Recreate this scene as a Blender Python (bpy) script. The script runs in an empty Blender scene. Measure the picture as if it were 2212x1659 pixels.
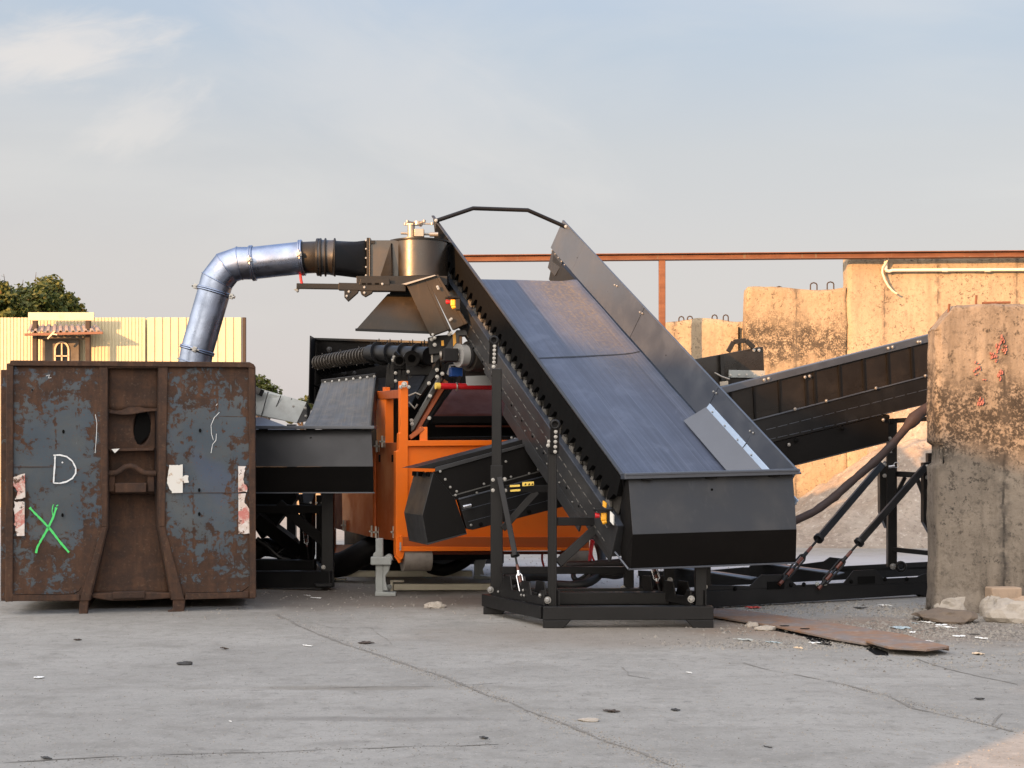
import bpy, bmesh, math, random
from mathutils import Vector, Matrix, noise
R = math.radians
rnd = random.Random(7)
V = Vector
scene = bpy.context.scene
col = scene.collection

# ------------------------------------------------------------------ camera
FP, CX, HZ, CH = 3195.0, 1106.0, 985.0, 1.6      # focal length, centre column, horizon row (of a 2212 wide frame), eye height
cam_d = bpy.data.cameras.new("camera")
cam = bpy.data.objects.new("camera", cam_d)
col.objects.link(cam)
cam.location = (0, 0, CH)
cam.rotation_euler = (R(90), 0, 0)
cam_d.sensor_width = 36.0
cam_d.lens = FP / 2212 * 36.0
cam_d.shift_y = (HZ - 829.5) / 2212
cam_d.clip_start = 0.1
cam_d.clip_end = 3000
scene.camera = cam

# ------------------------------------------------------------------ light
SUN_EL, SUN_AZ = 12.0, 220.0
sd = bpy.data.lights.new("sun", 'SUN')
sd.energy = 5.0
sd.angle = R(0.5)
sd.color = (1.0, 0.50, 0.19)
so = bpy.data.objects.new("sun", sd)
col.objects.link(so)
sdir = V((math.sin(R(SUN_AZ)) * math.cos(R(SUN_EL)), math.cos(R(SUN_AZ)) * math.cos(R(SUN_EL)), math.sin(R(SUN_EL))))
so.rotation_euler = sdir.to_track_quat('Z', 'Y').to_euler()
so.location = (-20, -30, 20)

world = bpy.data.worlds.new("World")
scene.world = world
world.use_nodes = True
wn, wl = world.node_tree.nodes, world.node_tree.links
wn.clear()
def WN(t, **k):
    n = wn.new(t)
    for a, b in k.items():
        setattr(n, a, b)
    return n
w_out = WN('ShaderNodeOutputWorld')
sky = WN('ShaderNodeTexSky', sky_type='NISHITA', sun_disc=False)
sky.sun_elevation = R(SUN_EL)
sky.sun_rotation = R(SUN_AZ)
sky.air_density = 1.2
sky.dust_density = 2.0
sky.ozone_density = 2.0
bg1 = WN('ShaderNodeBackground')
bg1.inputs[1].default_value = 0.014
wl.new(sky.outputs[0], bg1.inputs[0])
tc = WN('ShaderNodeTexCoord')
sep = WN('ShaderNodeSeparateXYZ')
wl.new(tc.outputs['Generated'], sep.inputs[0])
ramp = WN('ShaderNodeValToRGB')
wl.new(sep.outputs[2], ramp.inputs[0])
els = ramp.color_ramp.elements
els[0].position = 0.0; els[0].color = (0.56, 0.52, 0.52, 1)
els[1].position = 1.0; els[1].color = (0.60, 0.78, 1.14, 1)
for p_, c_ in ((0.06, (0.585, 0.53, 0.535, 1)), (0.13, (0.58, 0.535, 0.525, 1)), (0.20, (0.545, 0.535, 0.54, 1)), (0.27, (0.455, 0.51, 0.585, 1)), (0.38, (0.43, 0.53, 0.70, 1)), (0.6, (0.52, 0.66, 0.96, 1))):
    e_ = els.new(p_); e_.color = c_
mp = WN('ShaderNodeMapping')
mp.inputs['Scale'].default_value = (1.0, 1.0, 3.2)
mp.inputs['Location'].default_value = (0.31, 0.0, 0.1)
wl.new(tc.outputs['Generated'], mp.inputs[0])
cl = WN('ShaderNodeTexNoise')
cl.inputs['Scale'].default_value = 2.6
cl.inputs['Detail'].default_value = 7
cl.inputs['Roughness'].default_value = 0.52
cl.inputs['Distortion'].default_value = 0.35
wl.new(mp.outputs[0], cl.inputs['Vector'])
clr = WN('ShaderNodeMapRange', interpolation_type='SMOOTHSTEP')
clr.inputs[1].default_value = 0.47
clr.inputs[2].default_value = 0.72
clr.inputs[3].default_value = 0.0
clr.inputs[4].default_value = 0.40
wl.new(cl.outputs['Fac'], clr.inputs[0])
cmix = WN('ShaderNodeMixRGB')
cmix.inputs[2].default_value = (0.70, 0.66, 0.62, 1)
wl.new(clr.outputs[0], cmix.inputs[0])
wl.new(ramp.outputs[0], cmix.inputs[1])
def wisp(u0, v0, su, sv, rot, amt):
    """a drawn-out cloud in the given direction of the sky"""
    global cmix_out
    d = []
    for a_ in (0, 2):
        q_ = WN('ShaderNodeMath', operation='DIVIDE')
        wl.new(sep.outputs[a_], q_.inputs[0]); wl.new(sep.outputs[1], q_.inputs[1])
        d.append(q_.outputs[0])
    cb = WN('ShaderNodeCombineXYZ')
    wl.new(d[0], cb.inputs[0]); wl.new(d[1], cb.inputs[1])
    m_ = WN('ShaderNodeMapping', vector_type='TEXTURE')
    m_.inputs['Location'].default_value = (u0, v0, 0)
    m_.inputs['Rotation'].default_value = (0, 0, rot)
    m_.inputs['Scale'].default_value = (su, sv, 1)
    wl.new(cb.outputs[0], m_.inputs[0])
    ln = WN('ShaderNodeVectorMath', operation='LENGTH')
    wl.new(m_.outputs[0], ln.inputs[0])
    nz_ = WN('ShaderNodeTexNoise')
    nz_.inputs['Scale'].default_value = 1.6; nz_.inputs['Detail'].default_value = 7; nz_.inputs['Roughness'].default_value = 0.6; nz_.inputs['Distortion'].default_value = 0.5
    wl.new(m_.outputs[0], nz_.inputs['Vector'])
    sm = WN('ShaderNodeMath', operation='MULTIPLY_ADD')
    sm.inputs[1].default_value = -1.6; sm.inputs[2].default_value = 0.8
    wl.new(nz_.outputs['Fac'], sm.inputs[0])
    ad = WN('ShaderNodeMath', operation='ADD')
    wl.new(ln.outputs['Value'], ad.inputs[0]); wl.new(sm.outputs[0], ad.inputs[1])
    mr = WN('ShaderNodeMapRange', interpolation_type='SMOOTHSTEP')
    for i_, x_ in enumerate((1.25, 0.15, 0.0, amt)): mr.inputs[i_ + 1].default_value = x_
    wl.new(ad.outputs[0], mr.inputs[0])
    fy = WN('ShaderNodeMath', operation='GREATER_THAN'); fy.inputs[1].default_value = 0.0
    wl.new(sep.outputs[1], fy.inputs[0])
    ml = WN('ShaderNodeMath', operation='MULTIPLY')
    wl.new(mr.outputs[0], ml.inputs[0]); wl.new(fy.outputs[0], ml.inputs[1])
    mx = WN('ShaderNodeMixRGB')
    mx.inputs[2].default_value = (0.77, 0.70, 0.645, 1)
    wl.new(ml.outputs[0], mx.inputs[0]); wl.new(cmix_out, mx.inputs[1])
    cmix_out = mx.outputs[0]
cmix_out = cmix.outputs[0]
wisp(-0.31, 0.274, 0.085, 0.026, 0.16, 0.75)
wisp(-0.25, 0.226, 0.05, 0.024, 0.5, 0.42)
wisp(-0.08, 0.25, 0.16, 0.06, -0.45, 0.28)
bg2 = WN('ShaderNodeBackground')
bg2.inputs[1].default_value = 0.49
wl.new(cmix_out, bg2.inputs[0])
addw = WN('ShaderNodeAddShader')
wl.new(bg1.outputs[0], addw.inputs[0])
wl.new(bg2.outputs[0], addw.inputs[1])
# the bright veil added to the unseen sun side of the sky, lifting shade
dotn = WN('ShaderNodeVectorMath', operation='DOT_PRODUCT')
wl.new(tc.outputs['Generated'], dotn.inputs[0])
dotn.inputs[1].default_value = (sdir.x, sdir.y, 0.35)
glow = WN('ShaderNodeMapRange', interpolation_type='SMOOTHSTEP')
for i_, x_ in enumerate((-0.05, 0.95, 0.0, 1.24)):
    glow.inputs[i_ + 1].default_value = x_
wl.new(dotn.outputs['Value'], glow.inputs[0])
bg3 = WN('ShaderNodeBackground')
bg3.inputs[0].default_value = (1.0, 0.86, 0.70, 1)
wl.new(glow.outputs[0], bg3.inputs[1])
addv = WN('ShaderNodeAddShader')
wl.new(addw.outputs[0], addv.inputs[0])
wl.new(bg3.outputs[0], addv.inputs[1])
wl.new(addv.outputs[0], w_out.inputs[0])

scene.view_settings.view_transform = 'Standard'
scene.view_settings.look = 'None'
scene.view_settings.exposure = 1.08
scene.view_settings.gamma = 1.0

# ------------------------------------------------------------------ geometry helpers
def pt(x, y, D):
    """the point seen at column x, row y of the frame, D metres in front of the camera"""
    return V(((x - CX) * D / FP, D, CH + (HZ - y) * D / FP))
def gd(x, y, z=0.0):
    D = FP * (CH - z) / (y - HZ)
    return V(((x - CX) * D / FP, D, z))
def K(ox, oy, s):
    return lambda x, y: ((ox + x / s) / 1.8228, (oy + y / s) / 1.8228)
K1 = K(0, 1050, 1.1855); K2 = K(600, 800, 1.7015); K3 = K(950, 1300, 1.5086); K4 = K(1500, 780, 1.481)
K5 = K(1500, 1400, 1.5083); K6 = K(2300, 1400, 1.5078); K7 = K(2600, 950, 1.5447); K8 = K(2700, 1600, 1.5803)
Z1 = K(1600, 1200, 3.318); Z2 = K(1000, 1900, 3.16); Z3 = K(1250, 1150, 3.318); Z5 = K(2450, 1900, 2.7655)
Z8 = K(1900, 2100, 3.687); KY = K(0, 1050, 2.212); KW = K(3600, 1150, 1.2292)
def pk(k, x, y, D):
    a = k(x, y)
    return pt(a[0], a[1], D)

class MB:
    def __init__(s):
        s.bm = bmesh.new()
        s.uv = s.bm.loops.layers.uv.new("UVMap")
    def face(s, pts, uvs=None):
        f = s.bm.faces.new([s.bm.verts.new(p) for p in pts])
        if uvs:
            for l, u in zip(f.loops, uvs):
                l[s.uv].uv = u
        return f
    def prism(s, pts, off):
        a = [s.bm.verts.new(p) for p in pts]
        b = [s.bm.verts.new(V(p) + off) for p in pts]
        n = len(a)
        fs = [s.bm.faces.new(a), s.bm.faces.new(b[::-1])]
        for i in range(n):
            fs.append(s.bm.faces.new((a[i], b[i], b[(i + 1) % n], a[(i + 1) % n])))
        bmesh.ops.recalc_face_normals(s.bm, faces=fs)
        return s
    def hexa(s, lo, hi):
        """box from a lower and an upper ring of four points"""
        a = [s.bm.verts.new(p) for p in lo]
        b = [s.bm.verts.new(p) for p in hi]
        fs = [s.bm.faces.new(a), s.bm.faces.new(b[::-1])]
        for i in range(4):
            fs.append(s.bm.faces.new((a[i], b[i], b[(i + 1) % 4], a[(i + 1) % 4])))
        bmesh.ops.recalc_face_normals(s.bm, faces=fs)
        return s
    def bar(s, p, q, w, d, ref=V((0, 1, 0))):
        """box section from p to q; w across the view, d along ref"""
        p, q = V(p), V(q)
        t = (q - p).normalized()
        if abs(t.dot(ref)) > 0.97:
            ref = V((0, 0, 1))
        a = t.cross(ref).normalized()
        b = a.cross(t).normalized()
        c = [(-1, -1), (1, -1), (1, 1), (-1, 1)]
        s.hexa([p + a * (i * w / 2) + b * (j * d / 2) for i, j in c], [q + a * (i * w / 2) + b * (j * d / 2) for i, j in c])
        return s
    def box(s, c, sx, sy, sz, yaw=0.0):
        c = V(c)
        x = V((math.cos(yaw), math.sin(yaw), 0)) * (sx / 2)
        y = V((-math.sin(yaw), math.cos(yaw), 0)) * (sy / 2)
        z = V((0, 0, sz / 2))
        s.hexa([c - x - y - z, c + x - y - z, c + x + y - z, c - x + y - z], [c - x - y + z, c + x - y + z, c + x + y + z, c - x + y + z])
        return s
    def tube(s, pts, r, seg=12, cap=True, closed=False):
        pts = [V(p) for p in pts]
        n = len(pts)
        rs = r if isinstance(r, (list, tuple)) else [r] * n
        rings = []
        prev = None
        for i, p in enumerate(pts):
            if closed:
                t = (pts[(i + 1) % n] - pts[i - 1]).normalized()
            elif i == 0:
                t = (pts[1] - pts[0]).normalized()
            elif i == n - 1:
                t = (pts[-1] - pts[-2]).normalized()
            else:
                t = ((pts[i] - pts[i - 1]).normalized() + (pts[i + 1] - pts[i]).normalized()).normalized()
            if prev is None:
                a = t.orthogonal().normalized()
            else:
                a = (prev - t * prev.dot(t)).normalized()
            prev = a
            b = t.cross(a)
            rings.append([s.bm.verts.new(p + (a * math.cos(2 * math.pi * k / seg) + b * math.sin(2 * math.pi * k / seg)) * rs[i]) for k in range(seg)])
        fs = []
        for i in range(n if closed else n - 1):
            A, B = rings[i], rings[(i + 1) % n]
            for k in range(seg):
                f = s.bm.faces.new((A[k], A[(k + 1) % seg], B[(k + 1) % seg], B[k]))
                f.smooth = True
                fs.append(f)
        if cap and not closed:
            fs.append(s.bm.faces.new([s.bm.verts.new(v.co) for v in rings[0][::-1]]))
            fs.append(s.bm.faces.new([s.bm.verts.new(v.co) for v in rings[-1]]))
        bmesh.ops.recalc_face_normals(s.bm, faces=fs)
        return s
    def cyl(s, p, q, r, seg=20, cap=True):
        return s.tube([p, q], r, seg, cap)
    def ring(s, c, ax, r, tr, seg=28):
        ax = V(ax).normalized()
        a = ax.orthogonal().normalized()
        b = ax.cross(a)
        return s.tube([V(c) + (a * math.cos(2 * math.pi * k / seg) + b * math.sin(2 * math.pi * k / seg)) * r for k in range(seg)], tr, 8, closed=True)
    def grid(s, fn, nu, nv, smooth=False):
        vs = [[s.bm.verts.new(fn(i / nu, j / nv)) for j in range(nv + 1)] for i in range(nu + 1)]
        for i in range(nu):
            for j in range(nv):
                f = s.bm.faces.new((vs[i][j], vs[i + 1][j], vs[i + 1][j + 1], vs[i][j + 1]))
                f.smooth = smooth
                for l, u in zip(f.loops, ((i / nu, j / nv), ((i + 1) / nu, j / nv), ((i + 1) / nu, (j + 1) / nv), (i / nu, (j + 1) / nv))):
                    l[s.uv].uv = u
        return s
    def rot_uv(s):
        return s
    def mesh(s, name, mat, org):
        me = bpy.data.meshes.new(name)
        for v in s.bm.verts:
            v.co -= org
        s.bm.to_mesh(me)
        s.bm.free()
        for m in (mat if isinstance(mat, (list, tuple)) else [mat]):
            me.materials.append(m)
        return me

ORG = {}
def tag(o, label=None, cat=None, group=None, kind=None):
    if label: o['label'] = label
    if cat: o['category'] = cat
    if group: o['group'] = group
    if kind: o['kind'] = kind
def thing(name, label, cat, loc, group=None):
    o = bpy.data.objects.new(name, None)
    col.objects.link(o)
    o.location = loc
    o.empty_display_size = 0.3
    ORG[o.name] = V(loc)
    tag(o, label, cat, group)
    return o
def bev(o, w, seg=2):
    m = o.modifiers.new("bevel", 'BEVEL')
    m.width = w
    m.segments = seg
    m.limit_method = 'ANGLE'
    m.angle_limit = R(35)
def solid(o, t, off=0.0):
    m = o.modifiers.new("thick", 'SOLIDIFY')
    m.thickness = t
    m.offset = off
def part(name, mb, mat, parent, bevel=0.0, label=None, kind=None, thick=0.0):
    org = ORG[parent.name]
    o = bpy.data.objects.new(name, mb.mesh(name, mat, org))
    col.objects.link(o)
    o.parent = parent
    ORG[o.name] = org
    if thick: solid(o, thick)
    if bevel: bev(o, bevel)
    tag(o, label, kind=kind)
    return o
def single(name, mb, mat, label, cat, group=None, kind=None, bevel=0.0, thick=0.0, org=None):
    if org is None:
        xs = [v.co.x for v in mb.bm.verts]; ys = [v.co.y for v in mb.bm.verts]; zs = [v.co.z for v in mb.bm.verts]
        org = V(((min(xs) + max(xs)) / 2, (min(ys) + max(ys)) / 2, min(zs)))
    o = bpy.data.objects.new(name, mb.mesh(name, mat, org))
    o.location = org
    ORG[o.name] = org
    col.objects.link(o)
    if thick: solid(o, thick)
    if bevel: bev(o, bevel)
    tag(o, label, cat, group, kind)
    return o
BOLT = {}
def bolt(parent, p, nrm=(0, -1, 0), r=0.014, mat=None, name='bolt'):
    mat = mat or MT['bolt']
    r *= 0.62 if mat.name == 'bolt' else 0.8
    key = (round(r, 4), mat.name, name)
    if key not in BOLT:
        mb = MB()
        mb.tube([V((0, 0, -0.004)), V((0, 0, r * 0.25))], r * 1.35, 12)
        mb.tube([V((0, 0, r * 0.25)), V((0, 0, r * 0.75)), V((0, 0, r * 0.95))], [r, r, r * 0.7], 6)
        BOLT[key] = mb.mesh(name, mat, V((0, 0, 0)))
    o = bpy.data.objects.new(name, BOLT[key])
    o.parent = parent
    o.location = V(p) - ORG[parent.name]
    o.rotation_euler = V(nrm).to_track_quat('Z', 'Y').to_euler()
    col.objects.link(o)
    ORG[o.name] = V(p)
    return o

# ------------------------------------------------------------------ materials
MT = {}
class NB:
    """small helper to write node materials"""
    def __init__(s, name):
        s.m = bpy.data.materials.new(name)
        s.m.use_nodes = True
        s.n, s.l = s.m.node_tree.nodes, s.m.node_tree.links
        s.n.clear()
        s.out = s.n.new('ShaderNodeOutputMaterial')
        s.b = s.n.new('ShaderNodeBsdfPrincipled')
        s.l.new(s.b.outputs[0], s.out.inputs[0])
        s.tc = s.n.new('ShaderNodeTexCoord')
        s.obj = s.tc.outputs['Object']
        s.uv = s.tc.outputs['UV']
        MT[name] = s.m
    def set(s, sock, v):
        if hasattr(v, 'is_linked') or hasattr(v, 'links'):
            s.l.new(v, sock)
        else:
            if isinstance(v, (tuple, list)) and len(v) == 3 and sock.type == 'RGBA':
                v = (*v, 1)
            sock.default_value = v
    def map(s, vec, scale=(1, 1, 1), rot=(0, 0, 0), loc=(0, 0, 0)):
        n = s.n.new('ShaderNodeMapping')
        s.l.new(vec, n.inputs[0])
        n.inputs['Scale'].default_value = scale
        n.inputs['Rotation'].default_value = rot
        n.inputs['Location'].default_value = loc
        return n.outputs[0]
    def noise(s, vec, scale, detail=5, rough=0.55, dist=0.0):
        n = s.n.new('ShaderNodeTexNoise')
        s.l.new(vec, n.inputs['Vector'])
        n.inputs['Scale'].default_value = scale
        n.inputs['Detail'].default_value = detail
        n.inputs['Roughness'].default_value = rough
        n.inputs['Distortion'].default_value = dist
        return n.outputs['Fac']
    def voro(s, vec, scale, feature='F1'):
        n = s.n.new('ShaderNodeTexVoronoi')
        n.feature = feature
        s.l.new(vec, n.inputs['Vector'])
        n.inputs['Scale'].default_value = scale
        return n.outputs['Distance']
    def rng(s, v, a, b, c=0.0, d=1.0):
        n = s.n.new('ShaderNodeMapRange')
        n.interpolation_type = 'SMOOTHSTEP'
        s.set(n.inputs[0], v)
        for i, x in enumerate((a, b, c, d)):
            n.inputs[i + 1].default_value = x
        return n.outputs[0]
    def math(s, op, a, b=0.0):
        n = s.n.new('ShaderNodeMath')
        n.operation = op
        s.set(n.inputs[0], a)
        s.set(n.inputs[1], b)
        return n.outputs[0]
    def mix(s, fac, a, b, mode='MIX'):
        n = s.n.new('ShaderNodeMixRGB')
        n.blend_type = mode
        s.set(n.inputs[0], fac)
        s.set(n.inputs[1], a)
        s.set(n.inputs[2], b)
        return n.outputs[0]
    def xyz(s, vec):
        n = s.n.new('ShaderNodeSeparateXYZ')
        s.l.new(vec, n.inputs[0])
        return n.outputs
    def bump(s, h, strength=0.3, dist=0.01):
        n = s.n.new('ShaderNodeBump')
        n.inputs['Strength'].default_value = strength
        n.inputs['Distance'].default_value = dist
        s.l.new(h, n.inputs['Height'])
        s.l.new(n.outputs[0], s.b.inputs['Normal'])
    def fin(s, c, rough, metal=0.0, spec=0.5):
        s.set(s.b.inputs['Base Color'], c)
        s.set(s.b.inputs['Roughness'], rough)
        s.set(s.b.inputs['Metallic'], metal)
        s.b.inputs['Specular IOR Level'].default_value = spec
        return s.m

def paint(name, c, rough=0.45, dust=(0.16, 0.14, 0.12), amt=0.25, bump=0.08, scale=3.0, spec=0.5, metal=0.0):
    k = NB(name)
    a = k.noise(k.obj, scale, 6, 0.6)
    b = k.noise(k.map(k.obj, (6, 6, 1.2)), scale, 5, 0.6)
    fine = k.noise(k.obj, 60, 3)
    f1 = k.rng(a, 0.45, 0.8, 0.0, amt)
    f2 = k.rng(b, 0.55, 0.85, 0.0, amt)
    c1 = k.mix(f1, c, dust)
    c2 = k.mix(f2, c1, tuple(x * 1.2 for x in dust))
    k.bump(k.math('ADD', k.math('MULTIPLY', k.noise(k.obj, 1.6, 2), 4.0), k.math('MULTIPLY', fine, 0.35)), bump, 0.012)
    return k.fin(c2, k.rng(a, 0.3, 0.75, rough - 0.08, rough + 0.14), metal, spec)

paint('black', (0.0085, 0.0085, 0.009), 0.42, (0.042, 0.038, 0.034), 0.12, spec=0.26)
paint('black_matt', (0.0055, 0.005, 0.0048), 0.6, (0.022, 0.019, 0.016), 0.12, spec=0.14)
paint('grey_panel', (0.027, 0.028, 0.030), 0.40, (0.09, 0.085, 0.08), 0.22, spec=0.42)
paint('skirt', (0.034, 0.042, 0.058), 0.36, (0.075, 0.085, 0.10), 0.22, spec=1.0)
paint('brown_black', (0.010, 0.0078, 0.006), 0.5, (0.04, 0.03, 0.022), 0.25, spec=0.3)
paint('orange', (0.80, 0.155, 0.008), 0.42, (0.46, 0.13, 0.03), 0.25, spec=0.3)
paint('orange_shaded', (0.38, 0.080, 0.014), 0.42, (0.25, 0.085, 0.035), 0.3, spec=0.3)  # same orange with shade put into the colour
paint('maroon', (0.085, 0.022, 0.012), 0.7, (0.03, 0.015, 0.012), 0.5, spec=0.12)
paint('sunlit_brown', (0.015, 0.0125, 0.010), 0.30, (0.050, 0.034, 0.020), 0.32, spec=0.7)  # black paint, the sun's brown tint put into its colour
paint('red', (0.55, 0.012, 0.018), 0.4, (0.3, 0.03, 0.03), 0.2)
paint('yellow', (0.80, 0.56, 0.10), 0.45, (0.5, 0.35, 0.1), 0.2)
paint('amber', (0.85, 0.40, 0.02), 0.4, (0.6, 0.3, 0.05), 0.2)
paint('blue', (0.02, 0.10, 0.42), 0.4, (0.05, 0.1, 0.2), 0.2)
paint('jack_grey', (0.30, 0.32, 0.31), 0.45, (0.14, 0.13, 0.11), 0.5)
paint('pale_bar', (0.50, 0.46, 0.35), 0.5, (0.25, 0.22, 0.17), 0.5)
paint('light_metal', (0.30, 0.275, 0.24), 0.35, (0.16, 0.135, 0.10), 0.45, metal=0.6)
paint('white_label', (0.75, 0.74, 0.70), 0.5, (0.4, 0.38, 0.33), 0.2)
paint('roller', (0.19, 0.165, 0.14), 0.8, (0.09, 0.075, 0.06), 0.7, bump=0.5, scale=8)
paint('hose', (0.013, 0.013, 0.014), 0.5, (0.05, 0.045, 0.04), 0.3)
paint('sleeve', (0.026, 0.015, 0.013), 0.75, (0.06, 0.035, 0.028), 0.5, bump=0.5, scale=9)
paint('grease', (0.10, 0.028, 0.016), 0.35, (0.05, 0.02, 0.015), 0.5)
paint('dark_hole', (0.004, 0.004, 0.004), 0.9, (0.006, 0.005, 0.005), 0.2, spec=0.1)
paint('bolt', (0.36, 0.355, 0.34), 0.34, (0.4, 0.38, 0.34), 0.2, metal=0.7)
paint('steel', (0.62, 0.63, 0.65), 0.26, (0.35, 0.34, 0.32), 0.3, metal=0.9)
paint('dark_wood', (0.035, 0.024, 0.018), 0.8, (0.09, 0.06, 0.04), 0.5, bump=0.4, scale=5)
paint('pale_board', (0.60, 0.47, 0.33), 0.75, (0.40, 0.30, 0.2), 0.4, bump=0.3, scale=5)
paint('tile_sheet', (0.30, 0.23, 0.185), 0.7, (0.25, 0.17, 0.12), 0.5, bump=0.2)
paint('red_wood', (0.17, 0.075, 0.045), 0.7, (0.2, 0.1, 0.06), 0.5)
paint('door_wood', (0.085, 0.068, 0.05), 0.6, (0.05, 0.04, 0.03), 0.5, bump=0.3)  # darkened to stand for the canopy's shade on the door
paint('pane', (0.012, 0.016, 0.020), 0.08, (0.03, 0.03, 0.03), 0.1)
paint('cream', (0.50, 0.44, 0.285), 0.5, (0.40, 0.345, 0.22), 0.35)
paint('stone', (0.36, 0.32, 0.27), 0.9, (0.22, 0.19, 0.15), 0.7, bump=0.7, scale=9)
paint('brick_rubble', (0.38, 0.28, 0.20), 0.9, (0.22, 0.18, 0.14), 0.7, bump=0.8, scale=8)
paint('paper', (0.70, 0.71, 0.70), 0.7, (0.45, 0.44, 0.41), 0.5)
paint('pale_blue_film', (0.30, 0.37, 0.40), 0.4, (0.4, 0.45, 0.45), 0.4)
paint('red_scrap', (0.45, 0.06, 0.05), 0.6, (0.3, 0.1, 0.08), 0.4)
paint('dark_scrap', (0.03, 0.029, 0.028), 0.7, (0.09, 0.08, 0.07), 0.4)
paint('rope', (0.66, 0.58, 0.42), 0.8, (0.5, 0.42, 0.3), 0.4)
paint('white_pipe', (0.72, 0.66, 0.54), 0.5, (0.5, 0.44, 0.34), 0.3)
paint('shade_building_wall', (0.32, 0.31, 0.29), 0.8, (0.25, 0.23, 0.2), 0.4)
paint('bark', (0.07, 0.05, 0.035), 0.9, (0.04, 0.03, 0.02), 0.5, bump=0.8, scale=10)
paint('pink_paint', (0.30, 0.11, 0.095), 0.8, (0.30, 0.20, 0.15), 0.8, scale=24)
paint('dusty', (0.10, 0.095, 0.085), 0.8, (0.2, 0.18, 0.16), 0.5, scale=12)
paint('disc_edge', (0.055, 0.047, 0.038), 0.45, (0.07, 0.058, 0.046), 0.4, scale=9)
paint('black_satin', (0.015, 0.0155, 0.017), 0.42, (0.05, 0.047, 0.044), 0.15, spec=0.38)
paint('earth_stone', (0.15, 0.115, 0.085), 0.95, (0.09, 0.07, 0.055), 0.7, bump=0.8, scale=8)
paint('strip_zinc', (0.36, 0.46, 0.60), 0.38, (0.30, 0.38, 0.48), 0.3, metal=0.5)
paint('hood_sunlit', (0.026, 0.019, 0.012), 0.45, (0.075, 0.05, 0.028), 0.4, spec=0.3)  # black hood and struts, sunlight's brown put into the colour
paint('zinc', (0.36, 0.36, 0.35), 0.35, (0.3, 0.29, 0.27), 0.4, metal=0.15)
paint('drum_brown', (0.055, 0.047, 0.040), 0.7, (0.10, 0.085, 0.07), 0.4, spec=0.2)
paint('dusty_black', (0.028, 0.026, 0.023), 0.85, (0.12, 0.11, 0.095), 0.6, scale=16, spec=0.2)
paint('chalk', (0.72, 0.74, 0.74), 0.8, (0.30, 0.32, 0.34), 0.30, scale=20)
paint('green_spray', (0.07, 0.62, 0.14), 0.55, (0.05, 0.40, 0.10), 0.35, scale=14)

# galvanised sheet
k = NB('galvanised')
vo = k.voro(k.map(k.obj, (1, 1, 1)), 34)
nz = k.noise(k.obj, 5, 5)
k.bump(k.math('ADD', k.math('MULTIPLY', k.noise(k.obj, 2.6, 2), 1.6), k.math('ADD', nz, k.math('MULTIPLY', vo, 0.10))), 0.22, 0.012)
k.fin(k.mix(k.rng(nz, 0.35, 0.7), (0.29, 0.345, 0.46), (0.21, 0.25, 0.335)), k.rng(k.noise(k.obj, 4, 6, 0.65), 0.3, 0.7, 0.24, 0.42), 1.0)

# conveyor belt: rubber with lengthwise wear streaks, u along the belt and v across it
def belt_mat(name, c0, c1, c2, rough, su=0.6, sv=26, dirt=True):
    k = NB(name)
    st = k.noise(k.map(k.uv, (su, sv, 1)), 1.0, 6, 0.62)
    st2 = k.noise(k.map(k.uv, (su * 3, sv * 4, 1)), 1.0, 4, 0.6)
    bl = k.noise(k.map(k.uv, (4, 3, 1)), 1.6, 5, 0.6)
    c = k.mix(k.rng(st, 0.35, 0.68), c0, c1)
    c = k.mix(k.rng(st2, 0.48, 0.70, 0, 0.75), c, c2)
    sm = k.noise(k.map(k.uv, (9, 2.5, 1)), 2.0, 6, 0.65, 0.6)
    c = k.mix(k.rng(sm, 0.50, 0.70, 0, 0.5), c, c2)
    c = k.mix(k.rng(sm, 0.46, 0.30, 0, 0.5), c, c0)
    if dirt:
        s = k.xyz(k.uv)
        patch = k.math('MULTIPLY', k.rng(s[0], 0.42, 0.90), k.math('MULTIPLY', k.rng(s[1], 0.40, 0.72), k.rng(s[1], 1.0, 0.90)))
        gr = k.rng(k.noise(k.map(k.uv, (60, 16, 1)), 2.2, 6, 0.7), 0.46, 0.62)
        c = k.mix(k.math('MULTIPLY', patch, k.math('ADD', 0.30, k.math('MULTIPLY', gr, 0.7))), c, (0.15, 0.118, 0.078))
    k.bump(k.math('ADD', st2, bl), 0.06, 0.008)
    return k.fin(c, k.rng(bl, 0.3, 0.7, rough - 0.06, rough + 0.10), 0.0, 0.75)
belt_mat('belt', (0.034, 0.042, 0.066), (0.052, 0.064, 0.100), (0.085, 0.102, 0.148), 0.40)
belt_mat('belt_grey', (0.050, 0.051, 0.049), (0.085, 0.084, 0.078), (0.16, 0.125, 0.09), 0.55, su=0.8, sv=12, dirt=False)

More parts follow.
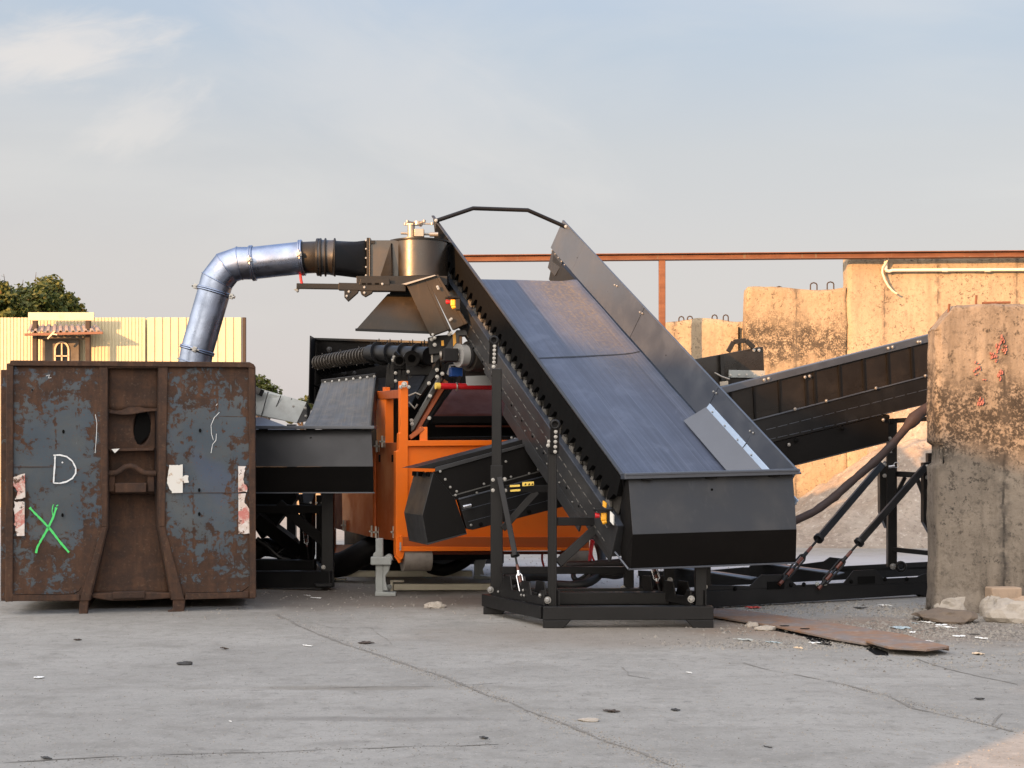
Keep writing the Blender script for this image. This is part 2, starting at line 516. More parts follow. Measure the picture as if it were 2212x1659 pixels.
# rusty container paint; uv gives the panel's own frame so that the remaining paint sits in its middle
def rust_mat(name, paint_amt):
    k = NB(name)
    u = k.xyz(k.uv)
    n1 = k.noise(k.obj, 3.3, 9, 0.66, 0.8)
    n2 = k.noise(k.obj, 15, 7, 0.70, 0.4)
    n3 = k.noise(k.map(k.obj, (5, 5, 0.9)), 2.2, 6, 0.6)
    box = k.math('MULTIPLY', k.math('MULTIPLY', k.rng(u[0], -0.10, 0.42), k.rng(u[0], 1.10, 0.58)), k.math('MULTIPLY', k.rng(u[1], 0.04, 0.48), k.rng(u[1], 1.06, 0.66)))
    f = k.math('ADD', k.math('ADD', k.math('MULTIPLY', n1, 0.82), k.math('MULTIPLY', n2, 0.78)), k.math('SUBTRACT', k.math('MULTIPLY', box, 0.23), k.rng(k.noise(k.map(k.obj, (7, 7, 0.55)), 2.0, 6, 0.6), 0.54, 0.72, 0, 0.16)))
    mask = k.rng(f, 0.975 - paint_amt, 1.06 - paint_amt)
    rust = k.mix(k.rng(n2, 0.3, 0.7), (0.064, 0.032, 0.019), (0.036, 0.022, 0.016))
    rust = k.mix(k.rng(n3, 0.42, 0.75, 0, 0.7), rust, (0.098, 0.049, 0.027))
    rust = k.mix(k.rng(k.noise(k.map(k.obj, (1.2, 1.2, 3.0)), 1.7, 7, 0.65), 0.48, 0.66, 0, 0.75), rust, (0.034, 0.021, 0.016))
    rust = k.mix(k.rng(k.noise(k.obj, 28, 5, 0.7), 0.56, 0.72, 0, 0.6), rust, (0.125, 0.078, 0.050))
    blue = k.mix(k.rng(k.noise(k.obj, 3.1, 4), 0.35, 0.7), (0.048, 0.066, 0.084), (0.068, 0.078, 0.082))
    blue = k.mix(k.rng(k.noise(k.obj, 1.5, 3, 0.5), 0.55, 0.75, 0, 0.7), blue, (0.045, 0.068, 0.12))
    speck = k.rng(k.noise(k.obj, 45, 3, 0.6), 0.62, 0.72, 0, 0.8)
    blue = k.mix(speck, blue, (0.10, 0.045, 0.025))
    scr = k.rng(k.noise(k.map(k.obj, (30, 30, 2.5), (0, 0.5, 0)), 2, 3, 0.5), 0.74, 0.80, 0, 0.6)
    blue = k.mix(scr, blue, (0.26, 0.32, 0.36))
    c = k.mix(mask, rust, blue)
    k.bump(k.math('ADD', k.math('MULTIPLY', n2, 0.5), k.math('ADD', k.math('MULTIPLY', mask, 0.25), k.math('MULTIPLY', k.noise(k.obj, 1.2, 2), 3.0))), 0.35, 0.02)
    return k.fin(c, k.rng(mask, 0, 1, 0.85, 0.55), 0.0, 0.35)
rust_mat('rust_paint', 0.13)
rust_mat('rust', -0.30)
rust_mat('rust_trim', -0.14)

# rust brown steel of the gantry
k = NB('rust_beam')
n1 = k.noise(k.map(k.obj, (1, 4, 4)), 2.5, 6, 0.6)
c = k.mix(k.rng(n1, 0.3, 0.7), (0.112, 0.041, 0.018), (0.165, 0.068, 0.032))
c = k.mix(k.rng(k.noise(k.map(k.obj, (8, 8, 0.7)), 2, 5), 0.60, 0.75, 0, 0.6), c, (0.15, 0.17, 0.12))
k.bump(n1, 0.2, 0.01)
k.fin(c, 0.75)
k = NB('rust_plate')
n1 = k.noise(k.obj, 3.0, 7, 0.62)
c = k.mix(k.rng(n1, 0.38, 0.62), (0.175, 0.150, 0.138), (0.225, 0.125, 0.072))
c = k.mix(k.rng(k.noise(k.obj, 14, 5), 0.5, 0.75, 0, 0.6), c, (0.30, 0.25, 0.21))
k.bump(k.noise(k.obj, 25, 4), 0.25, 0.004)
k.fin(c, 0.72)

# old cast concrete
def concrete(name, c0, c1, stain, mould, band=None, grooves=()):
    k = NB(name)
    n1 = k.noise(k.obj, 1.1, 7, 0.6, 0.3)
    n2 = k.noise(k.obj, 7.5, 8, 0.7)
    n3 = k.noise(k.map(k.obj, (4, 4, 0.5)), 1.5, 6, 0.62)
    n4 = k.noise(k.obj, 34, 5, 0.65)
    p = k.xyz(k.obj)
    c = k.mix(k.rng(n1, 0.32, 0.68), c0, c1)
    c = k.mix(k.rng(n3, 0.46, 0.70, 0, 0.8), c, stain)
    c = k.mix(k.rng(k.noise(k.obj, 9.0, 8, 0.74, 0.3), 0.50, 0.66, 0, 0.7), c, stain)
    dots = k.math('MULTIPLY', k.rng(k.noise(k.obj, 12, 8, 0.74), 0.50, 0.60), k.rng(n4, 0.42, 0.54))
    amt = k.rng(k.noise(k.obj, 1.3, 6, 0.62), 0.36, 0.62, 0.18, 0.90)
    if band:
        z0, z1, z2, z3 = band
        wob = k.math('ADD', p[2], k.math('MULTIPLY', k.math('SUBTRACT', k.noise(k.map(k.obj, (2, 2, 1)), 1.3, 5), 0.5), 1.1))
        bm_ = k.math('MULTIPLY', k.rng(wob, z0, z1), k.rng(wob, z3, z2))
        amt = k.math('MAXIMUM', amt, k.math('MULTIPLY', bm_, 0.95))
        dots = k.math('MAXIMUM', dots, k.math('MULTIPLY', bm_, k.rng(k.math('ADD', k.math('MULTIPLY', n2, .5), k.math('MULTIPLY', n4, .5)), 0.42, 0.54)))
    c = k.mix(k.math('MULTIPLY', dots, amt), c, mould)
    pits = k.rng(k.voro(k.map(k.obj, (1, 1, 1)), 24), 0.10, 0.16, 1.0, 0.0)
    c = k.mix(k.math('MULTIPLY', pits, 0.35), c, (0.10, 0.085, 0.07))
    gl = k.rng(n4, 0.62, 0.72, 0, 0.35)
    c = k.mix(gl, c, tuple(min(1, x * 1.35) for x in c0))
    for gx in grooves:
        wx = k.math('ADD', p[0], k.math('MULTIPLY', k.math('SUBTRACT', k.noise(k.map(k.obj, (0.2, 0.2, 1.6)), 2.0, 5), 0.5), 0.09))
        dd = k.math('ABSOLUTE', k.math('SUBTRACT', wx, gx))
        c = k.mix(k.math('MULTIPLY', k.rng(dd, 0.10, 0.0, 0, 1), k.math('MULTIPLY', k.rng(n2, 0.40, 0.6), 0.75)), c, tuple(x * 2.2 for x in mould))
        c = k.mix(k.math('MULTIPLY', k.rng(dd, 0.020, 0.004, 0, 0.85), k.rng(k.noise(k.map(k.obj, (1, 1, 2.2)), 3.0, 5), 0.40, 0.60)), c, tuple(x * 1.6 for x in mould))
    k.bump(k.math('ADD', k.math('MULTIPLY', n2, 1.0), k.math('MULTIPLY', n4, 0.45)), 0.75, 0.02)
    return k.fin(c, 0.92, 0, 0.25)
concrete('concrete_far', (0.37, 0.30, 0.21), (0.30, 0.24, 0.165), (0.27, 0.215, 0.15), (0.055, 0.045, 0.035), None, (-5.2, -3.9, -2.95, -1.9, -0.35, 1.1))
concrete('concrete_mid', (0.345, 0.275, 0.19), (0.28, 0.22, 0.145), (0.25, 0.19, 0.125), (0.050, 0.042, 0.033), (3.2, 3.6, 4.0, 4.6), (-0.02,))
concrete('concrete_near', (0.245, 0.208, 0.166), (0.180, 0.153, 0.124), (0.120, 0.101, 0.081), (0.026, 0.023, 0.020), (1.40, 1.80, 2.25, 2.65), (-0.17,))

# earth heap
k = NB('earth')
n1 = k.noise(k.obj, 1.2, 6, 0.6)
n2 = k.noise(k.obj, 13, 6, 0.7)
c = k.mix(k.rng(n1, 0.35, 0.65), (0.25, 0.205, 0.165), (0.34, 0.29, 0.24))
c = k.mix(k.rng(n2, 0.54, 0.70, 0, 0.8), c, (0.52, 0.46, 0.39))
c = k.mix(k.rng(n2, 0.46, 0.32, 0, 0.7), c, (0.16, 0.125, 0.10))
k.bump(n2, 0.9, 0.05)
k.fin(c, 0.95, 0, 0.2)

# yard concrete with wear, stains and grit
k = NB('yard')
p = k.xyz(k.obj)
n1 = k.noise(k.obj, 0.35, 6, 0.6, 0.4)
n2 = k.noise(k.map(k.obj, (1.0, 1.5, 1), (0, 0, 0.25)), 1.3, 8, 0.66, 0.4)
n3 = k.noise(k.obj, 9, 7, 0.7)
n4 = k.noise(k.map(k.obj, (1, 1.6, 1)), 38, 5, 0.65)
n5 = k.noise(k.map(k.obj, (0.5, 3.5, 1), (0, 0, -0.1)), 0.9, 6, 0.6)
c = k.mix(k.rng(n1, 0.34, 0.66), (0.292, 0.282, 0.258), (0.240, 0.231, 0.210))
c = k.mix(k.rng(n2, 0.46, 0.70, 0, 0.65), c, (0.195, 0.187, 0.170))
c = k.mix(k.rng(n5, 0.52, 0.75, 0, 0.25), c, (0.335, 0.322, 0.300))
c = k.mix(k.rng(n5, 0.36, 0.22, 0, 0.3), c, (0.17, 0.160, 0.145))
c = k.mix(k.rng(n3, 0.56, 0.74, 0, 0.55), c, (0.38, 0.36, 0.33))
c = k.mix(k.rng(n3, 0.47, 0.30, 0, 0.75), c, (0.145, 0.138, 0.125))
c = k.mix(k.rng(n4, 0.60, 0.70, 0, 0.45), c, (0.45, 0.43, 0.40))
c = k.mix(k.rng(n4, 0.42, 0.32, 0, 0.7), c, (0.11, 0.104, 0.095))
tr = k.noise(k.map(k.obj, (0.22, 5.5, 1), (0, 0, 0.32)), 1.3, 6, 0.65, 0.3)
c = k.mix(k.rng(tr, 0.54, 0.74, 0, 0.22), c, (0.17, 0.160, 0.143))
c = k.mix(k.rng(tr, 0.44, 0.28, 0, 0.18), c, (0.345, 0.33, 0.30))
n6 = k.noise(k.obj, 3.4, 8, 0.72, 0.5)
c = k.mix(k.rng(n6, 0.50, 0.64, 0, 0.45), c, (0.19, 0.180, 0.16))
c = k.mix(k.rng(n6, 0.42, 0.30, 0, 0.40), c, (0.33, 0.315, 0.285))
agg = k.voro(k.map(k.obj, (1, 1, 1)), 30)
c = k.mix(k.rng(agg, 0.16, 0.10, 0, 0.45), c, (0.42, 0.40, 0.37))
agg2 = k.voro(k.map(k.obj, (1, 1, 1), (0, 0, 1)), 21)
c = k.mix(k.rng(agg2, 0.13, 0.07, 0, 0.6), c, (0.09, 0.085, 0.078))
def spot(cx_, cy_, rx, ry, wob=0.9):
    dx = k.math('DIVIDE', k.math('SUBTRACT', p[0], cx_), rx)
    dy = k.math('DIVIDE', k.math('SUBTRACT', p[1], cy_), ry)
    d = k.math('SQRT', k.math('ADD', k.math('MULTIPLY', dx, dx), k.math('MULTIPLY', dy, dy)))
    d = k.math('ADD', d, k.math('MULTIPLY', k.math('SUBTRACT', k.noise(k.obj, 1.6, 6, 0.62), 0.5), wob))
    return k.rng(d, 1.05, 0.35)
c = k.mix(k.math('MULTIPLY', spot(3.1, 13.7, 1.7, 1.2), 0.5), c, (0.30, 0.165, 0.085))
c = k.mix(k.math('MULTIPLY', spot(4.3, 13.6, 2.2, 1.5), k.rng(n3, 0.36, 0.62, 0.35, 0.9)), c, (0.185, 0.155, 0.125))
c = k.mix(k.math('MULTIPLY', spot(5.2, 11.2, 1.6, 0.8), 0.6), c, (0.215, 0.175, 0.14))
c = k.mix(k.math('MULTIPLY', spot(-1.4, 17.0, 3.6, 2.2), 0.7), c, (0.145, 0.120, 0.097))
c = k.mix(k.math('MULTIPLY', spot(1.0, 13.2, 2.4, 1.3), 0.5), c, (0.20, 0.165, 0.13))
c = k.mix(k.math('MULTIPLY', spot(-1.1, 10.2, 1.2, 0.12, 1.6), 0.6), c, (0.17, 0.155, 0.13))
c = k.mix(k.math('MULTIPLY', spot(-0.9, 9.0, 1.0, 0.10, 1.6), 0.6), c, (0.16, 0.150, 0.135))
c = k.mix(k.math('MULTIPLY', spot(5.0, 20.5, 9.0, 4.5, 0.5), 0.8), c, (0.36, 0.36, 0.375))
k.bump(k.math('ADD', k.math('MULTIPLY', n3, 0.9), k.math('MULTIPLY', n4, 0.5)), 0.6, 0.014)
k.fin(c, k.rng(n2, 0.3, 0.7, 0.78, 0.92), 0, 0.25)
paint('crack', (0.175, 0.165, 0.148), 0.95, (0.25, 0.235, 0.21), 0.8, bump=0.6, scale=12, spec=0.2)
paint('grit_dark', (0.13, 0.12, 0.105), 0.9, (0.05, 0.045, 0.04), 0.7)
paint('gravel', (0.24, 0.22, 0.19), 0.9, (0.13, 0.115, 0.10), 0.8, bump=0.5, scale=14)

# tree leaves: colour by leaf
def leaf_mat(name, a, b, c_):
    k = NB(name)
    at = k.n.new('ShaderNodeAttribute')
    at.attribute_name = 'tint'
    c = k.mix(k.rng(at.outputs['Fac'], 0.1, 0.75), a, b)
    c = k.mix(k.rng(at.outputs['Fac'], 0.86, 0.98), c, c_)
    k.fin(c, 0.6, 0, 0.3)
    k.b.inputs['Subsurface Weight'].default_value = 0.0
    tr = k.n.new('ShaderNodeBsdfTranslucent')
    k.l.new(c, tr.inputs[0])
    mx = k.n.new('ShaderNodeMixShader')
    mx.inputs[0].default_value = 0.25
    k.l.new(k.b.outputs[0], mx.inputs[1])
    k.l.new(tr.outputs[0], mx.inputs[2])
    k.l.new(mx.outputs[0], k.out.inputs[0])
leaf_mat('leaf', (0.040, 0.066, 0.016), (0.135, 0.135, 0.030), (0.32, 0.15, 0.05))

# hazard sticker: red and white diagonal bands, torn and rusted
k = NB('hazard')
p = k.xyz(k.obj)
w = k.math('FRACT', k.math('MULTIPLY', k.math('ADD', k.math('MULTIPLY', p[0], -0.75), p[2]), 3.1))
c = k.mix(k.rng(w, 0.48, 0.52), (0.66, 0.60, 0.56), (0.50, 0.17, 0.14))
c = k.mix(k.rng(k.noise(k.obj, 10, 7, 0.75), 0.44, 0.60), c, (0.60, 0.50, 0.43))
c = k.mix(k.rng(k.noise(k.map(k.obj, (1, 1, 1)), 13, 7, 0.75), 0.55, 0.60), c, (0.10, 0.045, 0.025))
k.fin(c, 0.6)
k = NB('old_sticker')
c = k.mix(k.rng(k.noise(k.obj, 9, 6, 0.7), 0.52, 0.66), (0.66, 0.64, 0.59), (0.40, 0.24, 0.12))
k.fin(c, 0.6)

# ------------------------------------------------------------------ ground
mb = MB()
def ground_z(x, y):
    return 0.0
mb.face([V((-600, -200, 0)), V((600, -200, 0)), V((600, 1500, 0)), V((-600, 1500, 0))])
ground = single('ground', mb, MT['yard'], None, None, kind='structure', org=V((0, 0, 0)))

def crack(pts, w):
    mb = MB()
    P = []
    for a, b in zip(pts[:-1], pts[1:]):
        A, B = gd(*a), gd(*b)
        n = max(3, int((B - A).length / 0.06))
        for i in range(n):
            t = i / n
            q = A.lerp(B, t)
            q += V((noise.noise(q * 2.1), noise.noise(q * 2.1 + V((9, 3, 1))), 0)) * 0.035 + V((noise.noise(q * 9), noise.noise(q * 9 + V((4, 1, 7))), 0)) * 0.014
            P.append(q)
    for i in range(len(P) - 1):
        t = (P[i + 1] - P[i]).normalized()
        nrm = V((-t.y, t.x, 0))
        w_ = w * .6
        wa = w_ * max(0.12, 0.55 + 1.1 * noise.noise(P[i] * 3.3) + 0.6 * noise.noise(P[i] * 15))
        wb = w_ * max(0.12, 0.55 + 1.1 * noise.noise(P[i + 1] * 3.3) + 0.6 * noise.noise(P[i + 1] * 15))
        z = V((0, 0, 0.003))
        mb.face([P[i] - nrm * wa + z, P[i] + nrm * wa + z, P[i + 1] + nrm * wb + z, P[i + 1] - nrm * wb + z])
    o = part('crack', mb, MT['crack'], ground)
def KG(ox):
    return lambda x, y: ((ox + x / 1.0972) / 1.8228, (2300 + y / 1.0972) / 1.8228)
GL, GR = KG(0), KG(2016)
crack([GL(*a) for a in ((1190, 130), (1330, 200), (1540, 275), (1700, 330), (1900, 395), (2100, 475), (2212, 515))] + [GR(*a) for a in ((60, 545), (180, 590), (360, 660), (520, 722), (640, 765), (720, 792))], 0.032)
crack([GL(*a) for a in ((0, 772), (240, 757), (700, 738), (1250, 724), (1700, 705), (2200, 690))], 0.016)
crack([GR(*a) for a in ((1000, 340), (1150, 380), (1420, 430), (1600, 480), (1740, 540), (1860, 570), (2060, 610), (2200, 648))], 0.020)
crack([GR(*a) for a in ((2060, 605), (2110, 575), (2140, 555))], 0.018)
crack([GR(*a) for a in ((470, 360), (510, 395), (640, 415))], 0.014)
crack([GR(*a) for a in ((1740, 320), (1870, 365), (2000, 395), (2212, 440))], 0.018)
crack([GL(*a) for a in ((1040, 460), (1500, 448), (2060, 436), (2212, 425))], 0.009)
crack([GL(*a) for a in ((1290, 150), (1440, 190), (1600, 190), (1700, 265))], 0.008)
# ------------------------------------------------------------------ concrete walls
def slab(x0, x1, y0, y1, z0, z1, nx, ny, nz, amp, sc, cut=None, wave=0.0):
    """a rough cast slab with worn edges"""
    mb = MB()
    bm = mb.bm
    idx = {}
    def vert(i, j, l):
        k_ = (i, j, l)
        if k_ not in idx:
            q = V((x0 + (x1 - x0) * i / nx, y0 + (y1 - y0) * j / ny, z0 + (z1 - z0) * l / nz))
            e = (i in (0, nx)) + (j in (0, ny)) + (l in (0, nz))
            d = V((noise.noise(q * sc), noise.noise(q * sc + V((7, 1, 3))), noise.noise(q * sc + V((2, 8, 5)))))
            d2 = V((noise.noise(q * sc * 4), noise.noise(q * sc * 4 + V((7, 1, 3))), noise.noise(q * sc * 4 + V((2, 8, 5)))))
            q2 = q + d * amp + d2 * amp * 0.4
            if e >= 2:
                ce = V(((x0 + x1) / 2, (y0 + y1) / 2, (z0 + z1) / 2))
                if i in (0, nx): q2.x += (0.022 + 0.03 * noise.noise(q * 3)) * (1 if i == 0 else -1)
                if l in (0, nz): q2.z += (0.022 + 0.03 * noise.noise(q * 3.3)) * (1 if l == 0 else -1)
                if j in (0, ny): q2.y += 0.02 * (1 if j == 0 else -1)
            if l == nz: q2.z += wave * noise.noise(V((q.x * 0.9, 1, 1)))
            if cut: q2 = cut(q2, q)
            idx[k_] = bm.verts.new(q2)
        return idx[k_]
    def side(f, na, nb):
        for a in range(na):
            for b in range(nb):
                fc = bm.faces.new([f(a, b), f(a + 1, b), f(a + 1, b + 1), f(a, b + 1)])
                fc.smooth = True
    side(lambda a, b: vert(a, 0, b), nx, nz)
    side(lambda a, b: vert(a, ny, b), nx, nz)
    side(lambda a, b: vert(0, a, b), ny, nz)
    side(lambda a, b: vert(nx, a, b), ny, nz)
    side(lambda a, b: vert(a, b, nz), nx, ny)
    bmesh.ops.recalc_face_normals(bm, faces=bm.faces[:])
    return mb

# near slab at the right edge of the yard
NX0 = pt(2021, 0, 15.15).x
def cut_near(q, o):
    # the upper left corner is broken off, the foot is thicker
    ax = o.x - NX0
    if o.z > 2.88 and ax < 0.3:
        lim = 2.88 + ax * 1.15
        if q.z > lim: q.z = min(q.z, lim + 0.02 + 0.03 * noise.noise(o * 9))
    if o.z < 0.22:
        q.x -= 0.03 * (0.22 - o.z) / 0.22 if ax < 0.1 else 0
        q.y -= 0.10 * (0.22 - o.z) / 0.22 * (1 if o.y < 15.3 else 0) * (1 if ax < 0.75 else 0.2)
    # a chip in the left edge
    if ax < 0.05 and abs(o.z - 1.62) < 0.12: q.x += 0.05
    return q
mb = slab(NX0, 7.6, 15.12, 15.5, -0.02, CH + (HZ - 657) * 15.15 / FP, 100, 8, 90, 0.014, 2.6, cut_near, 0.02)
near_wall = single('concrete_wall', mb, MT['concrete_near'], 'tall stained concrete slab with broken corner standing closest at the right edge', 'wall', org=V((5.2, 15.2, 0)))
for (a, b, r_) in (((300, 345), (330, 432), 0.022), ((380, 300), (395, 330), 0.02), ((400, 255), (408, 280), 0.02), ((425, 220), (440, 290), 0.012), ((318, 515), (332, 548), 0.018), ((412, 380), (416, 420), 0.012)):
    m2 = MB()
    A, B = pk(KW, *a, 15.092), pk(KW, *b, 15.092)
    for i in range(11):
        q0 = A.lerp(B, rnd.random()) + V((rnd.gauss(0, r_ * .9), 0, rnd.gauss(0, .02)))
        w_ = rnd.uniform(.002, .009); h_ = rnd.uniform(.005, .022)
        m2.prism([q0 + V((-w_, 0, -h_)), q0 + V((w_ * .8, 0, -h_ * .5)), q0 + V((w_ * .5, 0, h_)), q0 + V((-w_ * .4, 0, h_ * .6))], V((0, 0.03, 0)))
    part('paint_mark', m2, MT['pink_paint'], near_wall, kind='stuff')
m2 = MB()
for x in (296, 165):
    q = pk(KW, x, 62, 15.25)
    m2.cyl(q - V((0, 0, .08)), q + V((0.01, 0, 0.10 if x > 200 else 0.01)), 0.012, 8)
q = pk(KW, 397, 53, 15.25)
m2.bar(q + V((-0.14, 0, 0)), q + V((0.14, 0, 0.005)), 0.02, 0.05)
part('rebar', m2, MT['rust_beam'], near_wall)

# stepped far walls
def far_wall(x0p, x1p, ytop, D, mat, label, nx, wave):
    X0, X1 = pt(x0p, 0, D).x, pt(x1p, 0, D).x
    zt = CH + (HZ - ytop) * D / FP
    mb = slab(X0, X1, D, D + 0.5, -0.05, zt, nx, 4, 46, 0.035, 1.1, None, wave)
    return single('concrete_wall', mb, MT[mat], label, 'wall', 'stepped concrete walls behind the yard', org=V(((X0 + X1) / 2, D, 0)))
wall_hi = far_wall(1831, 2640, 551, 29.0, 'concrete_far', 'highest sunlit concrete wall, behind the long conveyor with a white pipe across it', 80, 0.04)
wall_md = far_wall(1612, 1832, 619, 29.06, 'concrete_mid', 'middle step of the sunlit concrete walls with a black mould patch', 40, 0.12)
wall_lo = far_wall(1330, 1660, 692, 29.75, 'concrete_far', 'lowest sunlit concrete wall left of the rusty gantry post', 40, 0.10)
def loop(parent, k, x, y, D, w):
    q = pk(k, x, y, D)
    mb = MB()
    mb.tube([q + V((-w / 2, 0, -0.12)), q + V((-w / 2, 0, 0.03)), q + V((-w * .36, 0, 0.06)), q + V((0, 0, 0.075)), q + V((w * .36, 0, 0.06)), q + V((w / 2, 0, 0.03)), q + V((w / 2, 0, -0.12))], 0.013, 8)
    part('lifting_loop', mb, MT['dark_wood'], parent)
for x, y in ((600, 300), (722, 298), (933, 275), (1035, 270)):
    loop(wall_md, K7, x, y, 29.25, 0.13)
for x, y in ((128, 480), (180, 478), (330, 470), (398, 470)):
    loop(wall_lo, K7, x, y, 29.8, 0.10)
mb = MB()
a = pk(K7, 477, 470, 29.70)
mb.box((a.x, 29.72, a.z - 0.62), 0.018, 0.1, 0.9)
part('joint_gap', mb, MT['dark_hole'], wall_lo)

# white pipe along the wall with a dangling rope
mb = MB()
mb.tube([pk(K7, 1370, 178, 28.90), pk(K7, 1392, 183, 28.90), pk(K7, 1410, 176, 28.90), pk(K7, 2300, 172, 28.90)], 0.032, 10)
mb.tube([pk(K7, 1371, 178, 28.90), pk(K7, 1371, 90, 28.90)], 0.036, 10)
for x in (1730, 1990):
    mb.cyl(pk(K7, x, 175, 28.90) - V((.05, 0, 0)), pk(K7, x, 175, 28.90) + V((.05, 0, 0)), 0.042, 10)
single('pipe', mb, MT['white_pipe'], 'thin white pipe running along the top of the highest concrete wall', 'pipe')
mb = MB()
mb.tube([pk(K7, *a, 28.84) for a in ((1376, 78), (1390, 90), (1384, 110), (1370, 135), (1352, 160), (1350, 190), (1365, 235), (1385, 270), (1410, 300), (1430, 315), (1440, 318))], 0.020, 8)
single('rope', mb, MT['rope'], 'pale rope dangling from the white pipe on the highest wall', 'rope')

# rusty gantry
g = thing('gantry', 'rust brown steel beam on a post, running level along the far wall tops', 'gantry', V((2.9, 28.8, 0)))
mb = MB()
A, B = pt(880, 559.5, 28.80), pt(2500, 546.5, 28.80)
up = V((0, 0, 0.055))
mb.bar(A + up * 1.0, B + up * 1.0, 0.018, 0.20)
mb.bar(A - up * 1.0, B - up * 1.0, 0.018, 0.20)
mb.bar(A, B, 0.095, 0.05)
part('beam', mb, MT['rust_beam'], g, 0.004)
for x in (1430,):
    mb = MB()
    p0 = pt(x, 560, 28.8)
    mb.bar(V((p0.x, 28.8, 0)), V((p0.x, 28.8, p0.z - .0)), 0.125, 0.125)
    part('post', mb, MT['rust_beam'], g, 0.01)
mb = MB()
p0 = pt(2400, 560, 28.8); mb.bar(V((p0.x, 28.8, 0)), V((p0.x, 28.8, p0.z)), 0.125, 0.125)
part('post', mb, MT['rust_beam'], g, 0.01)

# ------------------------------------------------------------------ earth heap
mb = MB()
def heap(u, v):
    x = 0.6 + 11 * u
    y = 25.55 + 3.75 * v
    prof = 0.55 + 0.15 * math.sin(x * 1.1)
    t = min(1, max(0, (x - 4.9) / 3.2)); prof += 1.35 * t * t * (3 - 2 * t)
    if x < 2.2: prof *= max(0, (x - 0.6) / 1.6)
    edge = 0.35 * noise.noise(V((x * 0.7, 0, 2)))
    r = min(1.0, max(0.0, (y - 25.6 - edge) / 2.5))
    z = prof * (r ** 0.85) if r > 0 else -0.05
    q = V((x, y, z))
    z += (0.14 * noise.noise(q * 0.9) + 0.07 * noise.noise(q * 3.1) + 0.035 * noise.noise(q * 8)) * min(1, r * 3)
    return V((x, y, z))
mb.grid(heap, 150, 60, True)
heap_o = single('earth_heap', mb, MT['earth'], 'long heap of loose brown earth piled against the far concrete wall', 'earth heap', org=V((6, 27.5, 0)))
mb = MB()
def clay(u, v):
    a = -math.pi * u
    h = 0.9 + 1.7 * v
    r = (1.05 - 0.45 * v) * (1 + 0.22 * noise.noise(V((u * 3, v * 3, 4))))
    q = V((8.05 + r * 1.3 * math.cos(a), 28.85 + r * 0.8 * math.sin(a), h))
    return q + V((noise.noise(q * 4), noise.noise(q * 4 + V((3, 3, 3))), noise.noise(q * 4 + V((6, 6, 1))))) * 0.06
mb.grid(clay, 40, 26, True)
part('cut_bank', mb, MT['earth'], heap_o)

# ------------------------------------------------------------------ yellow shed behind the container
yb = thing('building', 'pale yellow corrugated metal building behind the rusty container', 'building', V((-13, 46, 0)))
DY = 46.0
zt = CH + (HZ - 686) * DY / FP
xr = pt(524, 0, DY).x
xsplit = pt(318, 0, DY).x
mb = MB()
def corr(x0, x1, pitch, depth):
    n = int((x1 - x0) / pitch)
    pr = []
    for i in range(n):
        a = x0 + i * pitch
        pr += [(a, 0), (a + pitch * .34, 0), (a + pitch * .44, depth), (a + pitch * .90, depth)]
    pr.append((x0 + n * pitch, 0))
    for (xa, ya), (xb, yb_) in zip(pr[:-1], pr[1:]):
        mb.face([V((xa, DY - ya, 0)), V((xb, DY - yb_, 0)), V((xb, DY - yb_, zt)), V((xa, DY - ya, zt))])
corr(-24, xsplit, 0.105, 0.022)
part('wall', mb, MT['cream'], yb)
mb = MB()
corr(xsplit + .004, xr, 0.245, 0.035)
part('wall', mb, MT['cream'], yb)
mb = MB()
mb.box(((-24 + xr - 2.4) / 2, DY + 4.1, zt / 2), (xr + 24) - 2.5, 7.9, zt - 0.02)
part('shell', mb, MT['cream'], yb)
mb = MB()
mb.box((xr + 0.055, DY - .02, zt / 2), 0.105, 0.12, zt)
part('corner_post', mb, MT['dark_wood'], yb)

# porch in front of it
po = thing('porch', 'small wooden porch with corrugated canopy in front of the yellow building', 'porch', pt(133, 0, 45.3) * 1)
po.location = (pt(133, 0, 45.3).x, 45.3, 0)
ORG[po.name] = V(po.location)
def ky(x, y, D): return pk(KY, x, y, D)
for a in (307, 768):
    mb = MB()
    q = ky(a, 455, 45.3)
    mb.bar(V((q.x, 45.3, 0)), q, 0.14, 0.14)
    part('post', mb, MT['dark_wood'], po, 0.01)
mb = MB()
A, B = ky(247, 434, 45.25), ky(820, 434, 45.25)
mb.bar(A, B, 0.25, 0.05)
part('sign_board', mb, MT['pale_board'], po, 0.008)
mb = MB()
L0, L1 = ky(258, 517, 45.85), ky(858, 517, 45.85)
F0, F1 = ky(232, 572, 45.0), ky(893, 570, 45.0)
NC = 12
def canopy(u, v):
    w = u * NC
    fr = w - math.floor(w)
    b = 0.055 if 0.15 < fr < 0.62 else 0.0
    return L0.lerp(L1, u).lerp(F0.lerp(F1, u), v) + V((0, 0, b))
mb.grid(canopy, NC * 16, 2)
part('canopy', mb, MT['tile_sheet'], po, thick=0.012)
mb = MB()
mb.bar(ky(215, 592, 45.0), ky(897, 576, 45.0), 0.075, 0.05)
for a in (300, 530, 760):
    mb.bar(ky(a, 588, 45.05), ky(a, 535, 45.8), 0.06, 0.05)
part('rafter', mb, MT['red_wood'], po, 0.005)
mb = MB()
mb.bar(ky(415, 628, 44.95), ky(478, 560, 44.95), 0.045, 0.04)
mb.bar(ky(455, 585, 44.94), ky(498, 592, 44.94), 0.04, 0.04)
part('loose_stick', mb, MT['pale_board'], po)
mb = MB()
q0, q1 = ky(372, 630, 45.7), ky(690, 630, 45.7)
mb.hexa([V((q0.x, 45.66, 0)), V((q1.x, 45.66, 0)), V((q1.x, 45.82, 0)), V((q0.x, 45.82, 0))], [V((q0.x, 45.66, q0.z)), V((q1.x, 45.66, q0.z)), V((q1.x, 45.82, q0.z)), V((q0.x, 45.82, q0.z))])
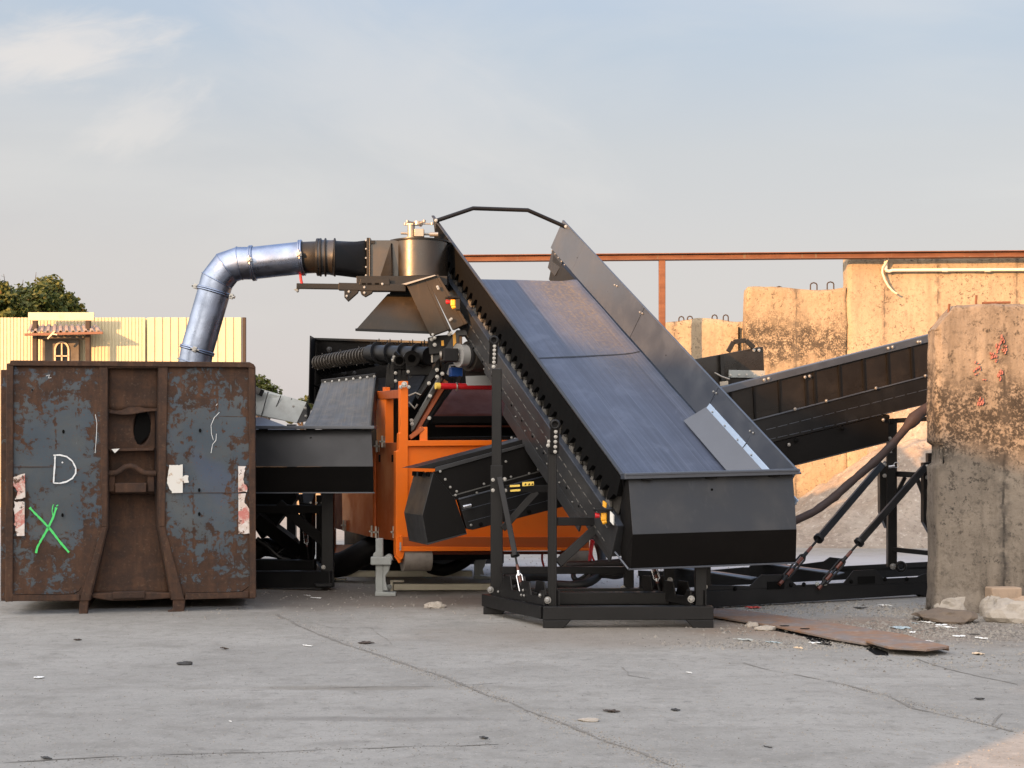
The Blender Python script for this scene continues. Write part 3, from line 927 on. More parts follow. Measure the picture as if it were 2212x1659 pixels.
mb.bar(ky(335, 618, 45.6), ky(745, 618, 45.6), 0.10, 0.3)
dr = part('door', mb, MT['door_wood'], po, 0.01)
mb = MB()
wz0, wz1 = ky(0, 860, 45.645).z, ky(0, 725, 45.645).z
wx0, wx1 = ky(480, 0, 45.645).x, ky(598, 0, 45.645).x
arch = [V((wx0, 45.645, wz0)), V((wx1, 45.645, wz0)), V((wx1, 45.645, wz1))] + [V(((wx0 + wx1) / 2 + (wx1 - wx0) / 2 * math.cos(a), 45.645, wz1 + 0.24 * math.sin(a))) for a in [math.pi * i / 10 for i in range(1, 10)]] + [V((wx0, 45.645, wz1))]
mb.prism(arch, V((0, 0.015, 0)))
wd = part('window', mb, MT['pane'], dr)
mb = MB()
for a, b in zip(arch, arch[1:] + arch[:1]):
    mb.bar(a + V((0, -.01, 0)), b + V((0, -.01, 0)), 0.05, 0.03)
xm = (wx0 + wx1) / 2
mb.bar(V((xm, 45.63, wz0)), V((xm, 45.63, wz1 + .24)), 0.04, 0.02)
zm = ky(0, 778, 45.645).z
mb.bar(V((wx0, 45.629, zm)), V((wx1, 45.629, zm)), 0.035, 0.018)
part('window_bars', mb, MT['pale_board'], wd)

# ------------------------------------------------------------------ trees
def tree(label, base, clumps, n, size, name='tree', seed=1, twigs=()):
    rr = random.Random(seed)
    base = V(base)
    t = thing(name, label, 'tree', base, 'trees beyond the yard')
    mb = MB()
    top = sum((V(c[0]) for c in clumps), V((0, 0, 0))) / len(clumps)
    fork = base.lerp(top, 0.55); fork.x = base.x
    mb.tube([base, base.lerp(fork, .5) + V((.05, 0, 0)), fork], [0.30, 0.24, 0.18], 10)
    for c, r_ in clumps:
        c = V(c)
        mb.tube([fork - V((0, 0, .3)), fork.lerp(c, .5) + V((rr.uniform(-.2, .2), 0, .15)), c], [0.12, 0.07, 0.03], 7)
        for j in range(5):
            d = V((rr.gauss(0, 1), rr.gauss(0, 1), rr.gauss(.3, .8))).normalized()
            mb.tube([c.lerp(fork, .2), c + d * r_ * .75], [0.035, 0.012], 5)
    for a in twigs:
        a = V(a)
        mb.tube([a - V((rr.uniform(-.2, .2), 0, 1.1)), a], [0.03, 0.008], 5)
    part('trunk', mb, MT['bark'], t)
    mb = MB()
    tl = mb.bm.faces.layers.float.new('tint')
    tot = sum(r_ ** 2 for _, r_ in clumps)
    for c, r_ in clumps:
        c = V(c)
        sub = [(c + V((rr.gauss(0, 1), rr.gauss(0, 1), rr.gauss(0, 1))).normalized() * r_ * rr.uniform(.45, .95), r_ * rr.uniform(.22, .42), rr.random()) for _ in range(16)]
        for i in range(int(n * r_ ** 2 / tot)):
            sc, sr, st = sub[rr.randrange(16)]
            q = sc + V((rr.gauss(0, .5), rr.gauss(0, .5), rr.gauss(0, .45))) * sr
            nn = (q - c).normalized() * .8 + V((rr.gauss(0, .6), rr.gauss(0, .6), rr.gauss(.4, .5)))
            nn.normalize()
            a = nn.orthogonal().normalized()
            a = (a * math.cos(rr.random() * 6.28) + nn.cross(a) * math.sin(rr.random() * 6.28)).normalized()
            b = nn.cross(a)
            s_ = size * rr.uniform(.55, 1.25)
            f = mb.bm.faces.new([mb.bm.verts.new(q + v_) for v_ in (a * s_ * .55, (a * .18 + b * .42) * s_, a * -.45 * s_, (a * .1 - b * .42) * s_)])
            f[tl] = min(1, max(0, .55 * st + .45 * rr.random()))
    o = part('crown', mb, MT['leaf'], t)
def tp(x, y, D): return pt(x, y, D)
tree('broad tree with autumn tinted leaves above the porch roof', (pt(85, 0, 62).x, 62, 0), [(tp(90, 650, 62), 0.95), (tp(62, 665, 61.5), 0.9), (tp(118, 655, 62), 0.85), (tp(135, 672, 62), 0.6), (tp(100, 628, 62.5), 0.62), (tp(82, 690, 61), 1.1), (tp(128, 690, 62), 0.8), (tp(60, 640, 62), 0.55), (tp(120, 625, 62), 0.4), (tp(152, 648, 62), 0.34), (tp(170, 672, 62), 0.36), (tp(48, 655, 62), .5)], 15000, 0.17, seed=3, twigs=(tp(78, 588, 62), tp(50, 604, 62), tp(95, 605, 62)))
tree('tree cut by the left edge of the picture, orange at its top', (pt(-25, 0, 60).x, 60, 0), [(tp(-10, 640, 60), 0.75), (tp(5, 625, 60), 0.45), (tp(10, 660, 60), 0.65), (tp(-30, 660, 60), 1.2), (tp(0, 690, 60), 1.0), (tp(-40, 620, 60), .8)], 8000, 0.17, seed=9, twigs=(tp(8, 592, 60),))
tree('small thin tree peeping out behind the right edge of the rusty container', (pt(560, 0, 72).x, 72, 0), [(tp(560, 826, 72), 0.42), (tp(578, 835, 72), 0.40), (tp(552, 845, 72), 0.5), (tp(590, 848, 72), 0.35), (tp(600, 852, 72), 0.25), (tp(572, 860, 72), .5)], 1500, 0.17, seed=4)
tree('low bush far behind, left of the grey rubber flap', (pt(662, 0, 75).x, 75, 0), [(tp(662, 872, 75), 0.42), (tp(675, 868, 75), 0.35), (tp(650, 885, 75), 0.5), (tp(630, 895, 75), .5)], 1200, 0.17, 'bush', seed=5)

# warehouse behind the viewpoint: unseen, its roofline shaped to shade the yard
wh = thing('shade_building', 'unseen gabled warehouse behind the viewpoint that shades the yard', 'building', V((-18, -15, 0)))
mb = MB()
prof = [(-20.05, 0), (-20.05, 9.9), (-24.3, 10.85), (-28.5, 12.0), (-36, 10.4), (-60, 10.4), (-60, 0)]
mb.prism([V((x, -10, z)) for x, z in prof], V((0, -8, 0)))
part('wall', mb, MT['shade_building_wall'], wh)
for x in (-44, -34, -24):
    mb = MB()
    mb.box((x, -9.97, 2.2), 3.2, 0.06, 4.4)
    part('gate', mb, MT['jack_grey'], wh)

# unseen slab added behind the viewpoint, its end cutting the crisp shadow edge
mb = slab(-16.0, -5.02, -1.0, -0.62, 0.0, 3.0, 60, 3, 20, .015, 1.6)
single('concrete_wall', mb, MT['concrete_near'], 'unseen slab added behind the viewpoint to shade all but the sunny corner', 'wall', org=V((-10, -0.8, 0)))
# ------------------------------------------------------------------ rusty hook-lift container
CA = R(12)
CX0 = (15 - CX) * 14.85 / FP
cax, cback = V((math.cos(CA), math.sin(CA), 0)), V((-math.sin(CA), math.cos(CA), 0))
def fc(x, y, back=0.0):
    """point of the container's front plane (set back by some metres) seen at x, y"""
    o = V((CX0, 14.85, 0)) + cback * back
    rx = (x - CX) / FP
    t = (rx * o.y - o.x) / (cax.x - rx * cax.y)
    D = o.y + t * cax.y
    return pt(x, y, D)
def k1(x, y, back=0.0):
    a = K1(x, y)
    return fc(a[0], a[1], back)
ct = thing('roll_off_container', 'rusty blue-grey roll-off container with a white D and a green X sprayed on its front', 'container', (-4.2, 16.5, 0))
def dent(p, a):
    return p + cback * (noise.noise(p * 1.3) * a + noise.noise(p * 4.1) * a * 0.35)
# two front panels with their flared inner edges
def lerp(a, b, t): return a + (b - a) * t
def inner_l(y): return 500 if y < 1215 else lerp(500, 418, (y - 1215) / 340)
def inner_r(y): return 742 if y < 1215 else lerp(742, 803, (y - 1215) / 340)
mb = MB()
mb.grid(lambda u, v: dent(k1(lerp(36, inner_l(lerp(1562, 462, v)), u), lerp(1560, 462, v), 0.02), 0.02), 24, 50, True)
part('front_panel', mb, MT['rust_paint'], ct, thick=0.012)
mb = MB()
mb.grid(lambda u, v: dent(k1(lerp(inner_r(lerp(1552, 462, v)), 1190, u), lerp(1549, 462, v), 0.02), 0.02), 24, 50, True)
part('front_panel', mb, MT['rust_paint'], ct, thick=0.012)
def strip(name, poly, back, depth, mat, bevel=0.008):
    mb = MB()
    mb.prism([k1(x, y, back) for x, y in poly], cback * depth)
    return part(name, mb, MT[mat], ct, bevel)
strip('corner_post', [(30, 452), (62, 452), (60, 1562), (24, 1566)], -0.02, 0.10, 'rust_trim')
strip('corner_post', [(1160, 458), (1190, 470), (1196, 1545), (1166, 1548)], -0.02, 0.10, 'rust_trim')
strip('top_rail', [(50, 437), (1165, 445), (1186, 456), (1192, 476), (1150, 470), (40, 462)], -0.03, 0.14, 'rust_trim')
strip('centre_post', [(462, 466), (503, 466), (500, 1215), (476, 1215)], -0.012, 0.06, 'rust_trim')
strip('centre_post', [(740, 466), (784, 466), (770, 1215), (742, 1215)], -0.012, 0.06, 'rust_trim')
strip('centre_post', [(476, 1215), (500, 1215), (416, 1560), (372, 1560)], -0.012, 0.06, 'rust')
strip('centre_post', [(742, 1215), (770, 1215), (862, 1556), (803, 1556)], -0.012, 0.06, 'rust')
strip('sill', [(34, 1528), (372, 1530), (372, 1560), (30, 1562)], -0.015, 0.07, 'rust')
strip('sill', [(866, 1524), (1160, 1516), (1160, 1546), (864, 1555)], -0.015, 0.07, 'rust')
strip('runner_leg', [(370, 1556), (414, 1552), (408, 1630), (398, 1636), (376, 1636), (368, 1628)], 0.0, 0.10, 'rust', 0.012)
strip('runner_leg', [(806, 1548), (866, 1550), (860, 1612), (850, 1628), (800, 1624), (780, 1608), (806, 1600)], 0.0, 0.10, 'rust', 0.012)
# recess with its torn plates, the hook bar and the sloping lower plate
mb = MB()
for (xa, xb, ya, yb_, b0, b1) in ((500, 512, 470, 1215, 0.0, 0.42),):
    mb.face([k1(500, 470, 0), k1(500, 1215, 0), k1(512, 1205, .42), k1(512, 480, .42)])
    mb.face([k1(742, 470, 0), k1(742, 1215, 0), k1(722, 1205, .42), k1(722, 480, .42)])
    mb.face([k1(500, 1215, 0), k1(417, 1558, 0), k1(440, 1540, .42), k1(512, 1205, .42)])
    mb.face([k1(742, 1215, 0), k1(804, 1556, 0), k1(788, 1540, .42), k1(722, 1205, .42)])
    mb.face([k1(500, 470, 0), k1(742, 470, 0), k1(722, 480, .42), k1(512, 480, .42)])
part('recess_cheek', mb, MT['rust'], ct, thick=0.015)
mb = MB()
mb.grid(lambda u, v: dent(k1(lerp(508, 740, u), lerp(474, 664, v) + (6 * math.sin(u * 7) if v > .9 else 0), 0.10 + 0.04 * v), 0.05), 14, 10, True)
part('recess_plate', mb, MT['rust'], ct, thick=0.012)
mb = MB()
mb.grid(lambda u, v: k1(lerp(508, 738, u), lerp(655, 682 + 9 * math.sin(u * 5), v), 0.13 - 0.07 * v + 0.02 * math.sin(u * 9)), 16, 4, True)
part('torn_lip', mb, MT['rust'], ct, thick=0.012)
mb = MB()
def mid_plate(u, v):
    x, y = lerp(508, 725, u), lerp(676, 856, v)
    h = 0.0
    dx, dy = (x - 664) / 42, (y - (742 + (664 - x) * .3)) / 92
    d = math.sqrt(dx * dx + dy * dy)
    if d < 1.0: h = 0.16 * min(1, (1 - d) * 4)
    return dent(k1(x, y, 0.20 + h), 0.05)
mb.grid(mid_plate, 44, 40, True)
part('recess_plate', mb, MT['rust'], ct, thick=0.006)
mb = MB()
mb.grid(lambda u, v: k1(632 + 74 * u - 14 * v, lerp(678, 815, v), 0.192 + 0.02 * abs(u - .5)), 4, 6)
hole = [k1(668 + (38 + 5 * math.sin(3 * a)) * math.cos(a) - (22 * max(0, math.sin(a))), 742 + (84 if math.sin(a) > 0 else 78) * math.sin(a) + 4 * math.sin(5 * a), 0.185) for a in [2 * math.pi * i / 22 for i in range(22)]]
mb = MB(); mb.prism(hole, cback * 0.004)
part('dark_hole', mb, MT['dark_hole'], ct)
mb = MB()
mb.grid(lambda u, v: dent(k1(lerp(508, 722, u), lerp(852, 1060, v), 0.24), 0.02), 12, 10, True)
part('recess_plate', mb, MT['rust'], ct, thick=0.01)
mb = MB()
mb.tube([k1(*a, 0.12) for a in ((506, 966), (545, 962), (566, 948), (585, 935), (608, 930), (632, 936), (652, 952), (676, 964), (728, 966))], 0.030, 12)
part('hook_bar', mb, MT['rust'], ct)
strip('hook_bracket', [(508, 975), (536, 975), (536, 1050), (508, 1052)], 0.12, 0.12, 'rust')
strip('hook_bracket', [(688, 975), (720, 975), (720, 1050), (688, 1050)], 0.12, 0.12, 'rust')
strip('hook_shelf', [(536, 1010), (684, 1010), (682, 1053), (538, 1055)], 0.06, 0.18, 'rust')
mb = MB()
mb.grid(lambda u, v: dent(k1(lerp(lerp(510, 436, v), lerp(722, 792, v), u), lerp(1058, 1525, v), 0.34 - 0.16 * v), 0.03), 14, 26, True)
part('recess_plate', mb, MT['rust'], ct, thick=0.012)
strip('base_bar', [(428, 1526), (525, 1522), (675, 1520), (796, 1524), (800, 1548), (690, 1556), (520, 1560), (432, 1546)], 0.05, 0.12, 'rust', 0.012)
strip('base_block', [(526, 1520), (676, 1516), (676, 1548), (526, 1551)], 0.02, 0.1, 'rust', 0.008)
strip('ledge', [(510, 850), (720, 846), (716, 858), (512, 862)], 0.08, 0.14, 'rust', 0.004)
strip('torn_paper', [(520, 852), (558, 849), (545, 862), (536, 870)], 0.06, 0.01, 'white_label', 0)
# cracks along the sill
for pl in (((62, 1532), (130, 1529), (250, 1531), (345, 1527), (368, 1514), (380, 1496)), ((868, 1522), (960, 1520), (1060, 1519), (1130, 1516), (1150, 1503), (1160, 1494))):
    mb = MB()
    for i in range(len(pl) - 1):
        a, b = pl[i], pl[i + 1]
        w0, w1 = (1.0, 1.2) if i < 3 else (2.5, 2.0)
        mb.face([k1(a[0], a[1] - w0, -.018), k1(b[0], b[1] - w1, -.018), k1(b[0], b[1] + w1, -.018), k1(a[0], a[1] + w0, -.018)])
    part('split_seam', mb, MT['dark_hole'], ct)
strip('weld_seam', [(45, 933), (488, 934), (488, 936.5), (45, 936)], 0.012, 0.02, 'rust', 0)
strip('weld_seam', [(790, 1056), (1160, 1053), (1160, 1055.5), (790, 1058.5)], 0.012, 0.02, 'rust', 0)
strip('weld_seam', [(742, 690), (1160, 700), (1160, 702.5), (742, 693)], 0.012, 0.02, 'rust_trim', 0)
for (x, y, r_) in ((296, 770, 6), (934, 765, 6), (930, 1043, 6), (292, 1160, 6), (150, 575, 3), (930, 1155, 6)):
    mb = MB()
    mb.prism([k1(x + r_ * math.cos(a), y + r_ * 1.6 * math.sin(a), -0.004) for a in [2 * math.pi * i / 9 for i in range(9)]], cback * 0.01)
    part('drain_hole', mb, MT['dark_hole'], ct)
# stickers with torn outlines
def torn(pts_, mat, name):
    mb = MB()
    P = []
    n = len(pts_)
    for i in range(n):
        a, b = pts_[i], pts_[(i + 1) % n]
        for j in range(7):
            t = j / 7
            x, y = lerp(a[0], b[0], t), lerp(a[1], b[1], t)
            if a[2]: x += 9 * noise.noise(V((x * .05, y * .05, 1))) ; y += 6 * noise.noise(V((x * .07, y * .07, 5)))
            P.append(k1(x, y, -0.006))
    mb.prism(P, cback * 0.003)
    return part(name, mb, MT[mat], ct)
torn([(112, 965, 1), (58, 985, 1), (60, 1020, 1), (85, 1050, 1), (66, 1090, 1), (118, 1078, 0), (116, 965, 0)], 'hazard', 'hazard_sticker')
torn([(115, 1098, 1), (64, 1098, 1), (70, 1150, 1), (68, 1200, 1), (78, 1257, 0), (114, 1257, 0)], 'hazard', 'hazard_sticker')
torn([(1112, 931, 0), (1152, 932, 1), (1140, 960, 1), (1136, 1000, 1), (1158, 1050, 1), (1112, 1054, 0)], 'hazard', 'hazard_sticker')
torn([(1113, 1060, 0), (1146, 1058, 1), (1142, 1100, 1), (1172, 1150, 1), (1174, 1246, 1), (1113, 1247, 0)], 'hazard', 'hazard_sticker')
torn([(794, 928, 1), (853, 923, 0), (853, 1056, 0), (800, 1057, 1), (780, 1010, 1)], 'old_sticker', 'label_sticker')
torn([(856, 978, 1), (880, 976, 1), (880, 1010, 1), (856, 1012, 1)], 'old_sticker', 'label_sticker')
def spray(name, strokes, w, mat, label):
    mb = MB()
    for st in strokes:
        st = [V((a, b, 0)) for a, b in st]
        # resample
        P = []
        for a, b in zip(st[:-1], st[1:]):
            n = max(2, int((b - a).length / 5))
            P += [a.lerp(b, i / n) for i in range(n)]
        P.append(st[-1])
        E = []
        for i, q in enumerate(P):
            t = (P[min(i + 1, len(P) - 1)] - P[max(i - 1, 0)]).normalized()
            nn = V((-t.y, t.x, 0))
            ww = w * (1 + 0.35 * noise.noise(q * .06) + .25 * noise.noise(q * .3))
            E.append((q - nn * ww, q + nn * ww))
        for (a, b), (c, d) in zip(E[:-1], E[1:]):
            mb.face([k1(a.x, a.y, -0.0075), k1(b.x, b.y, -0.0075), k1(d.x, d.y, -0.0075), k1(c.x, c.y, -0.0075)])
    part(name, mb, MT[mat], ct, label=label)
spray('sprayed_letter', [[(249, 880), (257, 882), (256, 920), (252, 970), (250, 1010)], [(250, 880), (280, 879), (312, 887), (338, 908), (354, 940), (353, 965), (338, 988), (310, 1004), (280, 1011), (250, 1010)], [(289, 911), (293, 917)]], 3.4, 'chalk', 'letter D sprayed in white')
spray('sprayed_cross', [[(138, 1124), (160, 1148), (200, 1188), (240, 1232), (280, 1285), (322, 1334)], [(263, 1124), (248, 1170), (222, 1225), (190, 1280), (174, 1310), (168, 1337)]], 5.0, 'green_spray', 'cross sprayed in green')
spray('sprayed_cross', [[(250, 1110), (246, 1120), (243, 1140), (246, 1160)], [(262, 1118), (272, 1112)]], 2.2, 'green_spray', 'faint overspray at the tip of the green cross')
for st_ in [[(1015, 640), (1008, 648)], [(1024, 680), (1000, 705), (985, 740), (987, 780), (996, 810)], [(1010, 780), (1008, 810), (992, 830), (985, 870)], [(445, 690), (452, 730), (450, 790), (444, 870)], [(215, 510), (232, 505), (225, 520), (240, 518)]]:
    spray('scrape', [st_], 1.1, 'chalk', None)
# the long box behind the front
cz0, cz1 = 0.13, 2.535
p_l, p_r = fc(15, 900) * 1, fc(551, 900) * 1
def cc(side, s, z, out=0.0):
    b = p_l if side == 0 else p_r
    q = b + cback * s + cax * (out if side else -out)
    return V((q.x, q.y, z))
for sd_ in (0, 1):
    mb = MB()
    mb.grid(lambda u, v: cc(sd_, 0.06 + 6.0 * u, lerp(cz0, cz1 - .03, v), -0.04 + .02 * noise.noise(V((u * 6, v * 2, sd_)))), 30, 10, True)
    part('side_wall', mb, MT['rust_paint'], ct, thick=0.01)
    mb = MB()
    mb.bar(cc(sd_, 0.12, cz1 - .04, -.04), cc(sd_, 6.0, cz1 - .04, -.04), 0.10, 0.09)
    part('side_rail', mb, MT['rust_trim'], ct, 0.01)
    for i in range(7):
        s = (0.20 if sd_ == 0 else 0.9) + 0.85 * i
        if s > 6: break
        mb = MB()
        mb.bar(cc(sd_, s, cz0, .025 if sd_ == 0 else -.01), cc(sd_, s, cz1 - .06, .025 if sd_ == 0 else -.01), 0.09, 0.11)
        part('side_rib', mb, MT['rust_paint'], ct, 0.008)
mb = MB()
mb.face([cc(0, .5, .15, -.05), cc(1, .5, .15, -.05), cc(1, 6.05, .15, -.05), cc(0, 6.05, .15, -.05)])
part('floor_plate', mb, MT['rust'], ct, thick=0.02)
mb = MB()
mb.face([cc(0, 6.05, cz0), cc(1, 6.05, cz0), cc(1, 6.05, cz1), cc(0, 6.05, cz1)])
part('rear_door', mb, MT['rust_paint'], ct, thick=0.03)
for o_ in (0.72, 1.66):
    mb = MB()
    a = p_l + cax * o_
    mb.bar(V((a.x, a.y, .10)) + cback * .4, V((a.x, a.y, .10)) + cback * 6, 0.09, 0.16, V((0, 0, 1)))
    part('runner', mb, MT['rust'], ct)
    for s in (5.6,):
        mb = MB(); q = V((a.x, a.y, .10)) + cback * s
        mb.cyl(q - cax * .08, q + cax * .08, 0.10, 18)
        part('rear_roller', mb, MT['rust'], ct)

# ------------------------------------------------------------------ galvanised duct
DD = 17.1
def k2(x, y, D=DD): return pk(K2, x, y, D)
du = thing('exhaust_duct', 'shiny galvanised duct bending from the black fan down into the rusty container', 'duct', k2(295, 1055))
def pipe_run(name, pts_, r, mat, parent, seg=40):
    """mitred pieces, each its own crisp cylinder"""
    mb = MB()
    n = len(pts_)
    tang = []
    for i in range(n):
        if i == 0: t = pts_[1] - pts_[0]
        elif i == n - 1: t = pts_[-1] - pts_[-2]
        else: t = (pts_[i] - pts_[i - 1]).normalized() + (pts_[i + 1] - pts_[i]).normalized()
        tang.append(t.normalized())
    for i in range(n - 1):
        ax = (pts_[i + 1] - pts_[i]).normalized()
        a = V((0, 1, 0)); a = (a - ax * a.dot(ax)).normalized(); b = ax.cross(a)
        rings = []
        for j in (i, i + 1):
            ring_ = []
            for s in range(seg):
                d = (a * math.cos(2 * math.pi * s / seg) + b * math.sin(2 * math.pi * s / seg)) * r
                # slide along the axis on to the mitre plane
                h = -d.dot(tang[j]) / ax.dot(tang[j])
                ring_.append(mb.bm.verts.new(pts_[j] + d + ax * h))
            rings.append(ring_)
        fs = []
        for s in range(seg):
            f = mb.bm.faces.new((rings[0][s], rings[0][(s + 1) % seg], rings[1][(s + 1) % seg], rings[1][s]))
            f.smooth = True
            fs.append(f)
        bmesh.ops.recalc_face_normals(mb.bm, faces=fs)
    return part(name, mb, mat, parent)
RD = 0.187
low = [k2(275, 1130), k2(300, 985)]
run1 = [k2(300, 985), k2(413, 592)]
elbow = [k2(413, 592), k2(432, 520), k2(500, 432), k2(585, 403), k2(672, 402)]
run2 = [k2(672, 402), k2(1002, 366)]
pipe_run('duct_end', low, RD, MT['galvanised'], du)
pipe_run('duct_section', run1, RD, MT['galvanised'], du)
pipe_run('duct_elbow', elbow, RD + .001, MT['galvanised'], du)
pipe_run('duct_section', run2, RD, MT['galvanised'], du)
def bead(c, ax, r, tr):
    mb = MB()
    mb.ring(c, ax, r, tr, 36)
    return part('bead', mb, MT['galvanised'], du)
for i in (1, 2, 3):
    bead(elbow[i], (elbow[i + 1] - elbow[i - 1]), RD + .004, 0.007)
def clamp(c, ax, r, lug, pr=du, mat='galvanised', w=0.022):
    mb = MB()
    ax = V(ax).normalized()
    mb.ring(c - ax * w * .5, ax, r, 0.013, 36)
    mb.ring(c + ax * w * .5, ax, r, 0.013, 36)
    cl_ = part('clamp', mb, MT[mat], pr)
    for lu in lug:
        lu = V(lu); lu = (lu - ax * lu.dot(ax)).normalized()
        mb = MB()
        q = c + lu * (r + .022)
        mb.bar(q - ax * .03, q + ax * .03, 0.05, 0.04)
        mb.cyl(q - ax.cross(lu) * .05, q + ax.cross(lu) * .05, 0.012, 8)
        mb.cyl(q + lu * .02, q + lu * .045, 0.018, 8)
        part('clamp_lock', mb, MT['bolt'], cl_, 0.004)
clamp(run1[0], run1[1] - run1[0], RD + .006, [(0.12, -1, 0.1)])
clamp(run1[1], run1[1] - run1[0], RD + .006, [(-1, -.1, -.2), (1, -.15, -.1)])
clamp(run2[0], run2[1] - run2[0], RD + .008, [(0, -.95, .05)])
clamp(run2[1], run2[1] - run2[0], RD + .010, [(0, -.95, .05)])
bead(k2(275, 1070), run1[1] - run1[0], RD + .003, 0.006)
mb = MB()
q = k2(905, 310) + V((0, -RD * .80, 0))
d = (run2[1] - run2[0]).normalized()
mb.prism([k2(905, 308, DD - .155), k2(930, 320, DD - .168), k2(950, 345, DD - .182), k2(945, 365, DD - .186), k2(920, 340, DD - .178)], V((0, .012, 0)))
part('torn_tape', mb, MT['pale_board'], du)

# ------------------------------------------------------------------ fan and suction hood
DF = 17.5
def kf(x, y, D=DF): return pk(K2, x, y, D)
fan = thing('fan', 'black blower with hand wheel on top, between the silver duct and the tall conveyor', 'fan', V((kf(1790, 0).x, DF, 2.6)))
mb = MB()
mb.tube([k2(1004, 366), k2(1100, 362), k2(1104, 362), k2(1120, 362)], [RD - .004, RD - .004, RD + .03, RD + .03], 36)
part('outlet_pipe', mb, MT['black'], fan)
mb = MB()
mb.tube([k2(1118, 362), k2(1150, 362), k2(1190, 364), k2(1222, 366)], [RD + .02, RD + .012, RD + .012, RD + .02], 36)
part('rubber_sleeve', mb, MT['sunlit_brown'], fan)
for x in (1128, 1160, 1222):
    mb = MB(); mb.ring(k2(x, 363), (1, .1, 0), RD + .024, 0.012, 36)
    part('hose_clamp', mb, MT['black'], fan)
bolt(fan, k2(1178, 262, DD), (0, -.3, 1), .02); bolt(fan, k2(1192, 262, DD), (0, -.3, 1), .02)
# round to square transition
mb = MB()
c0 = k2(1228, 368)
a0 = [c0 + V((0, math.sin(t) * (RD + .012), math.cos(t) * (RD + .012))) for t in [2 * math.pi * i / 32 + math.pi / 4 for i in range(32)]]
zt_, zb_ = kf(0, 268, DF).z, kf(0, 507, DF).z
xq = kf(1452, 0, DF).x
sq = []
cor = [(-1, 1), (-1, -1), (1, -1), (1, 1)]
YH = 0.24
ring2 = []
for i in range(32):
    s = (i / 8.0)
    e = int(s) % 4; fr = s - int(s)
    cs = [V((xq, DF + YH, zt_)), V((xq, DF + YH, zb_)), V((xq, DF - YH, zb_)), V((xq, DF - YH, zt_))]
    ring2.append(cs[e].lerp(cs[(e + 1) % 4], fr))
va = [mb.bm.verts.new(p_) for p_ in a0]
vb = [mb.bm.verts.new(p_) for p_ in ring2]
for i in range(32):
    mb.bm.faces.new((va[i], va[(i + 1) % 32], vb[(i + 1) % 32], vb[i])).smooth = True
bmesh.ops.recalc_face_normals(mb.bm, faces=mb.bm.faces[:])
part('transition', mb, MT['black'], fan)
mb = MB()
xa = xq
mb.box((xa + .012, DF, (zt_ + zb_) / 2), 0.028, 2 * YH + .07, zt_ - zb_ + .05)
part('flange', mb, MT['black'], fan, 0.004)
mb = MB()
mb.box((xa + .034, DF, (zt_ + zb_) / 2), 0.014, 2 * YH + .07, zt_ - zb_ + .05)
part('flange', mb, MT['sunlit_brown'], fan, 0.004)
for z in (.02, .25, .5, .75, .98):
    bolt(fan, V((xa - .01, DF - YH - .036, zb_ + (zt_ - zb_) * z)), (0, -1, 0), .012)
xdr = kf(1790, 0).x
RF = 190 / 3.102 * DF / FP
mb = MB()
mb.hexa([V((xa + .04, DF - YH, zb_)), V((xdr, DF - RF * .72, zb_)), V((xdr, DF + YH, zb_)), V((xa + .04, DF + YH, zb_))], [V((xa + .04, DF - YH, zt_)), V((xdr, DF - RF * .72, zt_)), V((xdr, DF + YH, zt_)), V((xa + .04, DF + YH, zt_))])
part('outlet_box', mb, MT['sunlit_brown'], fan, 0.004)
mb = MB()
mb.prism([kf(1598, 268, DF - YH - .03), kf(1524, 500, DF - YH - .012), kf(1600, 502, DF - YH - .13)], V((.015, .03, 0)))
part('gusset', mb, MT['black'], fan)
mb = MB()
mb.cyl(V((xdr, DF, zb_)), V((xdr, DF, zt_)), RF, 72)
part('drum', mb, MT['sunlit_brown'], fan)
mb = MB()
mb.cyl(V((xdr, DF, zt_)), V((xdr, DF, zt_ + .018)), RF + .025, 72)
part('drum_lid', mb, MT['black'], fan)
mb = MB()
mb.prism([V((kf(1390, 0).x, DF - RF - .05, zb_ - .012)), V((kf(1985, 0).x, DF - RF - .05, zb_ - .012)), V((kf(1985, 0).x, DF + RF, zb_ - .012)), V((kf(1390, 0).x, DF + RF, zb_ - .012))], V((0, 0, -.11)))
part('bearing_plate', mb, MT['black'], fan, 0.005)
yb0 = DF - RF - .07
mb = MB()
mb.bar(kf(968, 556, yb0), kf(1260, 560, yb0), 0.062, 0.07)
mb.bar(kf(1250, 560, yb0), kf(1700, 569, yb0), 0.085, 0.09)
part('support_beam', mb, MT['black'], fan, 0.005)
mb = MB()
mb.prism([kf(945, 578, yb0), kf(978, 566, yb0), kf(975, 590, yb0), kf(965, 594, yb0)], V((0, .08, 0)))
part('beam_tip', mb, MT['jack_grey'], fan)
mb = MB()
mb.prism([kf(1395, 506, yb0 - .05), kf(1590, 506, yb0 - .05), kf(1590, 548, yb0 - .05), kf(1385, 548, yb0 - .05)], V((0, .03, 0)))
part('bracket', mb, MT['black'], fan, .004)
mb = MB()
for x in (1402, 1440, 1490): mb.prism([kf(x, 534, yb0 - .053), kf(x + 28, 534, yb0 - .053), kf(x + 28, 545, yb0 - .053), kf(x, 545, yb0 - .053)], V((0, .004, 0)))
part('slot', mb, MT['dark_hole'], fan)
for pl in ([(1285, 575), (1382, 580), (1375, 600), (1310, 658), (1286, 632)], [(1388, 578), (1480, 582), (1468, 604), (1425, 628), (1400, 612)]):
    mb = MB(); mb.prism([kf(x, y, yb0 - .04) for x, y in pl], V((0, .07, 0)))
    part('lug', mb, MT['black'], fan, .004)
for x, y in ((1316, 592), (1302, 622), (1420, 563), (1541, 541), (1420, 600)):
    bolt(fan, kf(x, y, yb0 - .055), (0, -1, 0), .016)
mb = MB()
mb.tube([k2(990, 470, DD), kf(995, 512, yb0), kf(1003, 545, yb0)], .016, 8)
part('strap', mb, MT['red'], fan)
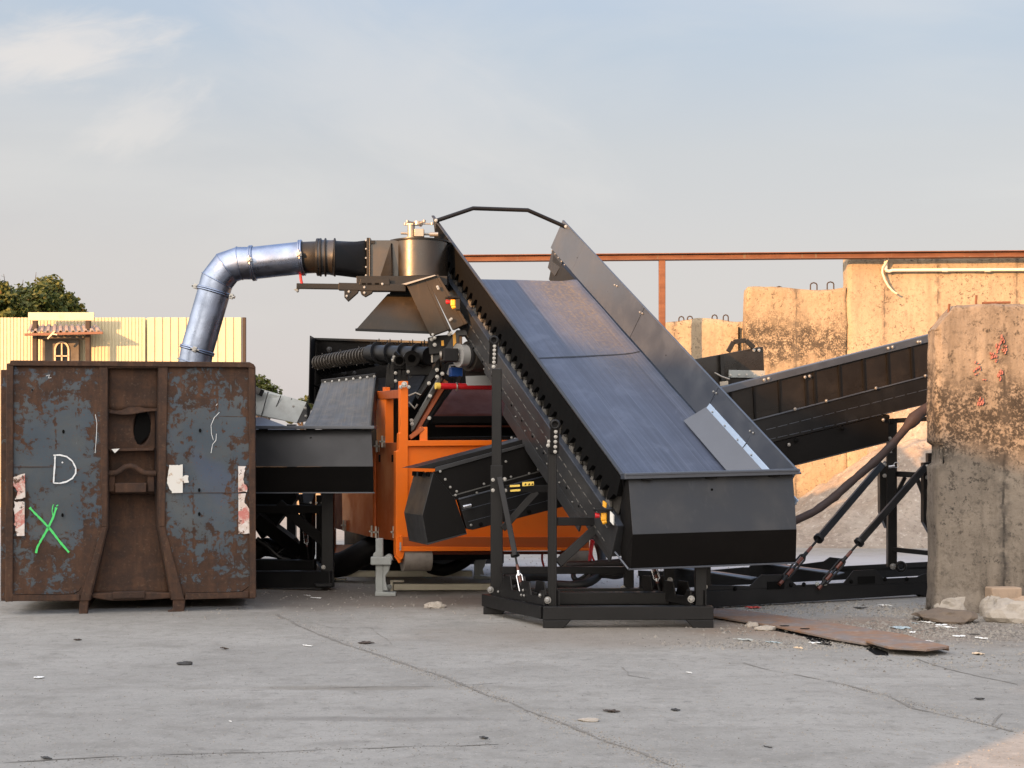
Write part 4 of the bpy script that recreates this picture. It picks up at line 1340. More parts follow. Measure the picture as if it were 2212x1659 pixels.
# suction hood
mb = MB()
hz0, hz1 = kf(0, 852, 17.3).z, kf(0, 610, 17.5).z
HB = [kf(1368, 848, 17.05), kf(1880, 868, 17.05), kf(1900, 852, 18.2), kf(1420, 838, 18.2)]
HT = [kf(1575, 615, 17.25), kf(1850, 615, 17.25), kf(1850, 610, 17.85), kf(1580, 610, 17.85)]
mb.face([HB[0], HB[1], HT[1], HT[0]]); mb.face([HB[1], HB[2], HT[2], HT[1]]); mb.face([HB[2], HB[3], HT[3], HT[2]]); mb.face([HB[3], HB[0], HT[0], HT[3]])
mb.face([HT[0], HT[1], HT[2], HT[3]])
part('suction_hood', mb, MT['hood_sunlit'], fan, thick=0.012)
mb = MB()
for a, b in zip(HB, HB[1:] + HB[:1]): mb.bar(a, b, .03, .03)
part('hood_rim', mb, MT['black'], fan, .004)
mb = MB()
mb.hexa([kf(1575, 640, 17.25), kf(1850, 640, 17.25), kf(1850, 635, 17.85), kf(1580, 635, 17.85)], [kf(1600, 580, 17.22), kf(1850, 580, 17.22), kf(1850, 580, 17.9), kf(1605, 580, 17.9)])
part('hood_neck', mb, MT['black_matt'], fan)
# struts that carry the blower
for pl, nm in (([(1698, 540), (1822, 505), (1978, 850), (1862, 892)], 'strut'), ([(1836, 500), (1896, 482), (2092, 812), (2010, 850)], 'strut')):
    mb = MB()
    D0 = 16.95
    mb.prism([kf(x, y, D0) for x, y in pl], V((0.02, .05, 0)))
    a, b = pl[1], pl[2]
    mb.prism([kf(a[0], a[1], D0), kf(a[0] + 18, a[1] - 5, D0), kf(b[0] + 20, b[1] - 6, D0), kf(b[0], b[1], D0)], V((0, .28, 0)))
    part(nm, mb, MT['hood_sunlit'], fan, .004)
mb = MB()
mb.prism([kf(1668, 542, 16.9), kf(1700, 548, 16.9), kf(1900, 486, 16.9), kf(1893, 479, 16.9)], V((0.05, .36, 0.0)))
part('strut_cap', mb, MT['light_metal'], fan, .003)
for x, y in ((1910, 560), (1915, 572), (2003, 775), (1995, 782), (1878, 880), (1890, 900), (2003, 868)):
    bolt(fan, kf(x, y, 16.9), (0, -1, 0), .018)
# hydraulic motor and hand wheel
zt2 = zt_ + .018
mb = MB()
mb.cyl(V((xdr - .10, DF, zt2)), V((xdr - .10, DF, zt2 + .20)), .045, 16)
mb.cyl(V((xdr - .10, DF, zt2)), V((xdr - .10, DF, zt2 + .04)), .10, 16)
mb.box((xdr, DF - .03, zt2 + .095), .11, .12, .09)
mb.cyl(V((xdr - .22, DF, zt2 + .10)), V((xdr + .2, DF, zt2 + .085)), .016, 10)
mb.cyl(V((xdr + .12, DF, zt2 + .085)), V((xdr + .22, DF, zt2 + .085)), .028, 8)
part('hydraulic_motor', mb, MT['light_metal'], fan, .004)
mb = MB()
hc = V((xdr - .02, DF, zt2 + .215))
mb.cyl(hc - V((0, 0, .02)), hc + V((0, 0, .02)), .06, 16)
for i in range(5):
    a = 2 * math.pi * i / 5 + .2
    p1 = hc + V((math.cos(a), math.sin(a), 0)) * .17
    mb.bar(hc, p1, .022, .014)
    mb.cyl(p1 - V((0, 0, .01)), p1 + V((0, 0, .016)), .02, 10)
part('hand_wheel', mb, MT['light_metal'], fan, .003)
mb = MB()
for x in (1600, 1640): mb.prism([kf(x - 22, 268, DF - .1), kf(x + 8, 268, DF - .1), kf(x, 240, DF - .1)], V((0, .02, 0)))
mb.bar(kf(1245, 262, DF), kf(1280, 262, DF), .02, .04); mb.bar(kf(1455, 262, DF - YH), kf(1490, 262, DF - YH), .035, .05)
part('lifting_eye', mb, MT['black'], fan)
# ------------------------------------------------------------------ tall feeding conveyor in the middle
BL, BR, TL, TR = pt(1345, 1025, 13.5), pt(1720, 1014, 14.1), pt(935, 465, 18.2), pt(1215, 475, 18.8)
fu = (TL + TR - BL - BR).normalized()
fv = (BR + TR - BL - TL).normalized()
fn = fv.cross(fu).normalized()
if fn.z < 0: fn = -fn
def C(s, t, n=0.0):
    return BL.lerp(BR, t).lerp(TL.lerp(TR, t), s) + fn * n
fd = thing('feeding_conveyor', 'tall black inclined conveyor with wide bluish belt and front hopper, on a low frame', 'conveyor', (1.2, 14.6, 0))
def cbox(mb, s0, s1, t0, t1, n0, n1):
    mb.hexa([C(s0, t0, n0), C(s0, t1, n0), C(s0, t1, n1), C(s0, t0, n1)], [C(s1, t0, n0), C(s1, t1, n0), C(s1, t1, n1), C(s1, t0, n1)])
BN = -0.43
SE = 0.862
mb = MB()
def beltf(u, v):
    t = lerp(0.05, 0.945, v)
    n = BN
    if t > 0.85: n += 0.022 * ((t - .85) / .095) ** 1.5
    if t < 0.14: n += 0.022 * ((.14 - t) / .09) ** 1.5
    s = lerp(-0.045, SE, u)
    L = 6.0
    if u > 0.985:
        # roll over the head drum
        a = (u - .985) / .015 * math.pi * .8
        s = lerp(-0.045, SE, .985) + 0.14 / L * math.sin(a)
        n = n - 0.14 + 0.14 * math.cos(a)
    n += 0.006 * noise.noise(V((u * 9, v * 3, 2)))
    return C(s, t, n)
mb.grid(beltf, 200, 26, True)
part('belt', mb, MT['belt'], fd, thick=0.0)
mb = MB()
for i in range(16):
    v0, v1 = i / 16, (i + 1) / 16
    f = lambda v, d: C(0.505 + 0.022 * v + d + (0.012 * max(0, v - .8)), lerp(.06, .94, v), BN + .004 + (0.022 * max(0, (lerp(.06, .94, v) - .85) / .095) ** 1.5 if v > .88 else 0))
    mb.face([f(v0, 0), f(v1, 0), f(v1, .0035), f(v0, .0035)])
part('belt_splice', mb, MT['black_satin'], fd)
# right skirt of overlapping sheets
def skirt(name, t_rim, t_foot, s0, s1, lift=0.0):
    mb = MB()
    def g(u, v):
        return C(lerp(s0, s1, u), lerp(t_foot, t_rim, v), lerp(BN + .05, 0.0, v)) + fv * (lift)
    mb.grid(g, 8, 4, False)
    return part(name, mb, MT['skirt'], fd, thick=0.012)
sb = [-.004, .135, .27, .425, .58, .878, 0.998]
for i in range(6):
    skirt('skirt_sheet', 1.0, .945, sb[i] + .0005, sb[i + 1] - .0005, .003 * (i % 2))
mb = MB()
cbox(mb, -.012, .998, 0.996, 1.010, -.010, .004)
part('skirt_rim', mb, MT['skirt'], fd, .003)
for s in (.135, .27, .58, .70):
    for t_, n_ in ((.992, -.06),):
        bolt(fd, C(s - .004, t_ - .008, n_), -fv, .016); bolt(fd, C(s + .006, t_ - .008, n_ - .015), -fv, .016)
for s in (.25, .45, .65, .72, .88):
    bolt(fd, C(s, .972, -.2), -fv, .010, MT['dark_hole']); bolt(fd, C(s + .02, .962, -.30), -fv, .010, MT['dark_hole'])
for i in range(5): bolt(fd, C(.99 - i * .018, .947, -.40), -fv, .014)
# rubber flap with its galvanised strip at the lower right
mb = MB()
mb.grid(lambda u, v: C(lerp(-.04, .272, u), lerp(.966, .83, v), lerp(-.235, BN + .022, v)), 8, 4, False)
part('rubber_flap', mb, MT['skirt'], fd, thick=0.008)
for a, b in ((-.04, .133), (.136, .27)):
    mb = MB()
    mb.hexa([C(a, .956, -.262), C(a, .972, -.196), C(a, .966, -.196), C(a, .949, -.262)], [C(b, .956, -.262), C(b, .972, -.196), C(b, .966, -.196), C(b, .949, -.262)])
    st_ = part('clamp_strip', mb, MT['strip_zinc'], fd, .002)
    for i in range(3): bolt(st_, C(lerp(a, b, .15 + .35 * i), .954, -.228), -fv, .012)
# left skirt, seen from outside, with stepped brackets
for i in range(6):
    mb = MB()
    mb.grid(lambda u, v: C(lerp(sb[i] + .001, sb[i + 1] - .001, u), lerp(.055, 0.0, v), lerp(BN + .05, 0.0, v)), 8, 3, False)
    part('skirt_sheet', mb, MT['black'], fd, thick=0.012)
mb = MB()
cbox(mb, -.012, .998, -.012, .008, -.012, .004)
part('skirt_rim', mb, MT['grey_panel'], fd, .003)
for i in range(34):
    s = 0.0 + i * .0285
    mb = MB()
    a = [C(s, -.006, -.03), C(s + .0283, -.006, -.03), C(s + .0283, -.006, -.385), C(s + .022, -.006, -.36), C(s + .010, -.006, -.25), C(s, -.006, -.235)]
    mb.prism(a, fv * .05)
    part('skirt_bracket', mb, MT['dark_hole'], fd)
# idler frames glimpsed between skirt and beam
for i in range(30):
    s = .02 + i * .032
    mb = MB()
    mb.prism([C(s, .01, -.44), C(s + .020, .01, -.44), C(s + .018, .01, -.40), C(s + .004, .01, -.385)], fv * .02)
    part('idler_bracket', mb, MT['dusty'], fd)
mb = MB()
mb.face([C(0, .03, -.445), C(.965, .03, -.445), C(.965, .03, -.20), C(0, .03, -.20)])
part('idler_rail', mb, MT['dusty_black'], fd, thick=.01)
# side beams
for t0, t1, vis in ((-.015, .045, True), (.955, 1.015, False)):
    mb = MB()
    cbox(mb, -.03, .985, t0, t1, -.79, -.45)
    b_ = part('side_beam', mb, MT['grey_panel'] if vis else MT['black'], fd, .006)
    if vis:
        for n_, sc_ in ((-.585, .026), (-.735, .022)):
            mb = MB()
            s = .0
            k_ = 0
            while s < .95:
                ln = sc_ * (.75 + .25 * ((k_ * 7) % 5) / 5)
                cbox(mb, s, s + ln * .62, t0 - .0022, t0, n_ - .004, n_ + .004)
                s += ln; k_ += 1
            part('highlight_dashes', mb, MT['dusty'], b_, kind='stuff')  # light dashes standing in for the beam's edge highlights
        mb = MB()
        cbox(mb, -.03, .985, t0 - .006, t0 + .03, -.452, -.438)
        part('beam_edge', mb, MT['skirt'], b_, .002)
mb = MB()
cbox(mb, -.02, .60, .002, .012, -.89, -.79)
cbox(mb, .10, .48, .004, .014, -1.04, -.90)
part('lower_guard', mb, MT['grey_panel'], fd, .003)
mb = MB()
for s in [x * .055 + .05 for x in range(17)]:
    cbox(mb, s, s + .004, -.0185, -.015, -.775, -.755)
part('slot', mb, MT['dark_hole'], fd)
for s in (.14, .20, .26, .31, .37, .42, .52, .60, .66, .78):
    bolt(fd, C(s, -.0, -.85), -fv, .015)
mb = MB()
mb.face([C(-.02, .05, -.78), C(-.02, .95, -.78), C(.93, .95, -.78), C(.93, .05, -.78)])
part('bottom_sheet', mb, MT['black_matt'], fd, thick=0.01)
mb = MB()
mb.cyl(C(.845, .04, BN - .155), C(.845, .96, BN - .155), .13, 28)
part('head_drum', mb, MT['black'], fd)
mb = MB()
mb.prism([C(.998, 0.96, -.40), C(.998, .95, -.66), C(.955, .95, -.66), C(.935, .958, -.40)], fv * .012)
part('head_bracket', mb, MT['sunlit_brown'], fd, .003)
mb = MB()
mb.prism([C(.995, .01, -.36), C(.97, .03, -.80), C(.85, .03, -.80), C(.86, .03, -.36)], fv * .012)
part('head_bracket', mb, MT['sunlit_brown'], fd, .003)
for s, n_ in ((.975, -.30), (.955, -.34), (.93, -.40), (.90, -.36), (.955, -.44), (.94, -.60), (.87, -.52)):
    bolt(fd, C(s, -.012, n_), -fv, .018)
# hose scraps and fittings at the head end
mb = MB()
mb.tube([C(.93, -.03, -.46), C(.945, -.06, -.55), C(.935, -.08, -.62), C(.91, -.05, -.66)], .016, 8)
mb.tube([C(.95, -.03, -.40), C(.962, -.07, -.50), C(.95, -.07, -.58)], .013, 8)
part('hydraulic_hose', mb, MT['hose'], fd)
mb = MB()
cbox(mb, .905, .93, -.05, -.015, -.56, -.44); cbox(mb, .935, .95, -.045, -.015, -.50, -.42)
part('hydraulic_fitting', mb, MT['light_metal'], fd, .006)
# hoop over the head end
mb = MB()
hp = [pt(942, 477, 18.0), pt(1022, 450, 18.22), pt(1140, 454, 18.55), pt(1222, 490, 18.7)]
mb.tube(hp, .026, 12)
part('hoop', mb, MT['black'], fd)
for q in (hp[0], hp[3]): bolt(fd, q + V((0, -.03, 0)), (0, -1, 0), .024)
# front hopper box
def kk6(x, y, D): return pk(K6, x, y, D)
Dl, Dr = 13.45, 14.02
tl, tr = kk6(262, 722, Dl), kk6(1238, 696, Dr)
ml, mr = kk6(289, 1063, Dl - .17), kk6(1262, 1032, Dr - .17)
bl, br = kk6(277, 1266, Dl + .02), kk6(1257, 1228, Dr + .02)
mb = MB(); mb.prism([tl, tr, mr, ml], V((0, .012, 0)))
hop = part('hopper', mb, MT['grey_panel'], fd, .003)
mb = MB(); mb.prism([ml + V((0, 0, -.0005)), mr + V((0, 0, -.0005)), br, bl], V((0, .012, 0)))
part('hopper_lower_panel', mb, MT['black_matt'], hop, .003)  # darker paint puts the shade of this downward face into the colour
back = V((-.20, .62, 0))
for a, b, c, sx in ((tl, ml, bl, 1), (tr, mr, br, -1)):
    mb = MB()
    e = V((.004 * sx, .014, 0))
    mb.prism([a + e, b + e, c + e, c + e + back * .36 + V((0, 0, .04)), c + e + back * .42 + V((0, 0, .35)), a + e + back * .25], V((.012 * sx, 0, 0)))
    part('hopper_cheek', mb, MT['black_matt'], hop, .003)
mb = MB()
mb.face([bl + V((0, .014, .0)), br + V((0, .014, 0)), br + back * .4 + V((0, 0, .04)), bl + back * .4 + V((0, 0, .04))])
part('hopper_floor', mb, MT['black'], hop, thick=.01)
mb = MB()
mb.bar(kk6(229, 716, Dl - .03), kk6(1260, 688, Dr - .03), .055, .10)
mb.bar(kk6(229, 706, Dl - .02), kk6(1262, 680, Dr - .02), .02, .14)
part('hopper_rim', mb, MT['skirt'], hop, .004)
for x0, x1, y in ((337, 411, 729), (717, 790, 718), (1092, 1165, 706)):
    mb = MB()
    t_ = (x0 - 262) / 976
    D = Dl + (Dr - Dl) * t_ - .03
    mb.prism([kk6(x0, y - 12, D), kk6(x1, y - 13, D), kk6(x1, y + 9, D), kk6(x1 - 5, y + 13, D), kk6(x0 + 5, y + 14, D), kk6(x0, y + 10, D)], V((0, .03, 0)))
    part('hinge_tab', mb, MT['black_matt'], hop, .003)
mb = MB()
mb.bar(bl + V((-.02, -.005, -.004)), br + V((0, -.005, -.004)), .016, .02)
mb.bar(bl + V((-.02, -.005, -.004)), bl + V((-.02, -.005, -.004)) + back * .38 + V((-.03, 0, .14)), .016, .02)
part('hopper_edge', mb, MT['skirt'], hop, .002)
mb = MB(); q = kk6(759, 796, 13.60); mb.cyl(q, q + V((0, .004, 0)), .012, 12)
part('hole', mb, MT['dark_hole'], hop)
# emergency stops
def stop(p):
    mb = MB(); mb.box(p + V((0, 0, .05)), .15, .12, .02, .3); mb.box(p + V((.06, .03, -.02)), .05, .1, .14)
    e = part('emergency_stop', mb, MT['black'], fd, .004)
    mb = MB(); mb.box(p + V((.005, 0, -.01)), .055, .055, .075); mb.cyl(p + V((-.01, 0, -.065)), p + V((.03, 0, -.05)), .022, 12)
    part('stop_housing', mb, MT['amber'], e, .012)
    mb = MB(); mb.cyl(p + V((-.035, 0, 0)), p + V((-.07, 0, 0)), .022, 14); mb.cyl(p + V((-.055, 0, 0)), p + V((-.075, 0, 0)), .025, 14)
    part('stop_button', mb, MT['red'], e, .004)
stop(pk(K4, 418, 606, 16.75))
stop(pk(K5, 1320, 950, 13.65))
mb = MB()
q = pk(K5, 1371, 968, 13.55)
mb.prism([pk(K5, 1360, 925, 13.55), pk(K5, 1380, 948, 13.55), pk(K5, 1380, 1008, 13.55), pk(K5, 1360, 985, 13.55)], V((.01, .01, 0)))
part('warning_label', mb, MT['white_label'], fd)
mb = MB()
mb.prism([pk(K5, 1318, 862, 13.62), pk(K5, 1337, 878, 13.62), pk(K5, 1333, 905, 13.62), pk(K5, 1316, 893, 13.62)], V((.01, .01, 0)))
part('warning_label', mb, MT['amber'], fd)
# base frame
nl, nr = gd(1187, 1357), gd(1527, 1356)
nl = V((nl.x, 13.80, 0)); nr = V((nr.x, 13.82, 0))
fl = V(((1057 - CX) * 15.0 / FP, 15.0, 0)); fr = fl + (nr - nl) * 1.02
z0, z1 = 0.075, 0.20
bz = V((0, 0, (z0 + z1) / 2))
bf = None
def beam_z(name, a, b, za, zb, w, mat='black', parent=None, bv=.006):
    mb = MB()
    d = (b - a).normalized(); s = V((-d.y, d.x, 0)) * w / 2
    lo = [a + s, b + s, b - s, a - s]
    mb.hexa([q + V((0, 0, za)) for q in lo], [q + V((0, 0, zb)) for q in lo])
    return part(name, mb, MT[mat], parent or fd, bv)
ix = (nr - nl).normalized(); iy = (fl - nl).normalized()
beam_z('base_frame', nl - ix * .06, nr + ix * .06, z0, z1, .12)
beam_z('base_frame', nl + iy * .065, fl + iy * .06, z0, z1 - .002, .12)
beam_z('base_frame', nr + iy * .065, fr + iy * .06, z0, z1 - .002, .12)
beam_z('base_frame', fl + ix * .065, fr - ix * .065, z0, z1, .12)
beam_z('base_frame', nl + iy * .55 + ix * .1, nr + iy * .55 - ix * .06, .17, .285, .10)
beam_z('base_frame', nl + iy * .95 + ix * .1, nr + iy * .95 - ix * .06, .19, .29, .08)
def foot(c, sx):
    mb = MB()
    a, b, e = c - ix * .06 * sx, c + ix * .20 * sx, c + ix * .13 * sx
    pl = [a + V((0, -.062, 0)), e + V((0, -.062, 0)), b + V((0, -.062, z0 - .001)), a + V((0, -.062, z0 - .001))]
    mb.prism(pl, V((0, .13, 0)))
    part('foot', mb, MT['black'], fd, .006)
foot(nl, 1); foot(nr, -1); foot(fl, 1); foot(fr, -1)
# notched holder plates on the left and right frame members
for base_, sgn in ((nl, 1), (nr, -1)):
    for off in (-.03, .11):
        mb = MB()
        o = base_ + ix * off * sgn
        def hp_(s, z): return o + iy * s + V((0, 0, z))
        mb.prism([hp_(.05, z1), hp_(1.1, z1), hp_(1.1, z1 + .07), hp_(.98, z1 + .10), hp_(.92, z1 + .22), hp_(.78, z1 + .22), hp_(.74, z1 + .09), hp_(.56, z1 + .09), hp_(.52, z1 + .20), hp_(.36, z1 + .20), hp_(.32, z1 + .08), hp_(.16, z1 + .08), hp_(.12, z1 + .14), hp_(.05, z1 + .14)], ix * .012 * sgn)
        part('holder_plate', mb, MT['black'], fd, .003)
    for s, z in ((.10, .09), (.44, .06), (.46, .11), (.5, .06), (1.02, .05)):
        bolt(fd, base_ - ix * .042 * sgn + iy * s + V((0, 0, z1 + z)), -ix * sgn - V((0, .6, 0)), .024 if s == .10 else .016)
def post(name, x, y0, y1, D, w=.105):
    mb = MB()
    a, b = pt(x, y0, D), pt(x, y1, D)
    a.x = b.x
    mb.bar(b, a, w, w)
    o = part(name, mb, MT['black'], fd, .007)
    return a, b
pA = post('leg', 1073, 797, 1296, 15.05, .10)
mb = MB(); mb.bar(pt(1073, 1005, 15.05), pt(1073, 1300, 15.05), .125, .125); part('leg_sleeve', mb, MT['black'], fd, .006)
pB = post('leg', 1193, 962, 1312, 13.93, .085)
post('leg', 1513, 1215, 1308, 13.95, .105)
post('leg', 1358, 1200, 1290, 15.05, .10)
mb = MB()
for x in (-.03, .03):
    mb.bar(pB[0] + V((x, -.05, 0)), pB[1] + V((x, -.05, 0)), .012, .015)
part('leg_lip', mb, MT['black'], fd)
# hanger plates with eye and bolts
def hanger(x0, y0, y1, D, w):
    mb = MB()
    a, b = pt(x0, y0, D), pt(x0 - 2, y1, D)
    mb.bar(a, b, w, .02)
    mb.cyl(a, a + V((0, .02, 0)), w * .62, 20)
    h = part('hanger', mb, MT['black_matt'], fd, .004)
    mb = MB(); mb.ring(a + V((0, -.012, 0)), (0, 1, 0), w * .42, .012, 24); part('eye', mb, MT['black'], h)
    for i in range(5):
        bolt(h, a.lerp(b, .25 + .17 * i) + V((.008, -.012, 0)), (0, -1, 0), .02)
hanger(1067, 735, 786, 14.98, .085)
hanger(1199, 917, 980, 13.84, .085)
for x, y, D in ((1066, 792, 15.0), (1184, 962, 13.9), (1186, 954, 13.9)):
    bolt(fd, pt(x, y, D - .06), (0, -1, 0), .022)
# cross bars and diagonals between the legs
def k5(x, y, D): return pk(K5, x, y, D)
def rail(name, a, b, w, d, mat='black'):
    mb = MB(); mb.bar(a, b, w, d); return part(name, mb, MT[mat], fd, .005)
rail('cross_bar', k5(735, 791, 14.95), k5(1000, 791, 15.1), .075, .06)
rail('cross_bar', k5(715, 1275, 14.6), k5(1450, 1275, 14.9), .072, .06)
rail('cross_bar', k5(1045, 985, 14.0), k5(1300, 985, 14.1), .078, .06)
rail('diagonal', k5(722, 1030, 15.0), k5(925, 806, 15.05), .07, .05)
rail('diagonal', k5(1050, 1235, 14.0), k5(1300, 1005, 14.1), .085, .06)
# telescopic braces with turnbuckles
def brace(parent, p, q, k0=.52, r=.028, light='steel'):
    """thick tube down to k0 of the way, then a rod with a turnbuckle"""
    p, q = V(p), V(q)
    d = (q - p)
    mb = MB(); mb.bar(p, p + d * k0, r * 2, r * 2)
    b_ = part('brace', mb, MT['black'], parent, .006)
    mb = MB(); mb.cyl(p + d * k0, p + d * (k0 + .02), r * 1.6, 14); mb.cyl(p + d * k0, q, r * .38, 10)
    part('rod', mb, MT['black'], b_)
    t = d.normalized(); s = t.cross(V((0, 1, 0))).normalized() * r * .95
    a, e = p + d * (k0 + .15), p + d * (k0 + .37)
    mb = MB()
    for sg in (-1, 1):
        mb.tube([a, a + d * .03 + s * sg, e - d * .03 + s * sg, e], r * .32, 8)
    mb.cyl(a - d * .012, a + d * .03, r * .6, 10); mb.cyl(e - d * .03, e + d * .012, r * .6, 10)
    part('turnbuckle', mb, MT[light], b_)
    mb = MB(); mb.cyl(a - d * .06, a, r * .55, 10); mb.cyl(a + d * .035, a + d * .085, r * .6, 10); mb.cyl(e - d * .085, e - d * .035, r * .6, 10); mb.cyl(e, e + d * .04, r * .55, 10)
    part('thread', mb, MT['grease'], b_)
brace(fd, k5(705, 725, 14.92), k5(848, 1440, 14.45), .64)
brace(fd, pk(Z5, 250, 500, 14.55), pk(Z5, 415, 1220, 14.4), .42)
for x, y, D in ((665, 738, 14.98), (735, 733, 14.98), (665, 800, 14.98), (738, 801, 14.98)):
    bolt(fd, k5(x, y, D - .07), (0, -1, 0), .022)
bolt(fd, k5(651, 1390, 14.9), (-.3, -1, 0), .04); bolt(fd, k5(991, 1452, 13.82), (-.3, -1, 0), .04)
bolt(fd, pk(Z5, 750, 1268, 13.85), (0, -1, 0), .04)
bolt(fd, pk(K5, 1437, 1380, 14.9), (0, -1, 0), .03)
for x, y in ((840, 752), (765, 770), (768, 797)):
    mb = MB()
    w_ = 60 if x != 840 else 68
    h_ = 24 if x == 840 else 12
    mb.prism([k5(x, y, 14.90), k5(x + w_, y - 4, 14.91), k5(x + w_, y - 4 + h_, 14.91), k5(x, y + h_, 14.90)], V((0, .004, 0)))
    part('warning_label', mb, MT['yellow'], fd)
mb = MB()
for a in (852, 874, 893): mb.prism([k5(a, 770, 14.898), k5(a + 12, 768, 14.898), k5(a + 7, 756, 14.898)], V((0, .003, 0)))
part('label_pictogram', mb, MT['dark_hole'], fd)
# ------------------------------------------------------------------ long discharge conveyor crossing behind
def ds(x, y, off=0.0):
    """point on the conveyor's near side plane, off metres nearer to the viewer"""
    D = (15.69 - off) / (1 - .325 * (x - CX) / FP)
    return pt(x, y, D)
def d3(x, y, o=0.0): return ds(*K3(x, y), o)
def d5(x, y, o=0.0): return ds(*K5(x, y), o)
def d7(x, y, o=0.0): return ds(*K7(x, y), o)
def d8(x, y, o=0.0): return ds(*K8(x, y), o)
WV = V((-.25, .77, 0))
dc = thing('discharge_conveyor', 'long black conveyor crossing from the orange machine up to the right, behind the concrete slab', 'conveyor', (2.5, 16.8, 0))
def dp(name, poly, off, th, mat, bv=.004, parent=None):
    mb = MB()
    mb.prism([p_ if isinstance(p_, V) else ds(p_[0], p_[1], off) for p_ in poly], WV.normalized() * th)
    return part(name, mb, MT[mat], parent or dc, bv)
def k5p(*a): return K5(*a)
# tail end box
e0, e1, e2 = d3(1140, 845), d3(1075, 1100), d3(1105, 1268)
w_ = WV * 1.0
mb = MB(); mb.prism([e0, d3(1270, 1000), d3(1340, 1205), e2, e1], WV * .98)
tb = part('tail_box', mb, MT['grey_panel'], dc, .004)
mb = MB(); mb.prism([d3(1143, 850, .003), d3(1268, 1000, .003), d3(1337, 1204, .003), d3(1107, 1264, .003), d3(1078, 1100, .003)], WV.normalized() * .002)
part('tail_cheek', mb, MT['black_matt'], tb)
mb = MB()
mb.prism([e2, d3(1340, 1205), d3(1340, 1212), d3(1105, 1276)], WV * .99)
part('tail_edge', mb, MT['grey_panel'], tb, .002)
for i in (.12, .45, .85):
    q = e0 + WV * (1 - i) + V((-.012, -.006, -.02)); mb = MB(); mb.box(q, .06, .05, .05, R(18)); part('hinge_tab', mb, MT['dark_hole'], tb, .003)
# lid strip and body, left run
dp('lid', [K5(190, 668), K5(330, 672), K5(930, 512), K5(1350, 400), K5(1350, 360), K5(920, 478)], -.05, .5, 'black', .004)
dp('lid_lip', [K5(326, 690), K5(925, 520), K5(1350, 405), K5(1350, 393), K5(920, 505), K5(325, 664)], .02, .03, 'grey_panel', .003)
dp('side_panel', [K5(300, 695), K5(925, 520), K5(1350, 405), K5(1350, 600), K5(985, 712), K5(440, 860)], -.006, .04, 'black_matt', .003)
dp('side_beam', [K5(460, 852), K5(985, 712), K5(1350, 610), K5(1350, 825), K5(1225, 860), K5(545, 1036), K5(510, 1030)], .01, .09, 'black', .005)
dp('beam_lip', [K5(462, 848), K5(985, 709), K5(985, 716), K5(462, 857)], .02, .02, 'skirt', .002)
dp('beam_fold', [K5(480, 918), K5(1200, 730), K5(1200, 734), K5(480, 922)], .014, .01, 'skirt', 0)
dp('beam_fold', [K5(520, 985), K5(1215, 800), K5(1215, 803), K5(520, 988)], .014, .01, 'skirt', 0)
mb = MB(); q = d5(515, 893, .02); mb.cyl(d5(487, 900, .03), d5(535, 890, .03), .022, 10); part('tension_bolt', mb, MT['steel'], dc)
for x, y in ((352, 688), (382, 735), (412, 781), (450, 806), (443, 829), (535, 1006), (612, 762), (772, 720), (742, 629), (933, 677), (898, 500), (776, 488), (570, 815), (880, 700)):
    bolt(dc, d5(x, y, .03), (.3, -1, 0), .016)
for x, y in ((593, 1003), (880, 927), (1162, 850)):
    bolt(dc, d5(x, y, .022), (.3, -1, 0), .02, MT['dark_hole'])
# belt between the skirts and the far skirt
mb = MB()
far = WV * 1.0
for pl in ([d5(330, 700), d5(1350, 420), d5(1350, 420) + far, d5(330, 700) + far], [d7(300, 960), d7(1800, 590), d7(1800, 590) + far, d7(300, 960) + far]):
    mb.face([p_ - V((0, 0, .28)) for p_ in pl])
part('belt', mb, MT['belt_grey'], dc, thick=.012)
mb = MB(); mb.prism([d7(300, 935) + far, d7(1800, 560) + far, d7(1800, 760) + far, d7(300, 1120) + far], WV.normalized() * .03)
part('far_side_panel', mb, MT['black'], dc)
# right run
dp('lid_lip', [K7(250, 928), K7(390, 885), K7(1640, 568), K7(1900, 502), K7(1900, 546), K7(1640, 612), K7(428, 916), K7(262, 962)], .03, .03, 'skirt', .004)
dp('lid_top', [K7(250, 925), K7(390, 883), K7(1640, 566), K7(1900, 500), K7(1900, 508), K7(1640, 574), K7(390, 890), K7(250, 932)], .028, .16, 'skirt', .003)
dp('side_panel', [K7(262, 958), K7(428, 914), K7(1640, 610), K7(1900, 546), K7(1900, 750), K7(1640, 818), K7(590, 1088), K7(262, 1170)], 0, .04, 'brown_black', .003)
for x in (430, 570, 722, 882, 935, 1088, 1235, 1382, 1528):
    y0 = 914 - (x - 428) * .2505; y1 = 1088 - (x - 590) * .2565
    dp('stiffener', [K7(x - 5, y0), K7(x + 7, y0 - 2), K7(x + 17, y1 - 2), K7(x + 5, y1 + 2)], .02, .03, 'black_matt', .002)
dp('side_beam', [K7(262, 1175), K7(590, 1086), K7(1640, 816), K7(1900, 750), K7(1900, 920), K7(1640, 986), K7(720, 1214), K7(262, 1330)], .015, .10, 'black', .006)
dp('beam_lip', [K7(262, 1168), K7(590, 1080), K7(1640, 811), K7(1640, 818), K7(590, 1088), K7(262, 1176)], .03, .04, 'skirt', .002)
for y0, y1 in ((1146, 894), (1208, 985)):
    a_, b_ = (640, y0), (1640, y1)
    for i in range(14):
        t0, t1 = i / 14 + .004, (i + .86) / 14
        dp('beam_fold', [K7(lerp(a_[0], b_[0], t0), lerp(y0, y1, t0)), K7(lerp(a_[0], b_[0], t1), lerp(y0, y1, t1)), K7(lerp(a_[0], b_[0], t1), lerp(y0, y1, t1) + 3.5), K7(lerp(a_[0], b_[0], t0), lerp(y0, y1, t0) + 3.5)], .019, .01, 'skirt', 0)
